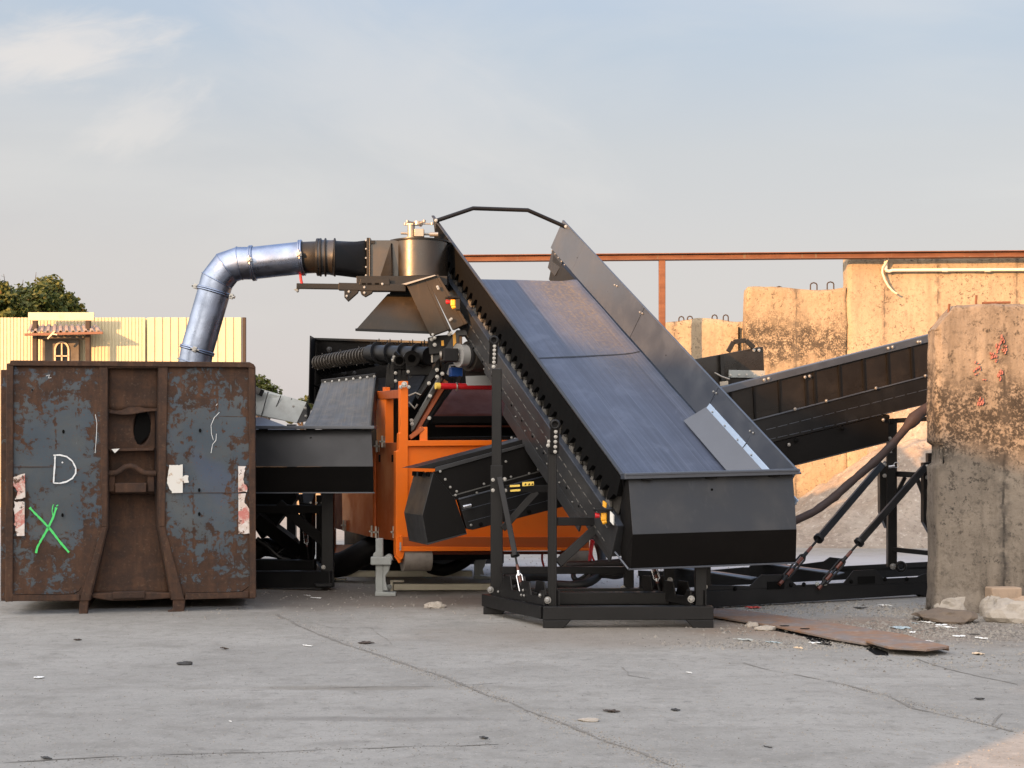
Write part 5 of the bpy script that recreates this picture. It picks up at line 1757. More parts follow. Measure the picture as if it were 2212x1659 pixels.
dp('lower_cover', [K7(262, 1332), K7(720, 1216), K7(1386, 1052), K7(1390, 1222), K7(845, 1358), K7(262, 1500)], 0.0, .06, 'black_matt', .003)
dp('lower_cover_edge', [K7(845, 1352), K7(1390, 1216), K7(1390, 1223), K7(845, 1360)], .01, .04, 'grey_panel', .002)
for x, y in ((632, 843), (659, 835), (1387, 650), (1413, 643), (783, 1237), (1356, 1086), (1568, 612), (1582, 612)):
    bolt(dc, d7(x, y, .04), (.3, -1, 0), .024)
for x, y in ((880, 826), (908, 820), (820, 1020), (1010, 970), (1312, 893), (1612, 818)):
    bolt(dc, d7(x, y, .045), (.3, -1, 0), .022)
for x, y in ((828, 1210), (1107, 1138), (1383, 1068)):
    bolt(dc, d7(x, y, .03), (.3, -1, 0), .024, MT['dark_hole'])
# upright sheet with handle beyond the near skirt
mb = MB()
mb.prism([K_ for K_ in (pk(K7, 150, 728, 17.6), pk(K7, 625, 640, 17.9), pk(K7, 636, 862, 17.9), pk(K7, 150, 990, 17.6))], V((0, .03, 0)))
sh = part('end_sheet', mb, MT['sunlit_brown'], dc, .004)
mb = MB(); mb.bar(pk(K7, 373, 690, 17.7), pk(K7, 380, 850, 17.7), .04, .05); part('stiffener', mb, MT['black'], sh)
mb = MB(); mb.bar(pk(K7, 415, 806, 17.75), pk(K7, 635, 810, 17.85), .09, .03); cs_ = part('clamp_strip', mb, MT['jack_grey'], sh, .003)
for x in (427, 480, 525, 571, 618): bolt(cs_, pk(K7, x, 813 - (x - 427) * .02, 17.73), (0, -1, 0), .016)
for x in (569, 600): bolt(sh, pk(K7, x, 662, 17.86), (0, -1, 0), .022)
mb = MB()
hq = [pk(K7, x, y, 17.8) for x, y in ((412, 672), (445, 612), (520, 603), (570, 648))]
for a, b in zip(hq[:-1], hq[1:]): mb.bar(a, b, .055, .05)
part('handle', mb, MT['black'], sh, .004)
mb = MB(); mb.tube([pk(K7, 330, 800, 17.5), pk(K7, 370, 822, 17.5), pk(K7, 420, 840, 17.5)], .012, 8)
mb.bar(pk(K7, 362, 868, 17.5), pk(K7, 412, 862, 17.5), .05, .03)
part('latch', mb, MT['light_metal'], sh)
# trestle on the right
def bs(x, y, off=0.0):
    """point on the plane of the trestle frame's near long side"""
    D = (14.43 - off) / (1 - .50 * (x - CX) / FP)
    return pt(x, y, D)
def b8(x, y, o=0.0): return bs(*K8(x, y), o)
bdir = V((.894, .447, 0)); bnr = V((-.447, .894, 0))
def bprism(name, poly, off, th, mat='black', bv=.004, parent=None):
    mb = MB(); mb.prism([b8(x, y, off) for x, y in poly], bnr * th)
    return part(name, mb, MT[mat], parent or dc, bv)
bprism('base_frame', [(60, 1150), (1560, 1092), (1900, 1080), (1900, 1150), (1560, 1170), (1480, 1170), (215, 1248), (60, 1256)], 0, .12, 'black', .006)
mb = MB(); mb.prism([b8(60, 1100) + bnr * 1.0, b8(1900, 1030) + bnr * 1.0, b8(1900, 1090) + bnr * 1.0, b8(60, 1190) + bnr * 1.0], bnr * .12)
part('base_frame', mb, MT['black'], dc, .006)
bprism('foot', [(60, 1256), (215, 1246), (160, 1272), (60, 1278)], 0, .12)
bprism('foot', [(1450, 1168), (1600, 1162), (1600, 1192), (1500, 1192)], 0, .12)
web = [(60, 1150), (60, 1082), (130, 1110), (400, 1118), (470, 1048), (620, 1048), (690, 1112), (985, 1098), (1045, 1022), (1180, 1014), (1235, 1072), (1440, 1062), (1480, 1042), (1600, 1030), (1900, 1020), (1900, 1084), (1560, 1094)]
bprism('web_plate', web, .004, .014)
webf = [(20, 1100), (20, 1062), (180, 1068), (245, 1010), (395, 1004), (455, 1062), (700, 1040), (735, 1040), (785, 975), (930, 968), (990, 1030), (1215, 1000), (1255, 972), (1345, 982), (1360, 1005), (1330, 1032), (1900, 1000), (1900, 1050)]
mb = MB()
mb.prism([b8(x, y) + bnr * (1.0) for x, y in webf], bnr * .014)
part('web_plate', mb, MT['black'], dc, .004)
for xl, xr_, yt, yb_ in ((508, 614, 1092, 1140), (1072, 1178, 1060, 1106)):
    bprism('fork_pocket', [(xl, yt), (xr_, yt - 3), (xr_, yb_ - 4), (xl, yb_)], .010, .008, 'dark_hole', 0)
for xa, ya in ((272, 1046), (815, 1016)):
    mb = MB()
    mb.face([b8(xa, ya) + bnr * .98, b8(xa + 70, ya - 4) + bnr * .98, b8(xa + 192, ya + 22) + bnr * .05, b8(xa + 150, ya + 34) + bnr * .05])
    part('fork_channel', mb, MT['skirt'], dc, thick=.012)
for x, y in ((307, 1134), (655, 1112), (735, 1108), (1030, 1090), (1375, 1075), (1240, 1076)):
    bolt(dc, b8(x, y, .008), (.3, -1, 0), .022, MT['dark_hole'])
for x, y in ((818, 1105), (868, 1103)): bolt(dc, b8(x, y, .008), (.3, -1, 0), .022, MT['jack_grey'])
bolt(dc, b8(117, 1124, .03), (0, -1, 0), .035)
bolt(dc, pk(Z5, 520, 1062, 15.3), (0, -1, 0), .035)
bolt(dc, pk(Z5, 897, 1137, 14.9), (0, -1, 0), .035)
DT = 17.35
def k8(x, y, D=DT): return pk(K8, x, y, D)
def trail(name, a, b, w, d, mat='black'):
    mb = MB(); mb.bar(a, b, w, d); return part(name, mb, MT[mat], dc, .006)
trail('trestle_leg', k8(1281, 80), k8(1281, 1000), .105, .105)
trail('trestle_leg', k8(1519, 290, 16.9), k8(1540, 1080, 16.9), .075, .10)
trail('trestle_leg', pk(K8, 1850, 60, 18.0), pk(K8, 1850, 1050, 18.0), .10, .10)
mb = MB(); mb.prism([k8(1208, 395, 17.2), k8(1250, 340, 17.2), k8(1250, 760, 17.2), k8(1210, 660, 17.2)], V((0, .12, 0))); part('leg_gusset', mb, MT['black'], dc, .004)
mb = MB(); mb.prism([k8(1252, 290, 17.15), k8(1305, 290, 17.15), k8(1305, 560, 17.15), k8(1252, 640, 17.15)], V((0, .02, 0))); part('leg_plate', mb, MT['black'], dc, .004)
mb = MB(); mb.prism([k8(1480, 350, 16.75), k8(1530, 345, 16.75), k8(1545, 800, 16.75), k8(1520, 790, 16.75), k8(1480, 720, 16.75)], V((0, .12, 0))); part('leg_gusset', mb, MT['black'], dc, .004)
trail('cross_bar', k8(1262, 92, 17.3), k8(1700, 66, 17.6), .055, .06)
trail('cross_bar', k8(1260, 418), k8(1490, 430, 17.0), .065, .06)
trail('cross_bar', k8(1270, 888), k8(1545, 916, 17.0), .055, .06)
trail('diagonal', k8(1305, 560), k8(1365, 440), .045, .04)
trail('diagonal', k8(1440, 450, 17.05), k8(1490, 580, 17.0), .045, .04)
brace(dc, k8(1218, 365, 17.1), b8(640, 1042, .0), .68, .036, 'black')
brace(dc, k8(1488, 378, 16.7), b8(870, 1085, .05), .66, .036, 'black')
for x, y, D in ((1237, 363, 17.1), (1238, 431, 17.1), (1270, 200, 17.2), (1272, 285, 17.2), (1502, 373, 16.7), (1504, 442, 16.7)): bolt(dc, k8(x, y, D), (0, -1, 0), .028)
for y in (510, 575, 640): bolt(dc, k8(1506, y, 16.73), (0, -1, 0), .02, MT['dark_hole'])
mb = MB(); mb.ring(k8(1310, 365, 17.1), (0, 1, .1), .03, .004, 14); mb.cyl(k8(1262, 378, 17.1), k8(1300, 372, 17.1), .018, 8); part('locking_pin', mb, MT['steel'], dc)
bolt(dc, k8(1291, 996, 17.25), (0, -1, 0), .045)
mb = MB(); mb.ring(k8(1338, 998, 17.25), (0, 1, 0), .05, .02, 16); part('eye_plate', mb, MT['black'], dc)
# left trestle legs of the same frame hidden behind the hopper
trail('trestle_leg', pk(Z5, 512, 500, 15.35), pk(Z5, 512, 1060, 15.35), .11, .10)
trail('trestle_leg', pk(Z5, 905, 500, 14.95), pk(Z5, 905, 1130, 14.95), .10, .10)

# brown wrapped hose bundle
mb = MB()
hp_ = [(1700, -60, 17.2), (1520, 5, 17.0), (1450, 55, 16.9), (1375, 130, 16.8), (1290, 230, 16.7), (1200, 320, 16.6), (1060, 450, 16.45), (930, 560, 16.3), (800, 650, 16.15), (690, 708, 16.0), (560, 760, 15.8), (400, 800, 15.7)]
hp_ = [pk(K8, *a) for a in hp_]
fine = []
for a, b in zip(hp_[:-1], hp_[1:]):
    n_ = max(2, int((b - a).length / .07))
    fine += [a.lerp(b, i / n_) for i in range(n_)]
fine.append(hp_[-1])
fine = [q + V((noise.noise(q * 2), 0, noise.noise(q * 2 + V((5, 5, 5))))) * .02 for q in fine]
mb.tube(fine, [(.065 if i < len(fine) * .24 else .046) * (1 + .14 * noise.noise(fine[i] * 5) + (.18 if i % 9 == 0 else 0) - (.12 if i % 9 == 4 else 0)) for i in range(len(fine))], 14)
single('cable_bundle', mb, MT['sleeve'], 'brown cloth wrapped hose bundle hanging from the concrete slab down behind the front hopper', 'cable')

# ------------------------------------------------------------------ orange separator
MA = R(20)
sep = thing('separator', 'orange waste separator with black roller deck and grey jack legs, between the two hoppers', 'machine', (-.4, 18.2, 0))
oc = V(((865 - CX) * 16.9 / FP, 16.9, 0))
mx_, my_ = V((math.cos(R(18)), math.sin(R(18)), 0)), V((-math.sin(MA), math.cos(MA), 0))
def plane_pt(x, y, o, d):
    rx = (x - CX) / FP
    t = (rx * o.y - o.x) / (d.x - rx * d.y)
    D = o.y + t * d.y
    return pt(x, y, D)
def of(x, y, off=0.0):      # long front plane
    a = K3(x, y); return plane_pt(a[0], a[1], oc - my_ * off, mx_)
def o5(x, y, off=0.0):
    a = K5(x, y); return plane_pt(a[0], a[1], oc - my_ * off, mx_)
def ol(x, y, off=0.0):      # end plane, running back to the left
    a = K3(x, y); return plane_pt(a[0], a[1], oc - mx_ * off, my_)
def sp(name, pts_, th, mat, bv=.006, parent=None, d=None):
    mb = MB(); mb.prism(pts_, (d or my_) * th); return part(name, mb, MT[mat], parent or sep, bv)
# corner post and frame of the end
sp('corner_post', [of(946, 302, .05), of(992, 302, .05), of(990, 1225, .05), of(962, 1355, .05), of(945, 1368, .05), of(918, 1335, .05), of(918, 720, .05), of(935, 715, .05), of(938, 612, .05), of(946, 610, .05)], .10, 'orange', .006)
sp('rear_post', [ol(800, 362), ol(856, 362), ol(856, 690), ol(803, 690)], .10, 'orange', .005, d=mx_)
sp('top_bar', [ol(802, 366, .01), ol(944, 352, .01), ol(944, 404, .01), ol(802, 412, .01)], .09, 'orange_shaded', .005, d=mx_)
sp('tab', [ol(840, 338), ol(855, 338), ol(855, 365), ol(840, 365)], .06, 'orange', .003, d=mx_)
bolt(sep, of(969, 322, .11), (0, -1, 0), .04)
for x, y in ((947, 337), (994, 337)): bolt(sep, of(x, y, .06), (0, -1, 0), .025)
ep = sp('end_panel', [ol(803, 668), ol(922, 668), ol(922, 1252), ol(803, 1236)], .05, 'orange_shaded', .006, d=mx_)
for x in (820, 897):
    mb = MB()
    mb.prism([ol(x - 5, 740, .004), ol(x + 5, 740, .004), ol(x + 5, 782, .004), ol(x - 5, 784, .004)], mx_ * .004)
    part('slot', mb, MT['dark_hole'], ep)
mb = MB(); mb.cyl(ol(795, 690, .02), ol(795, 1225, .02), .018, 10); mb.cyl(ol(787, 690, .02), ol(787, 1225, .02), .014, 10)
part('hinge_rod', mb, MT['orange_shaded'], sep)
for x, y in ((775, 1195), (800, 1200), (905, 1200), (608, 1160), (805, 690), (838, 662)):
    mb = MB()
    c_ = ol(x, y, .03)
    mb.bar(c_ - V((0, 0, .07)), c_ + V((0, 0, .07)), .025, .03); mb.tube([c_ + V((.03, 0, .06)), c_ + V((.03, 0, -.07))], .008, 6); mb.box(c_, .07, .03, .02)
    part('latch', mb, MT['light_metal'], sep, .003)
sp('end_panel', [ol(598, 940), ol(784, 930), ol(786, 1234), ol(600, 1188)], .04, 'orange_shaded', .005, d=mx_)
sp('end_panel', [ol(470, 920), ol(597, 930), ol(599, 1188), ol(478, 1160)], .04, 'maroon', .005, d=mx_)  # shaded stretch of the orange end, shade put into the colour
# dark boxes added to block the view through, for the shaded inside
def ibox(name, m0, m1, y0, y1, za, zb, mat):
    mb = MB()
    c4 = [oc + mx_ * a_ + my_ * b_ for a_, b_ in ((m0, y0), (m1, y0), (m1, y1), (m0, y1))]
    mb.hexa([V((q.x, q.y, za)) for q in c4], [V((q.x, q.y, zb)) for q in c4])
    return part(name, mb, MT[mat], sep, .01)
ibox('dark_inner_box', .07, 2.0, .25, 4.4, .66, 1.62, 'black_matt')
ibox('dark_inner_plate', .16, .22, .5, 3.6, 1.6, 2.30, 'black_matt')
ibox('dark_under_box', .35, 1.7, 1.3, 4.2, .30, .655, 'black_matt')
# front trough
sp('front_panel', [of(985, 690), o5(1232, 526), o5(1232, 1085), of(985, 1232)], .05, 'orange', .004)
sp('top_flange', [of(984, 655, .05), o5(1235, 500, .05), o5(1235, 528, .05), of(984, 690, .05)], .12, 'orange', .006)
lip = sp('bottom_rail', [of(950, 1228, .06), o5(1238, 1080, .06), o5(1238, 1142, .06), of(950, 1284, .06)], .12, 'orange_shaded', .006)
sp('bottom_rail', [of(945, 1284, .075), o5(1240, 1142, .075), o5(1240, 1158, .075), of(945, 1314, .075)], .14, 'orange', .004)
sp('lower_edge', [of(960, 1316, .03), o5(1238, 1162, .03), o5(1238, 1180, .03), of(960, 1334, .03)], .05, 'maroon', .003)
mb = MB(); mb.bar(of(1083, 575), of(1083, 660), .09, .06); part('stay', mb, MT['orange'], sep, .004)
mb = MB(); mb.bar(of(1000, 640, .0), of(1082, 582, .0), .05, .06); part('stay', mb, MT['orange_shaded'], sep, .004)
sp('corner_flange', [of(940, 1225, .07), of(958, 1218, .07), of(962, 1300, .07), of(945, 1312, .07), of(936, 1290, .07)], .03, 'orange', .006)
mb = MB(); mb.prism([of(941, 1262, .104), of(950, 1260, .104), of(950, 1308, .104), of(941, 1310, .104)], my_ * .005); part('label_plate', mb, MT['jack_grey'], sep)
mb = MB(); mb.cyl(of(957, 1362, -.05), of(1120, 1360, -.05), .155 / 1.0 * .88, 28); part('roller', mb, MT['roller'], sep)
mb = MB(); mb.cyl(o5(1085, 1208, -.02), o5(1228, 1208, -.02), .14, 28); part('roller', mb, MT['roller'], sep)
mb = MB(); mb.prism([of(912, 1335, .03), of(945, 1366, .03), of(945, 1380, .03), of(935, 1385, .03), of(908, 1345, .03)], V((.02, .1, 0))); part('roller_bracket', mb, MT['orange'], sep, .004)
for x in (1118, 1128): pass
sp('roller_bracket', [of(1116, 1316, 0), of(1130, 1316, 0), of(1128, 1365, 0), of(1118, 1370, 0)], .08, 'orange', .003)
# interior: dark trough with sloping chute sheets
mb = MB()
back_o = my_ * 2.2
mb.face([of(1000, 1190, -.1), o5(1235, 1120, -.1), o5(1235, 1120, -.1) + back_o, of(1000, 1190, -.1) + back_o])
part('trough_floor', mb, MT['maroon'], sep, thick=.02)
mb = MB()
mb.face([of(1000, 700, -.1) + back_o, o5(1235, 560, -.1) + back_o, o5(1235, 1120, -.1) + back_o, of(1000, 1190, -.1) + back_o])
part('trough_back', mb, MT['maroon'], sep, thick=.03)
mb = MB()
mb.face([of(1105, 640, -.3), o5(1235, 480, -.3), o5(1235, 470, -.3) + V((0, .9, 0)), of(1105, 640, -.3) + V((-.2, .9, 0))])
part('trough_cover', mb, MT['black_matt'], sep, thick=.02)
def zz(x, y, D): return pk(Z1, x, y, D)
mb = MB()
def chute(u, v):
    a = zz(640, 1060, 18.9).lerp(zz(1900, 1060, 19.4), u)
    b = zz(340, 1480, 17.8).lerp(zz(1900, 1480, 18.4), u)
    return a.lerp(b, v) + V((0, 0, .015 * noise.noise(V((u * 8, v * 5, 1)))))
mb.grid(chute, 16, 8, True)
part('chute_sheet', mb, MT['maroon'], sep, thick=.012)
mb = MB(); mb.bar(zz(330, 1505, 17.75), zz(1900, 1495, 18.3), .09, .08); part('chute_beam', mb, MT['black_matt'], sep, .006)
mb = MB(); mb.bar(zz(380, 1585, 17.7), zz(1900, 1590, 18.2), .02, .03); part('chute_rod', mb, MT['maroon'], sep)
mb = MB(); mb.face([zz(250, 1500, 18.2), zz(1900, 1500, 18.7), zz(1900, 1720, 18.7), zz(250, 1720, 18.2)]); part('rubber_curtain', mb, MT['black_matt'], sep, thick=.02)
# red roller with yellow end
mb = MB(); mb.cyl(zz(432, 1062, 17.15), zz(1340, 1075, 17.5), .036, 20); rp = part('red_pole', mb, MT['red'], sep)
mb = MB(); mb.cyl(zz(382, 1060, 17.13), zz(436, 1062, 17.15), .039, 20); part('pole_cap', mb, MT['yellow'], rp)
mb = MB(); mb.ring(zz(655, 1072, 17.22), (1, .3, 0), .044, .009, 20); part('pole_clip', mb, MT['light_metal'], rp)
# wiper plate and brown drum with its motor
mb = MB(); mb.prism([zz(775, 932, 17.0), zz(1180, 920, 17.2), zz(1180, 1052, 17.2), zz(800, 1055, 17.0), zz(782, 1030, 17.0)], V((0, .02, 0))); part('scraper_plate', mb, MT['zinc'], sep, .004)
mb = MB(); mb.cyl(zz(805, 672, 17.15), zz(1250, 672, 17.45), .175, 36)
mb.cyl(zz(860, 672, 17.19), zz(930, 672, 17.24), .18, 36)
part('brush_drum', mb, MT['drum_brown'], sep)
mb = MB(); mb.prism([zz(800, 660, 17.2), zz(1150, 640, 17.45), zz(1130, 930, 17.5), zz(770, 935, 17.25)], V((0, .1, 0))); part('drum_belt', mb, MT['drum_brown'], sep)
mb = MB(); mb.cyl(zz(680, 660, 17.05), zz(778, 662, 17.10), .125, 28); mb.cyl(zz(672, 660, 17.05), zz(690, 660, 17.06), .135, 28); hd = part('hub', mb, MT['zinc'], sep, .006)
mb = MB(); mb.cyl(zz(770, 664, 17.10), zz(800, 664, 17.12), .145, 28); part('bearing', mb, MT['hose'], hd)
mb = MB(); mb.bar(zz(465, 658, 17.0), zz(660, 662, 17.05), .155, .16); mo = part('motor', mb, MT['black'], sep, .012)
mb = MB(); mb.cyl(zz(438, 660, 17.0), zz(466, 660, 17.0), .05, 14); mb.cyl(zz(645, 655, 17.0), zz(685, 655, 17.0), .022, 8); part('shaft_end', mb, MT['light_metal'], mo)
mb = MB(); mb.prism([zz(668, 795, 17.6), zz(760, 790, 17.6), zz(755, 826, 17.6), zz(670, 826, 17.6)], V((0, .05, 0))); mb.cyl(zz(650, 770, 17.6), zz(740, 770, 17.62), .03, 10); part('hose_clamp', mb, MT['light_metal'], sep, .003)
mb = MB(); mb.prism([zz(558, 785, 17.6), zz(660, 770, 17.6), zz(660, 790, 17.6), zz(580, 800, 17.6), zz(560, 920, 17.6), zz(520, 905, 17.6), zz(545, 840, 17.6)], V((0, .05, 0))); part('bracket', mb, MT['white_label'], sep, .003)
mb = MB(); mb.bar(zz(568, 880, 17.55), zz(720, 882, 17.6), .105, .1); vb_ = part('valve_block', mb, MT['blue'], sep, .008)
mb = MB(); mb.bar(zz(700, 925, 17.55), zz(655, 1060, 17.6), .04, .03); part('lever', mb, MT['hose'], sep, .003)
mb = MB()
mb.tube([zz(520, 740, 17.6), zz(480, 790, 17.55), zz(465, 860, 17.55), zz(480, 940, 17.6), zz(440, 960, 17.7)], .018, 8)
mb.tube([zz(560, 720, 17.6), zz(500, 770, 17.55), zz(490, 850, 17.55), zz(520, 930, 17.6)], .015, 8)
part('hydraulic_hose', mb, MT['hose'], sep)
# inclined side channel
mb = MB(); mb.prism([zz(438, 700, 17.5), zz(330, 850, 17.5), zz(115, 1190, 17.4), zz(150, 1240, 17.4), zz(310, 1000, 17.5), zz(430, 850, 17.5)], V((.02, .06, 0))); part('channel', mb, MT['black'], sep, .004)
mb = MB(); mb.prism([zz(60, 1660, 17.3), zz(90, 1640, 17.3), zz(450, 1000, 17.4), zz(440, 930, 17.4), zz(385, 985, 17.4), zz(60, 1560, 17.3)], V((.02, .06, 0))); part('channel', mb, MT['sunlit_brown'], sep, .004)
mb = MB(); mb.bar(zz(100, 1690, 17.4), zz(520, 1000, 17.55), .06, .08); part('channel', mb, MT['orange_shaded'], sep, .004)
mb = MB(); mb.bar(zz(215, 1600, 17.45), zz(600, 980, 17.6), .05, .08); part('channel', mb, MT['black_matt'], sep, .004)
for x, y in ((68, 1510), (75, 1555), (400, 850), (402, 940), (295, 1025), (470, 900), (310, 1190), (300, 1480)):
    bolt(sep, zz(x, y, 17.25), (0, -1, 0), .026)
mb = MB(); mb.tube([zz(30, 1190, 17.4), zz(120, 1150, 17.4), zz(190, 1180, 17.4)], .012, 8); mb.tube([zz(30, 1270, 17.5), zz(110, 1360, 17.5), zz(150, 1300, 17.5)], .014, 8); part('cable', mb, MT['light_metal'], sep)
# top bracket where the struts stand
mb = MB(); mb.prism([zz(278, 430, 17.2), zz(420, 400, 17.2), zz(620, 385, 17.2), zz(640, 420, 17.2), zz(480, 620, 17.2), zz(400, 640, 17.2), zz(300, 650, 17.2)], V((.03, .2, 0))); tb2 = part('top_bracket', mb, MT['black'], sep, .005)
mb = MB(); mb.prism([zz(655, 330, 17.15), zz(768, 330, 17.15), zz(880, 400, 17.15), zz(690, 402, 17.15), zz(690, 540, 17.15), zz(650, 600, 17.15), zz(480, 605, 17.15)], V((.03, .2, 0))); part('top_bracket', mb, MT['grey_panel'], sep, .005)
for pl in ([(454, 470), (488, 465), (492, 535), (458, 540)], [(606, 390), (640, 355), (652, 495), (612, 545)]):
    mb = MB(); mb.prism([zz(x, y, 17.13) for x, y in pl], V((0, .006, 0))); part('warning_label', mb, MT['amber'], sep)
mb = MB(); mb.prism([zz(322, 650, 17.3), zz(440, 635, 17.3), zz(440, 690, 17.3), zz(380, 752, 17.3), zz(326, 754, 17.3)], V((0, .05, 0))); part('side_plate', mb, MT['grey_panel'], sep, .003)
mb = MB(); mb.prism([zz(322, 652, 17.28), zz(345, 650, 17.28), zz(345, 752, 17.28), zz(326, 754, 17.28)], V((0, .03, 0))); part('plate_edge', mb, MT['light_metal'], sep)
for x, y in ((340, 372), (370, 428), (330, 450), (560, 385), (575, 365), (592, 590), (370, 522)): bolt(sep, zz(x, y, 17.12), (0, -1, 0), .026)
# roller deck
def z3(x, y, D): return pk(Z3, x, y, D)
mb = MB()
mb.prism([pk(K3, 436, 50, 20.8), pk(K3, 1150, 72, 20.2), pk(K3, 1260, 130, 20.1), pk(K3, 1620, 420, 19.9), pk(K3, 1620, 800, 19.9), pk(K3, 480, 800, 20.75), pk(K3, 480, 445, 20.76), pk(K3, 428, 440, 20.8)], V((.0, .05, 0)))
part('back_wall', mb, MT['black_matt'], sep, .004)
mb = MB(); mb.prism([pk(K3, 436, 50, 20.78), pk(K3, 442, 50, 20.78), pk(K3, 432, 440, 20.78), pk(K3, 427, 440, 20.78)], V((0, -.5, 0))); part('back_wall_edge', mb, MT['black'], sep)
mb = MB(); mb.bar(pk(K3, 436, 52, 20.78), pk(K3, 1110, 72, 20.18), .03, .04); part('back_wall_rim', mb, MT['black'], sep)
mb = MB(); mb.face([pk(K3, 430, 330, 20.75), pk(K3, 1100, 260, 20.0), pk(K3, 1000, 460, 18.8), pk(K3, 790, 460, 19.0)]); part('deck_sheet', mb, MT['black_matt'], sep, thick=.02)
# disc shaft
sa, sb_ = z3(0, 925, 20.3), z3(690, 812, 19.5)
mb = MB(); mb.cyl(sa, sb_, .055, 20); part('disc_shaft', mb, MT['black'], sep)
for i in range(19):
    t = i / 18
    c_ = sa.lerp(sb_, t); ax = (sb_ - sa).normalized()
    rr_ = .098 + .012 * t
    mb = MB(); mb.cyl(c_, c_ + ax * .016, rr_, 30)
    for j in range(2):
        a_ = 2 * math.pi * j / 2 + i * .5
        u_ = ax.orthogonal().normalized(); w2 = ax.cross(u_)
        dd_ = u_ * math.cos(a_) + w2 * math.sin(a_)
        mb.cyl(c_ + dd_ * rr_, c_ + dd_ * (rr_ + .022), .008, 6)
    part('disc', mb, MT['disc_edge'], sep)
# smooth drum with screw flight
da, db = z3(690, 800, 19.45), z3(1470, 835, 18.3)
mb = MB(); mb.cyl(da, db, .112, 36); dr_ = part('screw_drum', mb, MT['black'], sep)
ax = (db - da).normalized(); u_ = ax.orthogonal().normalized(); w2 = ax.cross(u_)
mb = MB()
N_ = 160
for i in range(N_):
    for_pts = []
    q_ = []
    for j in (i, i + 1):
        t = j / N_; a_ = t * 2 * math.pi * 4.4 + .8
        d_ = u_ * math.cos(a_) + w2 * math.sin(a_)
        q_.append((da.lerp(db, t) + d_ * .108, da.lerp(db, t) + d_ * .150))
    mb.face([q_[0][0], q_[0][1], q_[1][1], q_[1][0]])
part('screw_flight', mb, MT['black'], dr_, thick=.012)
mb = MB()
for i in range(22):
    t = i / 21
    c_ = da.lerp(db, t) + V((0, .10, 0))
    h_ = (.185 if i % 4 == 3 else .165 if i % 4 == 2 else .145)
    mb.cyl(c_, c_ + V((0, 0, h_ + .02)), .007, 6)
part('pins', mb, MT['black'], dr_)
# second row of discs in the shade
sa2, sb2 = z3(40, 1010, 20.5), z3(760, 880, 19.9)
mb = MB(); mb.cyl(sa2, sb2, .05, 16); part('disc_shaft', mb, MT['black_matt'], sep)
for i in range(22):
    c_ = sa2.lerp(sb2, i / 21); ax2 = (sb2 - sa2).normalized()
    mb = MB(); mb.cyl(c_, c_ + ax2 * .012, .095, 24); part('disc', mb, MT['black'], sep)
# upright bracket pairs in front of the deck
for x0, x1, yb_, yt in ((885, 945, 1250, 930), (930, 1005, 1260, 905), (1040, 1095, 1190, 905), (1090, 1172, 1165, 905)):
    mb = MB(); mb.prism([z3(x0, yb_, 18.6), z3(x0 + 18, yt + 60, 18.6), z3(x0 + 40, yt, 18.6), z3(x1, yt, 18.6), z3(x1, yb_, 18.6)], V((.0, .10, 0)))
    part('bracket', mb, MT['black'], sep, .004)
mb = MB(); mb.bar(z3(1180, 975, 18.55), z3(1520, 975, 18.4), .22, .1); part('cross_beam', mb, MT['black'], sep, .006)
mb = MB(); mb.bar(z3(1000, 960, 18.6), z3(1180, 960, 18.55), .10, .05); part('cross_beam', mb, MT['black_matt'], sep, .006)
for x, y in ((1232, 868), (1070, 895)):
    mb = MB(); q = z3(x, y, 18.3); mb.cyl(q, q + V((0, .06, 0)), .10 if x > 1200 else .07, 20); ey = part('eye_lug', mb, MT['black'], sep, .004)
    mb = MB(); mb.cyl(q + V((0, -.004, 0)), q, .05, 16); part('hole', mb, MT['dark_hole'], ey)
mb = MB(); mb.tube([z3(1010, 790, 18.5), z3(1050, 830, 18.5), z3(1110, 880, 18.5), z3(1160, 830, 18.5)], .03, 8); mb.tube([z3(1010, 800, 18.5), z3(1000, 850, 18.5), z3(975, 890, 18.5)], .02, 8); part('hydraulic_hose', mb, MT['hose'], sep)
for x, y in ((1000, 850), (1165, 860), (1185, 1040), (1020, 1058), (1020, 1160), (985, 890)): bolt(sep, z3(x, y, 18.35), (0, -1, 0), .024)
for x, y in ((205, 1050), (345, 1055), (490, 1060), (635, 1068), (155, 748)): bolt(sep, z3(x, y, 20.6), (0, -1, 0), .035, MT['grey_panel'])
mb = MB(); mb.prism([z3(1190, 1045, 18.5), z3(1290, 1050, 18.5), z3(1200, 1130, 18.5)], V((0, .04, 0))); part('gusset', mb, MT['grey_panel'], sep)
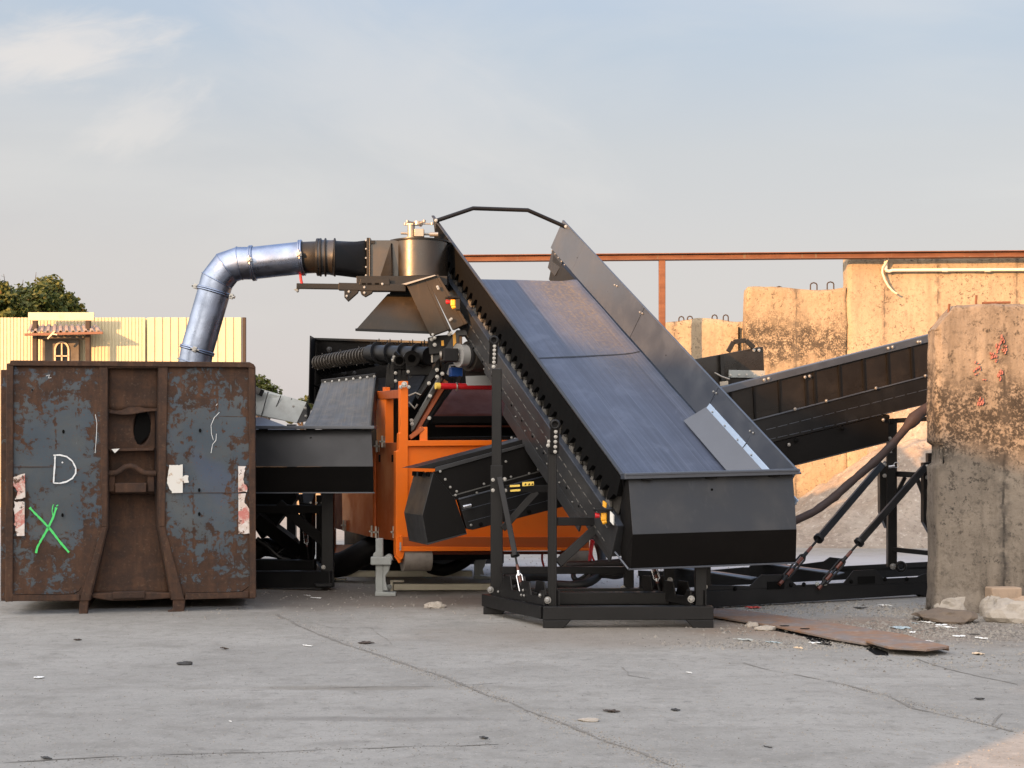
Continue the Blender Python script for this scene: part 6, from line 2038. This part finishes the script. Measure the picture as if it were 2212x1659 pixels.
# grey jack legs
def jack(x0, x1, ytop, ycol, ybot, D, k, nm='jack_leg'):
    q0, q1 = pk(k, x0, ytop, D), pk(k, x1, ytop, D)
    w = (q1.x - q0.x); xm = (q0.x + q1.x) / 2
    zb = max(.0, pk(k, 0, ybot, D).z); zc = pk(k, 0, ycol, D).z
    mb = MB(); mb.bar(V((xm, D, zb)), V((xm, D, q0.z)), w * .95, w)
    j = part(nm, mb, MT['jack_grey'], sep, .01)
    mb = MB(); mb.box((xm + w * .25, D - .02, zc), w * 2.6, w * 1.5, .095)
    mb.cyl(V((xm - w * .2, D - w * .8, zc + .06)), V((xm - w * .2, D + w * .7, zc + .06)), .05, 14)
    mb.cyl(V((xm + w * 1.2, D - w * .8, zc + .03)), V((xm + w * 1.2, D + w * .7, zc + .03)), .045, 14)
    part('collar', mb, MT['jack_grey'], j, .012)
    mb = MB(); mb.prism([V((xm + w * .45, D - .04, zc - .05)), V((xm + w * 1.4, D - .04, zc - .05)), V((xm + w * 1.2, D - .04, zc - .12)), V((xm + w * .8, D - .04, zc - .17)), V((xm + w * .8, D - .04, .16)), V((xm + w * 1.1, D - .04, .06)), V((xm + w * .45, D - .04, .06))], V((0, .05, 0)))
    part('rib', mb, MT['jack_grey'], j, .008)
    mb = MB(); mb.hexa([V((xm - w * .5, D - w * .8, .0)), V((xm + w * 2.1, D - w * .8, .0)), V((xm + w * 2.1, D + w, 0)), V((xm - w * .5, D + w, 0))], [V((xm - w * .5, D - w * .8, .055)), V((xm + w * 2.1, D - w * .8, .04)), V((xm + w * 2.1, D + w, .04)), V((xm - w * .5, D + w, .055))])
    part('foot_plate', mb, MT['jack_grey'], j, .008)
jack(798, 845, 1235, 1368, 1580, 16.95, K3)
jack(1382, 1420, 1325, 1345, 1485, 19.2, K3)
jack(478, 512, 1180, 1300, 1470, 19.6, K3)
for y, xa, xb, D in ((1447, 548, 1372, 18.9), (1525, 885, 1500, 17.5)):
    mb = MB(); mb.bar(pk(K3, xa + 20, y, D), pk(K3, xb, y - 2, D + .15), .075, .08)
    bb = part('tie_bar', mb, MT['pale_bar'], sep, .006)
    mb = MB()
    q = pk(K3, xa + 10, y, D)
    mb.bar(q + V((0, 0, .07)), q + V((.14, 0, .07)), .02, .1); mb.bar(q - V((0, 0, .07)), q + V((.14, 0, -.07)), .02, .1); mb.bar(q + V((.0, 0, -.08)), q + V((0, 0, .08)), .03, .1)
    part('fork_end', mb, MT['pale_bar'], bb, .003)
    bolt(bb, pk(K3, xa - 4, y, D - .05), (0, -1, 0), .03, MT['jack_grey'])
# chassis below
mb = MB(); mb.prism([pk(K3, 540, 1180, 20.6), pk(K3, 560, 1180, 20.6), pk(K3, 560, 1275, 20.6), pk(K3, 745, 1275, 19.6), pk(K3, 770, 1340, 19.6), pk(K3, 545, 1372, 20.6)], V((0, .08, 0))); part('chassis', mb, MT['orange_shaded'], sep, .005)
mb = MB(); mb.prism([pk(K3, 1120, 1330, 19.4), pk(K3, 1560, 1325, 20.2), pk(K3, 1560, 1385, 20.2), pk(K3, 1120, 1400, 19.4)], V((0, .1, 0))); part('chassis', mb, MT['black'], sep, .005)
mb = MB(); mb.prism([pk(K3, 1000, 1322, 18.4), pk(K3, 1200, 1322, 18.4), pk(K3, 1180, 1365, 18.4), pk(K3, 1010, 1370, 18.4)], V((0, .1, 0))); part('chassis', mb, MT['orange_shaded'], sep, .005)
mb = MB(); mb.prism([pk(K3, 560, 1360, 19.8), pk(K3, 980, 1370, 19.2), pk(K3, 980, 1440, 19.2), pk(K3, 560, 1440, 19.8)], V((0, .12, 0))); part('chassis', mb, MT['black'], sep, .005)
mb = MB(); mb.prism([pk(K3, 760, 1240, 19.2), pk(K3, 930, 1250, 18.6), pk(K3, 900, 1330, 18.6), pk(K3, 780, 1340, 19.2)], V((0, .3, 0))); part('gearbox', mb, MT['black_matt'], sep, .01)
# sagging hoses under the machine
def hose(pts_, r, label=None, mat='hose', owner=None, wob=.0):
    P = [V(p_) for p_ in pts_]
    Q = []
    n = len(P)
    for i in range(n - 1):
        a, b, c, d = P[max(i - 1, 0)], P[i], P[i + 1], P[min(i + 2, n - 1)]
        for j in range(8):
            t = j / 8
            Q.append(.5 * ((2 * b) + (c - a) * t + (2 * a - 5 * b + 4 * c - d) * t * t + (3 * b - a - 3 * c + d) * t ** 3))
    Q.append(P[-1])
    mb = MB(); mb.tube(Q, r, 10)
    return mb
part('fat_hose', hose([pk(K3, 900, 1255, 18.8), pk(K3, 790, 1290, 18.7), pk(K3, 700, 1340, 18.7), pk(K3, 600, 1390, 18.8), pk(K3, 500, 1400, 18.9)], .16), MT['black_matt'], sep)
part('fat_hose', hose([pk(K3, 1120, 1410, 18.6), pk(K3, 1200, 1425, 18.5), pk(K3, 1300, 1390, 18.6), pk(K3, 1370, 1340, 18.6)], .075), MT['black_matt'], sep)
def h8(x, y, D): return pk(Z8, x, y, D)
part('hose_loop', hose([h8(1610, 30, 17.2), h8(1680, 150, 17.1), h8(1725, 300, 17.0), h8(1730, 430, 16.9), h8(1700, 560, 16.8), h8(1640, 650, 16.7), h8(1500, 725, 16.6), h8(1300, 755, 16.6), h8(1080, 745, 16.7)], .052), MT['hose'], sep)
part('hose_loop', hose([h8(1600, 470, 16.9), h8(1400, 480, 17.0), h8(1325, 570, 17.0), h8(1330, 650, 16.9), h8(1400, 690, 16.9), h8(1500, 670, 16.9), h8(1570, 600, 16.9), h8(1540, 520, 17.0)], .030), MT['hose'], sep)
part('hose_loop', hose([h8(1560, 560, 17.0), h8(1450, 640, 17.0), h8(1360, 680, 17.0), h8(1320, 620, 17.0)], .020), MT['hose'], sep)
part('hose_loop', hose([h8(2100, 425, 16.6), h8(1900, 450, 16.7), h8(1750, 455, 16.8), h8(1600, 470, 16.9), h8(1450, 470, 17.0), h8(1250, 480, 17.1)], .06), MT['hose'], sep)
part('hose_loop', hose([h8(1640, 575, 16.8), h8(1800, 575, 16.7), h8(1950, 590, 16.6), h8(2080, 540, 16.5)], .062), MT['hose'], sep)
part('hose_loop', hose([h8(270, 690, 17.0), h8(500, 650, 17.0), h8(700, 610, 17.1), h8(940, 610, 17.2)], .07), MT['hose'], sep)
part('cable', hose([h8(1590, 90, 17.0), h8(1570, 250, 17.0), h8(1545, 460, 16.9)], .02), MT['red'], sep)
part('cable', hose([h8(1615, 120, 17.0), h8(1585, 300, 16.9), h8(1640, 440, 16.9)], .012), MT['red'], sep)
part('cable', hose([h8(870, 280, 18.0), h8(865, 380, 18.0), h8(890, 480, 18.0)], .014), MT['red'], sep)

# ------------------------------------------------------------------ second feeding conveyor, half hidden by the container
f2 = thing('feeding_conveyor', 'low black conveyor hopper with a grey rubber flap, right beside the rusty container', 'conveyor', (-2.2, 17.4, 0))
def k3(x, y, D): return pk(K3, x, y, D)
DA, DB = 16.62, 16.5
a0_, a1_ = k3(70, 590, DA), k3(772, 590, DB)
b0_, b1_ = k3(70, 812, DA - .17), k3(783, 810, DB - .17)
c0_, c1_ = k3(70, 966, DA), k3(786, 965, DB)
mb = MB(); mb.prism([a0_, a1_, b1_, b0_], V((0, .012, 0))); hp2 = part('hopper', mb, MT['black_satin'], f2, .003)
mb = MB(); mb.prism([b0_ - V((0, 0, .0005)), b1_ - V((0, 0, .0005)), c1_, c0_], V((0, .012, 0))); part('hopper_lower_panel', mb, MT['black_matt'], hp2, .003)
for a, b, c, sx in ((a0_, b0_, c0_, 1), (a1_, b1_, c1_, -1)):
    mb = MB(); e = V((.004 * sx, .014, 0)); bk = V((-.10, .5, 0))
    mb.prism([a + e, b + e, c + e, c + e + bk * .6, a + e + bk], V((.012 * sx, 0, 0))); part('hopper_cheek', mb, MT['black_matt'], hp2)
mb = MB(); mb.face([c0_ + V((0, .014, 0)), c1_ + V((0, .014, 0)), c1_ + V((-.1, .5, 0)), c0_ + V((0, .5, 0))]); part('hopper_floor', mb, MT['black'], hp2, thick=.01)
mb = MB(); mb.bar(k3(70, 578, DA - .02), k3(798, 578, DB - .02), .035, .16); part('hopper_rim', mb, MT['skirt'], hp2, .004)
mb = MB(); mb.bar(c0_ + V((0, -.004, 0)), c1_ + V((.01, -.004, 0)), .014, .02); part('hopper_edge', mb, MT['skirt'], hp2)
for x0 in (103, 384, 660):
    mb = MB(); D = DA - .03
    mb.prism([k3(x0, 582, D), k3(x0 + 54, 582, D), k3(x0 + 54, 598, D), k3(x0 + 50, 602, D), k3(x0 + 4, 602, D), k3(x0, 598, D)], V((0, .03, 0))); part('hinge_tab', mb, MT['black_matt'], hp2, .003)
mb = MB(); q = k3(413, 643, DA - .1); mb.cyl(q, q + V((0, .004, 0)), .014, 12); part('hole', mb, MT['dark_hole'], hp2)
# rubber flap rising behind the hopper
mb = MB()
def flap(v, u):
    a = k3(482, 305, 18.6).lerp(k3(802, 266, 18.2), u)
    b = k3(360, 585, 17.0).lerp(k3(772, 585, 16.85), u)
    q = a.lerp(b, v)
    return q + V((0, -.12 * math.sin(math.pi * v), -.10 * math.sin(math.pi * v))) + V((0, 0, .012 * noise.noise(V((u * 4, v * 2, 3)))))
mb.grid(flap, 24, 24, True)
fl_ = part('rubber_flap', mb, MT['belt_grey'], f2, thick=.012)
mb = MB(); mb.bar(k3(478, 312, 18.56), k3(800, 274, 18.16), .075, .03); fs_ = part('flap_strip', mb, MT['hose'], fl_, .004)
for i in range(8): bolt(fs_, k3(lerp(500, 790, i / 7), lerp(308, 274, i / 7), 18.52 - .4 * i / 7), (0, -1, .2), .018)
mb = MB(); mb.prism([k3(800, 268, 18.2), k3(812, 300, 18.2), k3(790, 590, 16.9), k3(772, 580, 16.85)], V((0, .1, 0))); part('flap_side', mb, MT['black'], f2)
# base frame and legs
mb = MB(); mb.bar(k3(-20, 1480, 17.9), k3(540, 1478, 17.6), .20, .16); part('base_frame', mb, MT['black'], f2, .008)
mb = MB(); mb.bar(k3(-20, 1400, 18.4), k3(440, 1403, 18.2), .16, .12); part('base_frame', mb, MT['black'], f2, .008)
mb = MB(); mb.bar(k3(516, 1470, 17.6), k3(460, 1400, 19.2), .14, .14); part('base_frame', mb, MT['black'], f2, .008)
mb = MB(); mb.bar(k3(-20, 1370, 19.4), k3(470, 1370, 19.2), .06, .12); part('base_frame', mb, MT['grey_panel'], f2, .006)
mb = MB(); mb.prism([k3(430, 1505, 17.52), k3(540, 1503, 17.5), k3(540, 1522, 17.5), k3(450, 1524, 17.5)], V((0, .16, 0))); part('foot', mb, MT['black'], f2, .006)
mb = MB(); mb.bar(k3(515, 960, 17.65), k3(515, 1440, 17.65), .145, .13); part('leg', mb, MT['black'], f2, .008)
mb = MB(); mb.bar(k3(475, 980, 19.2), k3(475, 1400, 19.2), .12, .12); part('leg', mb, MT['black_matt'], f2, .008)
mb = MB(); mb.bar(k3(20, 1063, 17.8), k3(500, 1063, 17.7), .10, .08); part('cross_bar', mb, MT['black_matt'], f2, .006)
mb = MB(); mb.bar(k3(220, 1030, 17.75), k3(500, 1265, 17.7), .12, .06); part('diagonal', mb, MT['black_matt'], f2, .006)
mb = MB(); mb.prism([k3(60, 900, 18.6), k3(300, 900, 18.4), k3(330, 1000, 18.4), k3(190, 1180, 18.6), k3(120, 1240, 18.8), k3(60, 1150, 18.8)], V((0, .3, 0))); part('tail_guard', mb, MT['black_matt'], f2, .006)
mb = MB(); mb.bar(k3(60, 1090, 18.4), k3(330, 1290, 19.0), .16, .3); part('side_beam', mb, MT['black_matt'], f2, .006)
mb = MB(); mb.bar(k3(395, 985, 18.0), k3(395, 1370, 18.6), .15, .3); part('motor_guard', mb, MT['black_matt'], f2, .008)
part('hose_bundle', hose([k3(60, 1330, 19.0), k3(130, 1290, 19.0), k3(220, 1300, 19.0), k3(300, 1330, 19.0), k3(340, 1360, 19.0)], .12), MT['black_matt'], f2)
part('hose_bundle', hose([k3(150, 1270, 18.8), k3(200, 1330, 18.8), k3(260, 1290, 18.8), k3(330, 1240, 18.8)], .03), MT['hose'], f2)
part('hose_bundle', hose([k3(90, 1240, 18.8), k3(150, 1280, 18.8), k3(230, 1350, 18.8), k3(290, 1370, 18.8)], .035), MT['hose'], f2)
brace(f2, k3(350, 975, 17.9), k3(400, 1360, 18.0), .40, .026)
bolt(f2, k3(488, 1408, 17.55), (0, -1, 0), .03)
for x in (352, 386, 420, 465): bolt(f2, k3(x + 60, 1025, 17.6), (0, -1, 0), .016)

# tilted grey skirt of a further conveyor behind
f3 = thing('conveyor', 'far conveyor end with pale grey dusty skirt, peeping out between container and rubber flap', 'conveyor', (-3.0, 20.6, 0))
mb = MB()
mb.prism([k3(-60, 320, 20.5), k3(122, 350, 20.5), k3(388, 428, 20.3), k3(328, 552, 20.2), k3(80, 506, 20.4), k3(-60, 470, 20.5)], V((0, .03, 0)))
sk = part('skirt_sheet', mb, MT['jack_grey'], f3, .004)
for a, b in (((236, 388), (180, 522)), ((300, 405), (262, 535)), ((160, 365), (120, 510))):
    mb = MB(); mb.bar(k3(*a, 20.36), k3(*b, 20.36), .012, .012); part('sheet_seam', mb, MT['grey_panel'], sk)
mb = MB(); mb.prism([k3(388, 428, 20.3), k3(412, 470, 20.3), k3(395, 540, 20.2), k3(328, 552, 20.2)], V((0, .06, 0))); part('end_plate', mb, MT['black'], f3, .004)
mb = MB(); mb.bar(k3(60, 345, 20.4), k3(120, 372, 20.3), .09, .08); part('end_bar', mb, MT['black'], f3)
for x, y in ((380, 462), (384, 510), (310, 452)): bolt(f3, k3(x, y, 20.2), (0, -1, 0), .022)
mb = MB(); mb.face([k3(-20, 520, 20.2), k3(130, 520, 20.2), k3(340, 600, 19.2), k3(-20, 600, 19.2)]); part('belt', mb, MT['belt'], f3, thick=.012)
mb = MB()
for x in (-40, 300): mb.bar(k3(x, 560, 20.3), V((k3(x, 560, 20.3).x, 20.3, 0)), .12, .12)
part('leg', mb, MT['black'], f3)

# ------------------------------------------------------------------ steel plates over a channel in the yard
def plate(name, pts_, z, label, grp='rusty cover plates in the yard'):
    q = [gd(*K8(x, y)) for x, y in pts_]
    mb = MB(); mb.prism([V((p_.x, p_.y, z)) for p_ in q], V((0, 0, .020)))
    o = single(name, mb, MT['rust_plate'], label, 'steel plate', grp, bevel=.003)
    return o
pl1 = plate('steel_plate', [(-60, 1300), (130, 1318), (520, 1383), (640, 1330), (420, 1298), (300, 1283), (-60, 1272)], .016, 'grey rust plate over the channel, nearest to the conveyor foot')
pl2 = plate('steel_plate', [(524, 1384), (900, 1466), (1120, 1503), (1400, 1500), (1640, 1538), (1380, 1450), (1000, 1386), (644, 1331)], .020, 'long rust plate bridging the open dark gap in the yard')
pl3 = plate('steel_plate', [(1118, 1502), (1262, 1545), (1500, 1560), (1640, 1540), (1400, 1480)], .044, 'orange rusted plate tip overlapping the long plate')
mb = MB()
for pl in ([(530, 1392), (745, 1436), (770, 1472), (910, 1492), (905, 1455), (1110, 1498), (1060, 1470), (560, 1372)], [(1122, 1512), (1180, 1548), (1262, 1552), (1255, 1530), (1150, 1495)]):
    mb.face([V((p_.x, p_.y, .004)) for p_ in [gd(*K8(x, y)) for x, y in pl]])
part('pit', mb, MT['dark_hole'], ground)
for x, y in ((615, 1366), (742, 1384), (1198, 1473)):
    mb = MB()
    q = gd(*K8(x, y), .0425)
    mb.prism([q + V((.045 * math.cos(a), .03 * math.sin(a), 0)) for a in [i * .785 for i in range(8)]], V((0, 0, .003)))
    part('lifting_hole', mb, MT['dark_hole'], pl2)

# ------------------------------------------------------------------ stones, rubble and litter
def rock(name, p, s, mat, label, cat, grp, sq=(1, 1, .7), seed=0):
    mb = MB()
    bmesh.ops.create_icosphere(mb.bm, subdivisions=3, radius=1)
    for v in mb.bm.verts:
        q = v.co.copy()
        k_ = 1 + .38 * noise.noise(q * 1.1 + V((seed, 0, 0))) + .14 * noise.noise(q * 3.1 + V((seed, 2, 0)))
        # flatten some faces
        for d in (V((.7, .5, .5)), V((-.6, .2, .77)), V((.1, -.9, .4)), V((0, 0, 1))):
            d = d.normalized(); h = q.dot(d)
            if h > .72: k_ *= .72 / h
        v.co = V((q.x * sq[0], q.y * sq[1], q.z * sq[2])) * s * k_ + V(p) + V((0, 0, s * sq[2] * .55))
    return single(name, mb, MT[mat], label, cat, grp)
G_R = 'rubble at the foot of the concrete slab'
def gw(x, y, z=0): return gd(*KW(x, y), z)
rock('rubble_block', gw(372, 1568), .13, 'stone', 'pale broken concrete lump, leftmost of the rubble by the slab', 'rubble', G_R, (.9, .9, 1.25), 1)
rock('rubble_block', gw(480, 1595), .22, 'stone', 'large broken concrete lump cut by the right edge', 'rubble', G_R, (1.2, .9, .75), 2)
rock('rubble_block', gw(395, 1570), .055, 'stone', 'small stone between the rubble lumps', 'rubble', G_R, (1.2, .9, .75), 4)
rock('rubble_block', gw(180, 1550), .15, 'stone', 'worn lump at the foot of the slab edge', 'rubble', G_R, (1.2, .9, .8), 5)
rock('rubble_block', gw(150, 1592), .22, 'earth_stone', 'broken brown footing jutting out at the foot of the slab edge', 'rubble', G_R, (1.25, 1.5, .42), 14)
rock('rubble_block', gw(430, 1585), .10, 'stone', 'small angular lump right of the pale lump by the slab', 'rubble', G_R, (1.2, .9, .7), 15)
rock('rubble_block', gw(510, 1560), .16, 'brick_rubble', 'tan broken lump standing against the slab at the right edge', 'rubble', G_R, (1.0, .8, .9), 16)
mb = MB(); q = gw(450, 1562); mb.box(q + V((0, .12, .20)), .32, .18, .14, .1)
o = single('brick', mb, MT['brick_rubble'], 'tan old brick lying on the rubble by the slab', 'brick', G_R, bevel=.015)
mb = MB(); q = gw(415, 1600); mb.prism([q, q + V((.22, -.02, 0)), q + V((.25, .06, .05)), q + V((.02, .08, .06))], V((0, 0, .03)))
single('brick', mb, MT['rust_plate'], 'flat orange tile shard under the rubble by the slab', 'tile shard', G_R, bevel=.004)
rock('stone', gd(*K3(1155, 1648)), .085, 'stone', 'pale stone on the yard below the end of the pale tie bar', 'stone', None, (1.35, 1, .6), 7)
rock('stone', gd(*Z8(1815, 190)), .13, 'paper', 'white lump on the ground seen between orange machine and front hopper', 'stone', None, (1.3, 1, .7), 8)
rock('stone', gd(*K8(408, 1372)), .05, 'stone', 'pale stone on the edge of the steel plate', 'stone', None, (1.2, 1, .7), 9)
rock('stone', gd(*K8(500, 1392)), .07, 'stone', 'stone lying beside the open gap of the plates', 'stone', None, (1.4, 1, .5), 10)
rock('dark_lump', gd(400, 1436), .036, 'dark_scrap', 'black crumpled lump alone on the yard in front of the container', 'scrap', None, (1.6, 1, .6), 11)
rock('dark_lump', gd(*Z1(0, 0)) if False else gd(*GR(332, 592)), .04, 'stone', 'flat grey stone beside the crack in the middle foreground', 'stone', None, (1.6, 1, .4), 12)
def scrap(p, s, mat, label, cat='litter', grp='litter by the concrete slab', seed=0, name='litter_scrap'):
    mb = MB()
    rr = random.Random(seed)
    s *= .62 if seed >= 100 else .8
    ph = rr.random() * 9
    ca_, sa_ = math.cos(rr.random() * 6), math.sin(rr.random() * 6)
    def g(u, v):
        x, y = (u - .5) * 2 * s, (v - .5) * 1.2 * s
        x *= .75 + .4 * noise.noise(V((u * 2 + ph, v * 2, 1)))
        z = .006 + s * .40 * abs(noise.noise(V((u * 2.3 + ph, v * 2.3, 4))) + .2 * noise.noise(V((u * 6 + ph, v * 6, 4))))
        return V(p) + V((x * ca_ - y * .8, x * sa_ * .6 + y, z))
    mb.grid(g, 6, 5)
    return single(name, mb, MT[mat], label, cat, grp, thick=.004)
sl = [((1425, 1355), .05, 'pale_blue_film', 'pale blue plastic scrap by the slab foot'), ((1500, 1350), .10, 'paper', 'largest crumpled white paper by the slab foot'), ((1340, 1385), .11, 'pale_blue_film', 'grey-blue plastic sheet left of the white papers'),
      ((1620, 1380), .09, 'paper', 'white paper right of the slab foot'), ((1590, 1365), .06, 'paper', 'small white paper under the slab edge'), ((1410, 1412), .05, 'paper', 'white flake below the pale blue plastic'), ((1840, 1450), .09, 'paper', 'white torn strip right of the plates'),
      ((1790, 1425), .06, 'dark_scrap', 'dark scrap right of the plates'), ((1700, 1435), .06, 'paper', 'white flake between plates and dark scrap'), ((1240, 1245), .08, 'paper', 'white scrap lying before the long frame foot'), ((1085, 1260), .07, 'dark_scrap', 'dark film before the long frame'),
      ((805, 1478), .055, 'paper', 'white chunk over the open gap of the plates'), ((420, 1258), .10, 'red_scrap', 'red torn scrap beside the steel plate'), ((345, 1280), .10, 'paper', 'crumpled clear wrapping beside the red scrap'), ((400, 1296), .06, 'paper', 'white flake at the rear edge of the steel plate'),
      ((370, 1460), .09, 'jack_grey', 'grey crumpled film left of the open gap'), ((545, 1475), .07, 'pale_blue_film', 'greenish film in front of the gap'), ((700, 1510), .07, 'pale_board', 'tan paper scrap in front of the gap'), ((1510, 1465), .05, 'paper', 'white flake on the litter behind the plates'),
      ((1145, 1385), .04, 'pale_blue_film', 'tiny blue flake behind the long plate'), ((1820, 1545), .07, 'pale_board', 'pale splinter on the sandy ground at right'), ((1900, 1330), .09, 'brick_rubble', 'orange crumb beneath the rubble'), ((1700, 1350), .08, 'dark_scrap', 'dark scrap below the slab edge')]
for i, (a, s, m_, lb) in enumerate(sl):
    scrap(gd(*K8(*a)), s, m_, lb, seed=i)
yl = [(GL(170, 407), .055, 'paper', 'white flat chip at far left of the foreground'), (GL(968, 283), .10, 'dark_wood', 'dark flat stick in front of the container'), (GL(1330, 270), .07, 'paper', 'pale thin shard on the yard in the middle'), (GL(1580, 257), .10, 'dark_wood', 'dark thin splinter on the yard below the machine'),
      (GL(995, 597), .022, 'paper', 'tiny white chip in the left foreground'), (GL(2090, 668), .05, 'dark_scrap', 'dark leaf scrap in the centre foreground'), (GL(200, 757), .06, 'dark_scrap', 'dark scrap lying in the long crack at left'), (GL(335, 243), .06, 'dark_wood', 'thin dark chip close to the container'),
      (GR(765, 386), .05, 'paper', 'pale folded flake right of the middle'), (GR(430, 553), .08, 'dark_wood', 'thin stick across the middle foreground'), (GR(705, 547), .05, 'dark_scrap', 'dark flat chip in the right foreground'), (GR(1105, 710), .05, 'dark_scrap', 'dark chip near the sunlit corner'), (GR(2020, 500), .05, 'dark_scrap', 'dark lump near the right edge of the yard'),
      (Z2(660, 1415), .10, 'paper', 'white scrap left of the grey jack leg'), (Z2(770, 1445), .10, 'paper', 'pale paper strip left of the grey jack leg'), (Z2(2150, 1195), .14, 'pale_blue_film', 'crumpled pale film under the orange machine')]
for i, (a, s, m_, lb) in enumerate(yl):
    scrap(gd(*a), s, m_, lb, seed=100 + i, grp='scraps lying on the open yard')
# loose grit: nobody could count it
rr = random.Random(11)
mb = MB()
def grit(x, y, s):
    h = s * rr.uniform(.4, .9)
    a0 = rr.random() * 6
    n = 5
    ring_ = [V((x + s * math.cos(a0 + i * 1.257) * rr.uniform(.6, 1.1), y + s * math.sin(a0 + i * 1.257) * rr.uniform(.6, 1.1), 0)) for i in range(n)]
    top = V((x + rr.uniform(-.3, .3) * s, y, h))
    vs = [mb.bm.verts.new(q) for q in ring_] + [mb.bm.verts.new(top)]
    for i in range(n): mb.bm.faces.new((vs[i], vs[(i + 1) % n], vs[5]))
def cluster(cx_, cy_, sx, sy, n, s0, s1):
    for _ in range(n):
        grit(cx_ + rr.gauss(0, sx), cy_ + rr.gauss(0, sy), rr.uniform(s0, s1) * (1 if rr.random() < .9 else 1.8))
for px, py, sx, sy, n, a, b in ((1450, 1380, 1.0, .45, 1500, .005, .018), (1250, 1260, 1.2, .35, 900, .005, .018), (700, 1480, .55, .18, 700, .005, .016), (1750, 1420, .7, .4, 800, .005, .018), (350, 1275, .4, .2, 250, .005, .014), (1000, 1500, .5, .15, 300, .004, .012), (1950, 1590, .8, .3, 400, .004, .014), (1560, 1300, .25, .3, 500, .006, .03)):
    q = gd(*K8(px, py)); cluster(q.x, q.y, sx, sy, n, a, b)
for _ in range(2600):
    y = rr.uniform(1330, 1700); q = gd(rr.uniform(-50, 2260), y)
    grit(q.x, q.y, rr.uniform(.003, .009))
for pl in ((GL(1190, 130), GL(1700, 330), 300), (GL(1700, 330), GL(2212, 515), 400), (GR(60, 545), GR(720, 792), 500), (GR(1420, 430), GR(2200, 648), 300)):
    A, B = gd(*pl[0]), gd(*pl[1])
    for _ in range(pl[2]):
        q = A.lerp(B, rr.random()); grit(q.x + rr.gauss(0, .06), q.y + rr.gauss(0, .06), rr.uniform(.003, .010))
for _ in range(1500):
    q = V((rr.uniform(-4, 4), rr.uniform(14.5, 24), 0)); grit(q.x, q.y, rr.uniform(.005, .02))
gravel = single('gravel', mb, MT['gravel'], None, None, kind='stuff', org=V((0, 12, 0)))
mb = MB()
for px, py, sx, sy, n, a, b in ((1450, 1380, 1.0, .45, 900, .004, .016), (1250, 1260, 1.2, .35, 600, .004, .016), (700, 1480, .55, .18, 450, .004, .014), (1750, 1420, .7, .4, 500, .004, .016), (1950, 1590, .8, .3, 300, .004, .012)):
    q = gd(*K8(px, py)); cluster(q.x, q.y, sx, sy, n, a, b)
for pl in ((GL(1190, 130), GL(1700, 330), 260), (GL(1700, 330), GL(2212, 515), 300), (GR(60, 545), GR(720, 792), 350), (GR(1420, 430), GR(2200, 648), 260), (GL(0, 772), GL(2200, 690), 200)):
    A, B = gd(*pl[0]), gd(*pl[1])
    for _ in range(pl[2]):
        q = A.lerp(B, rr.random()); grit(q.x + rr.gauss(0, .035), q.y + rr.gauss(0, .035), rr.uniform(.002, .008))
for _ in range(1800):
    y = rr.uniform(1330, 1700); q = gd(rr.uniform(-50, 2260), y)
    grit(q.x, q.y, rr.uniform(.002, .007))
single('grit', mb, MT['grit_dark'], None, None, kind='stuff', org=V((0, 12, 0)))
# pale wall far beyond the machines
mb = slab(pt(470, 0, 40).x, pt(740, 0, 40).x, 40.0, 40.3, -.02, 1.55, 30, 3, 10, .02, 1.2)
single('concrete_wall', mb, MT['concrete_far'], 'low pale wall far behind, seen through the legs of the low hopper conveyor', 'wall')
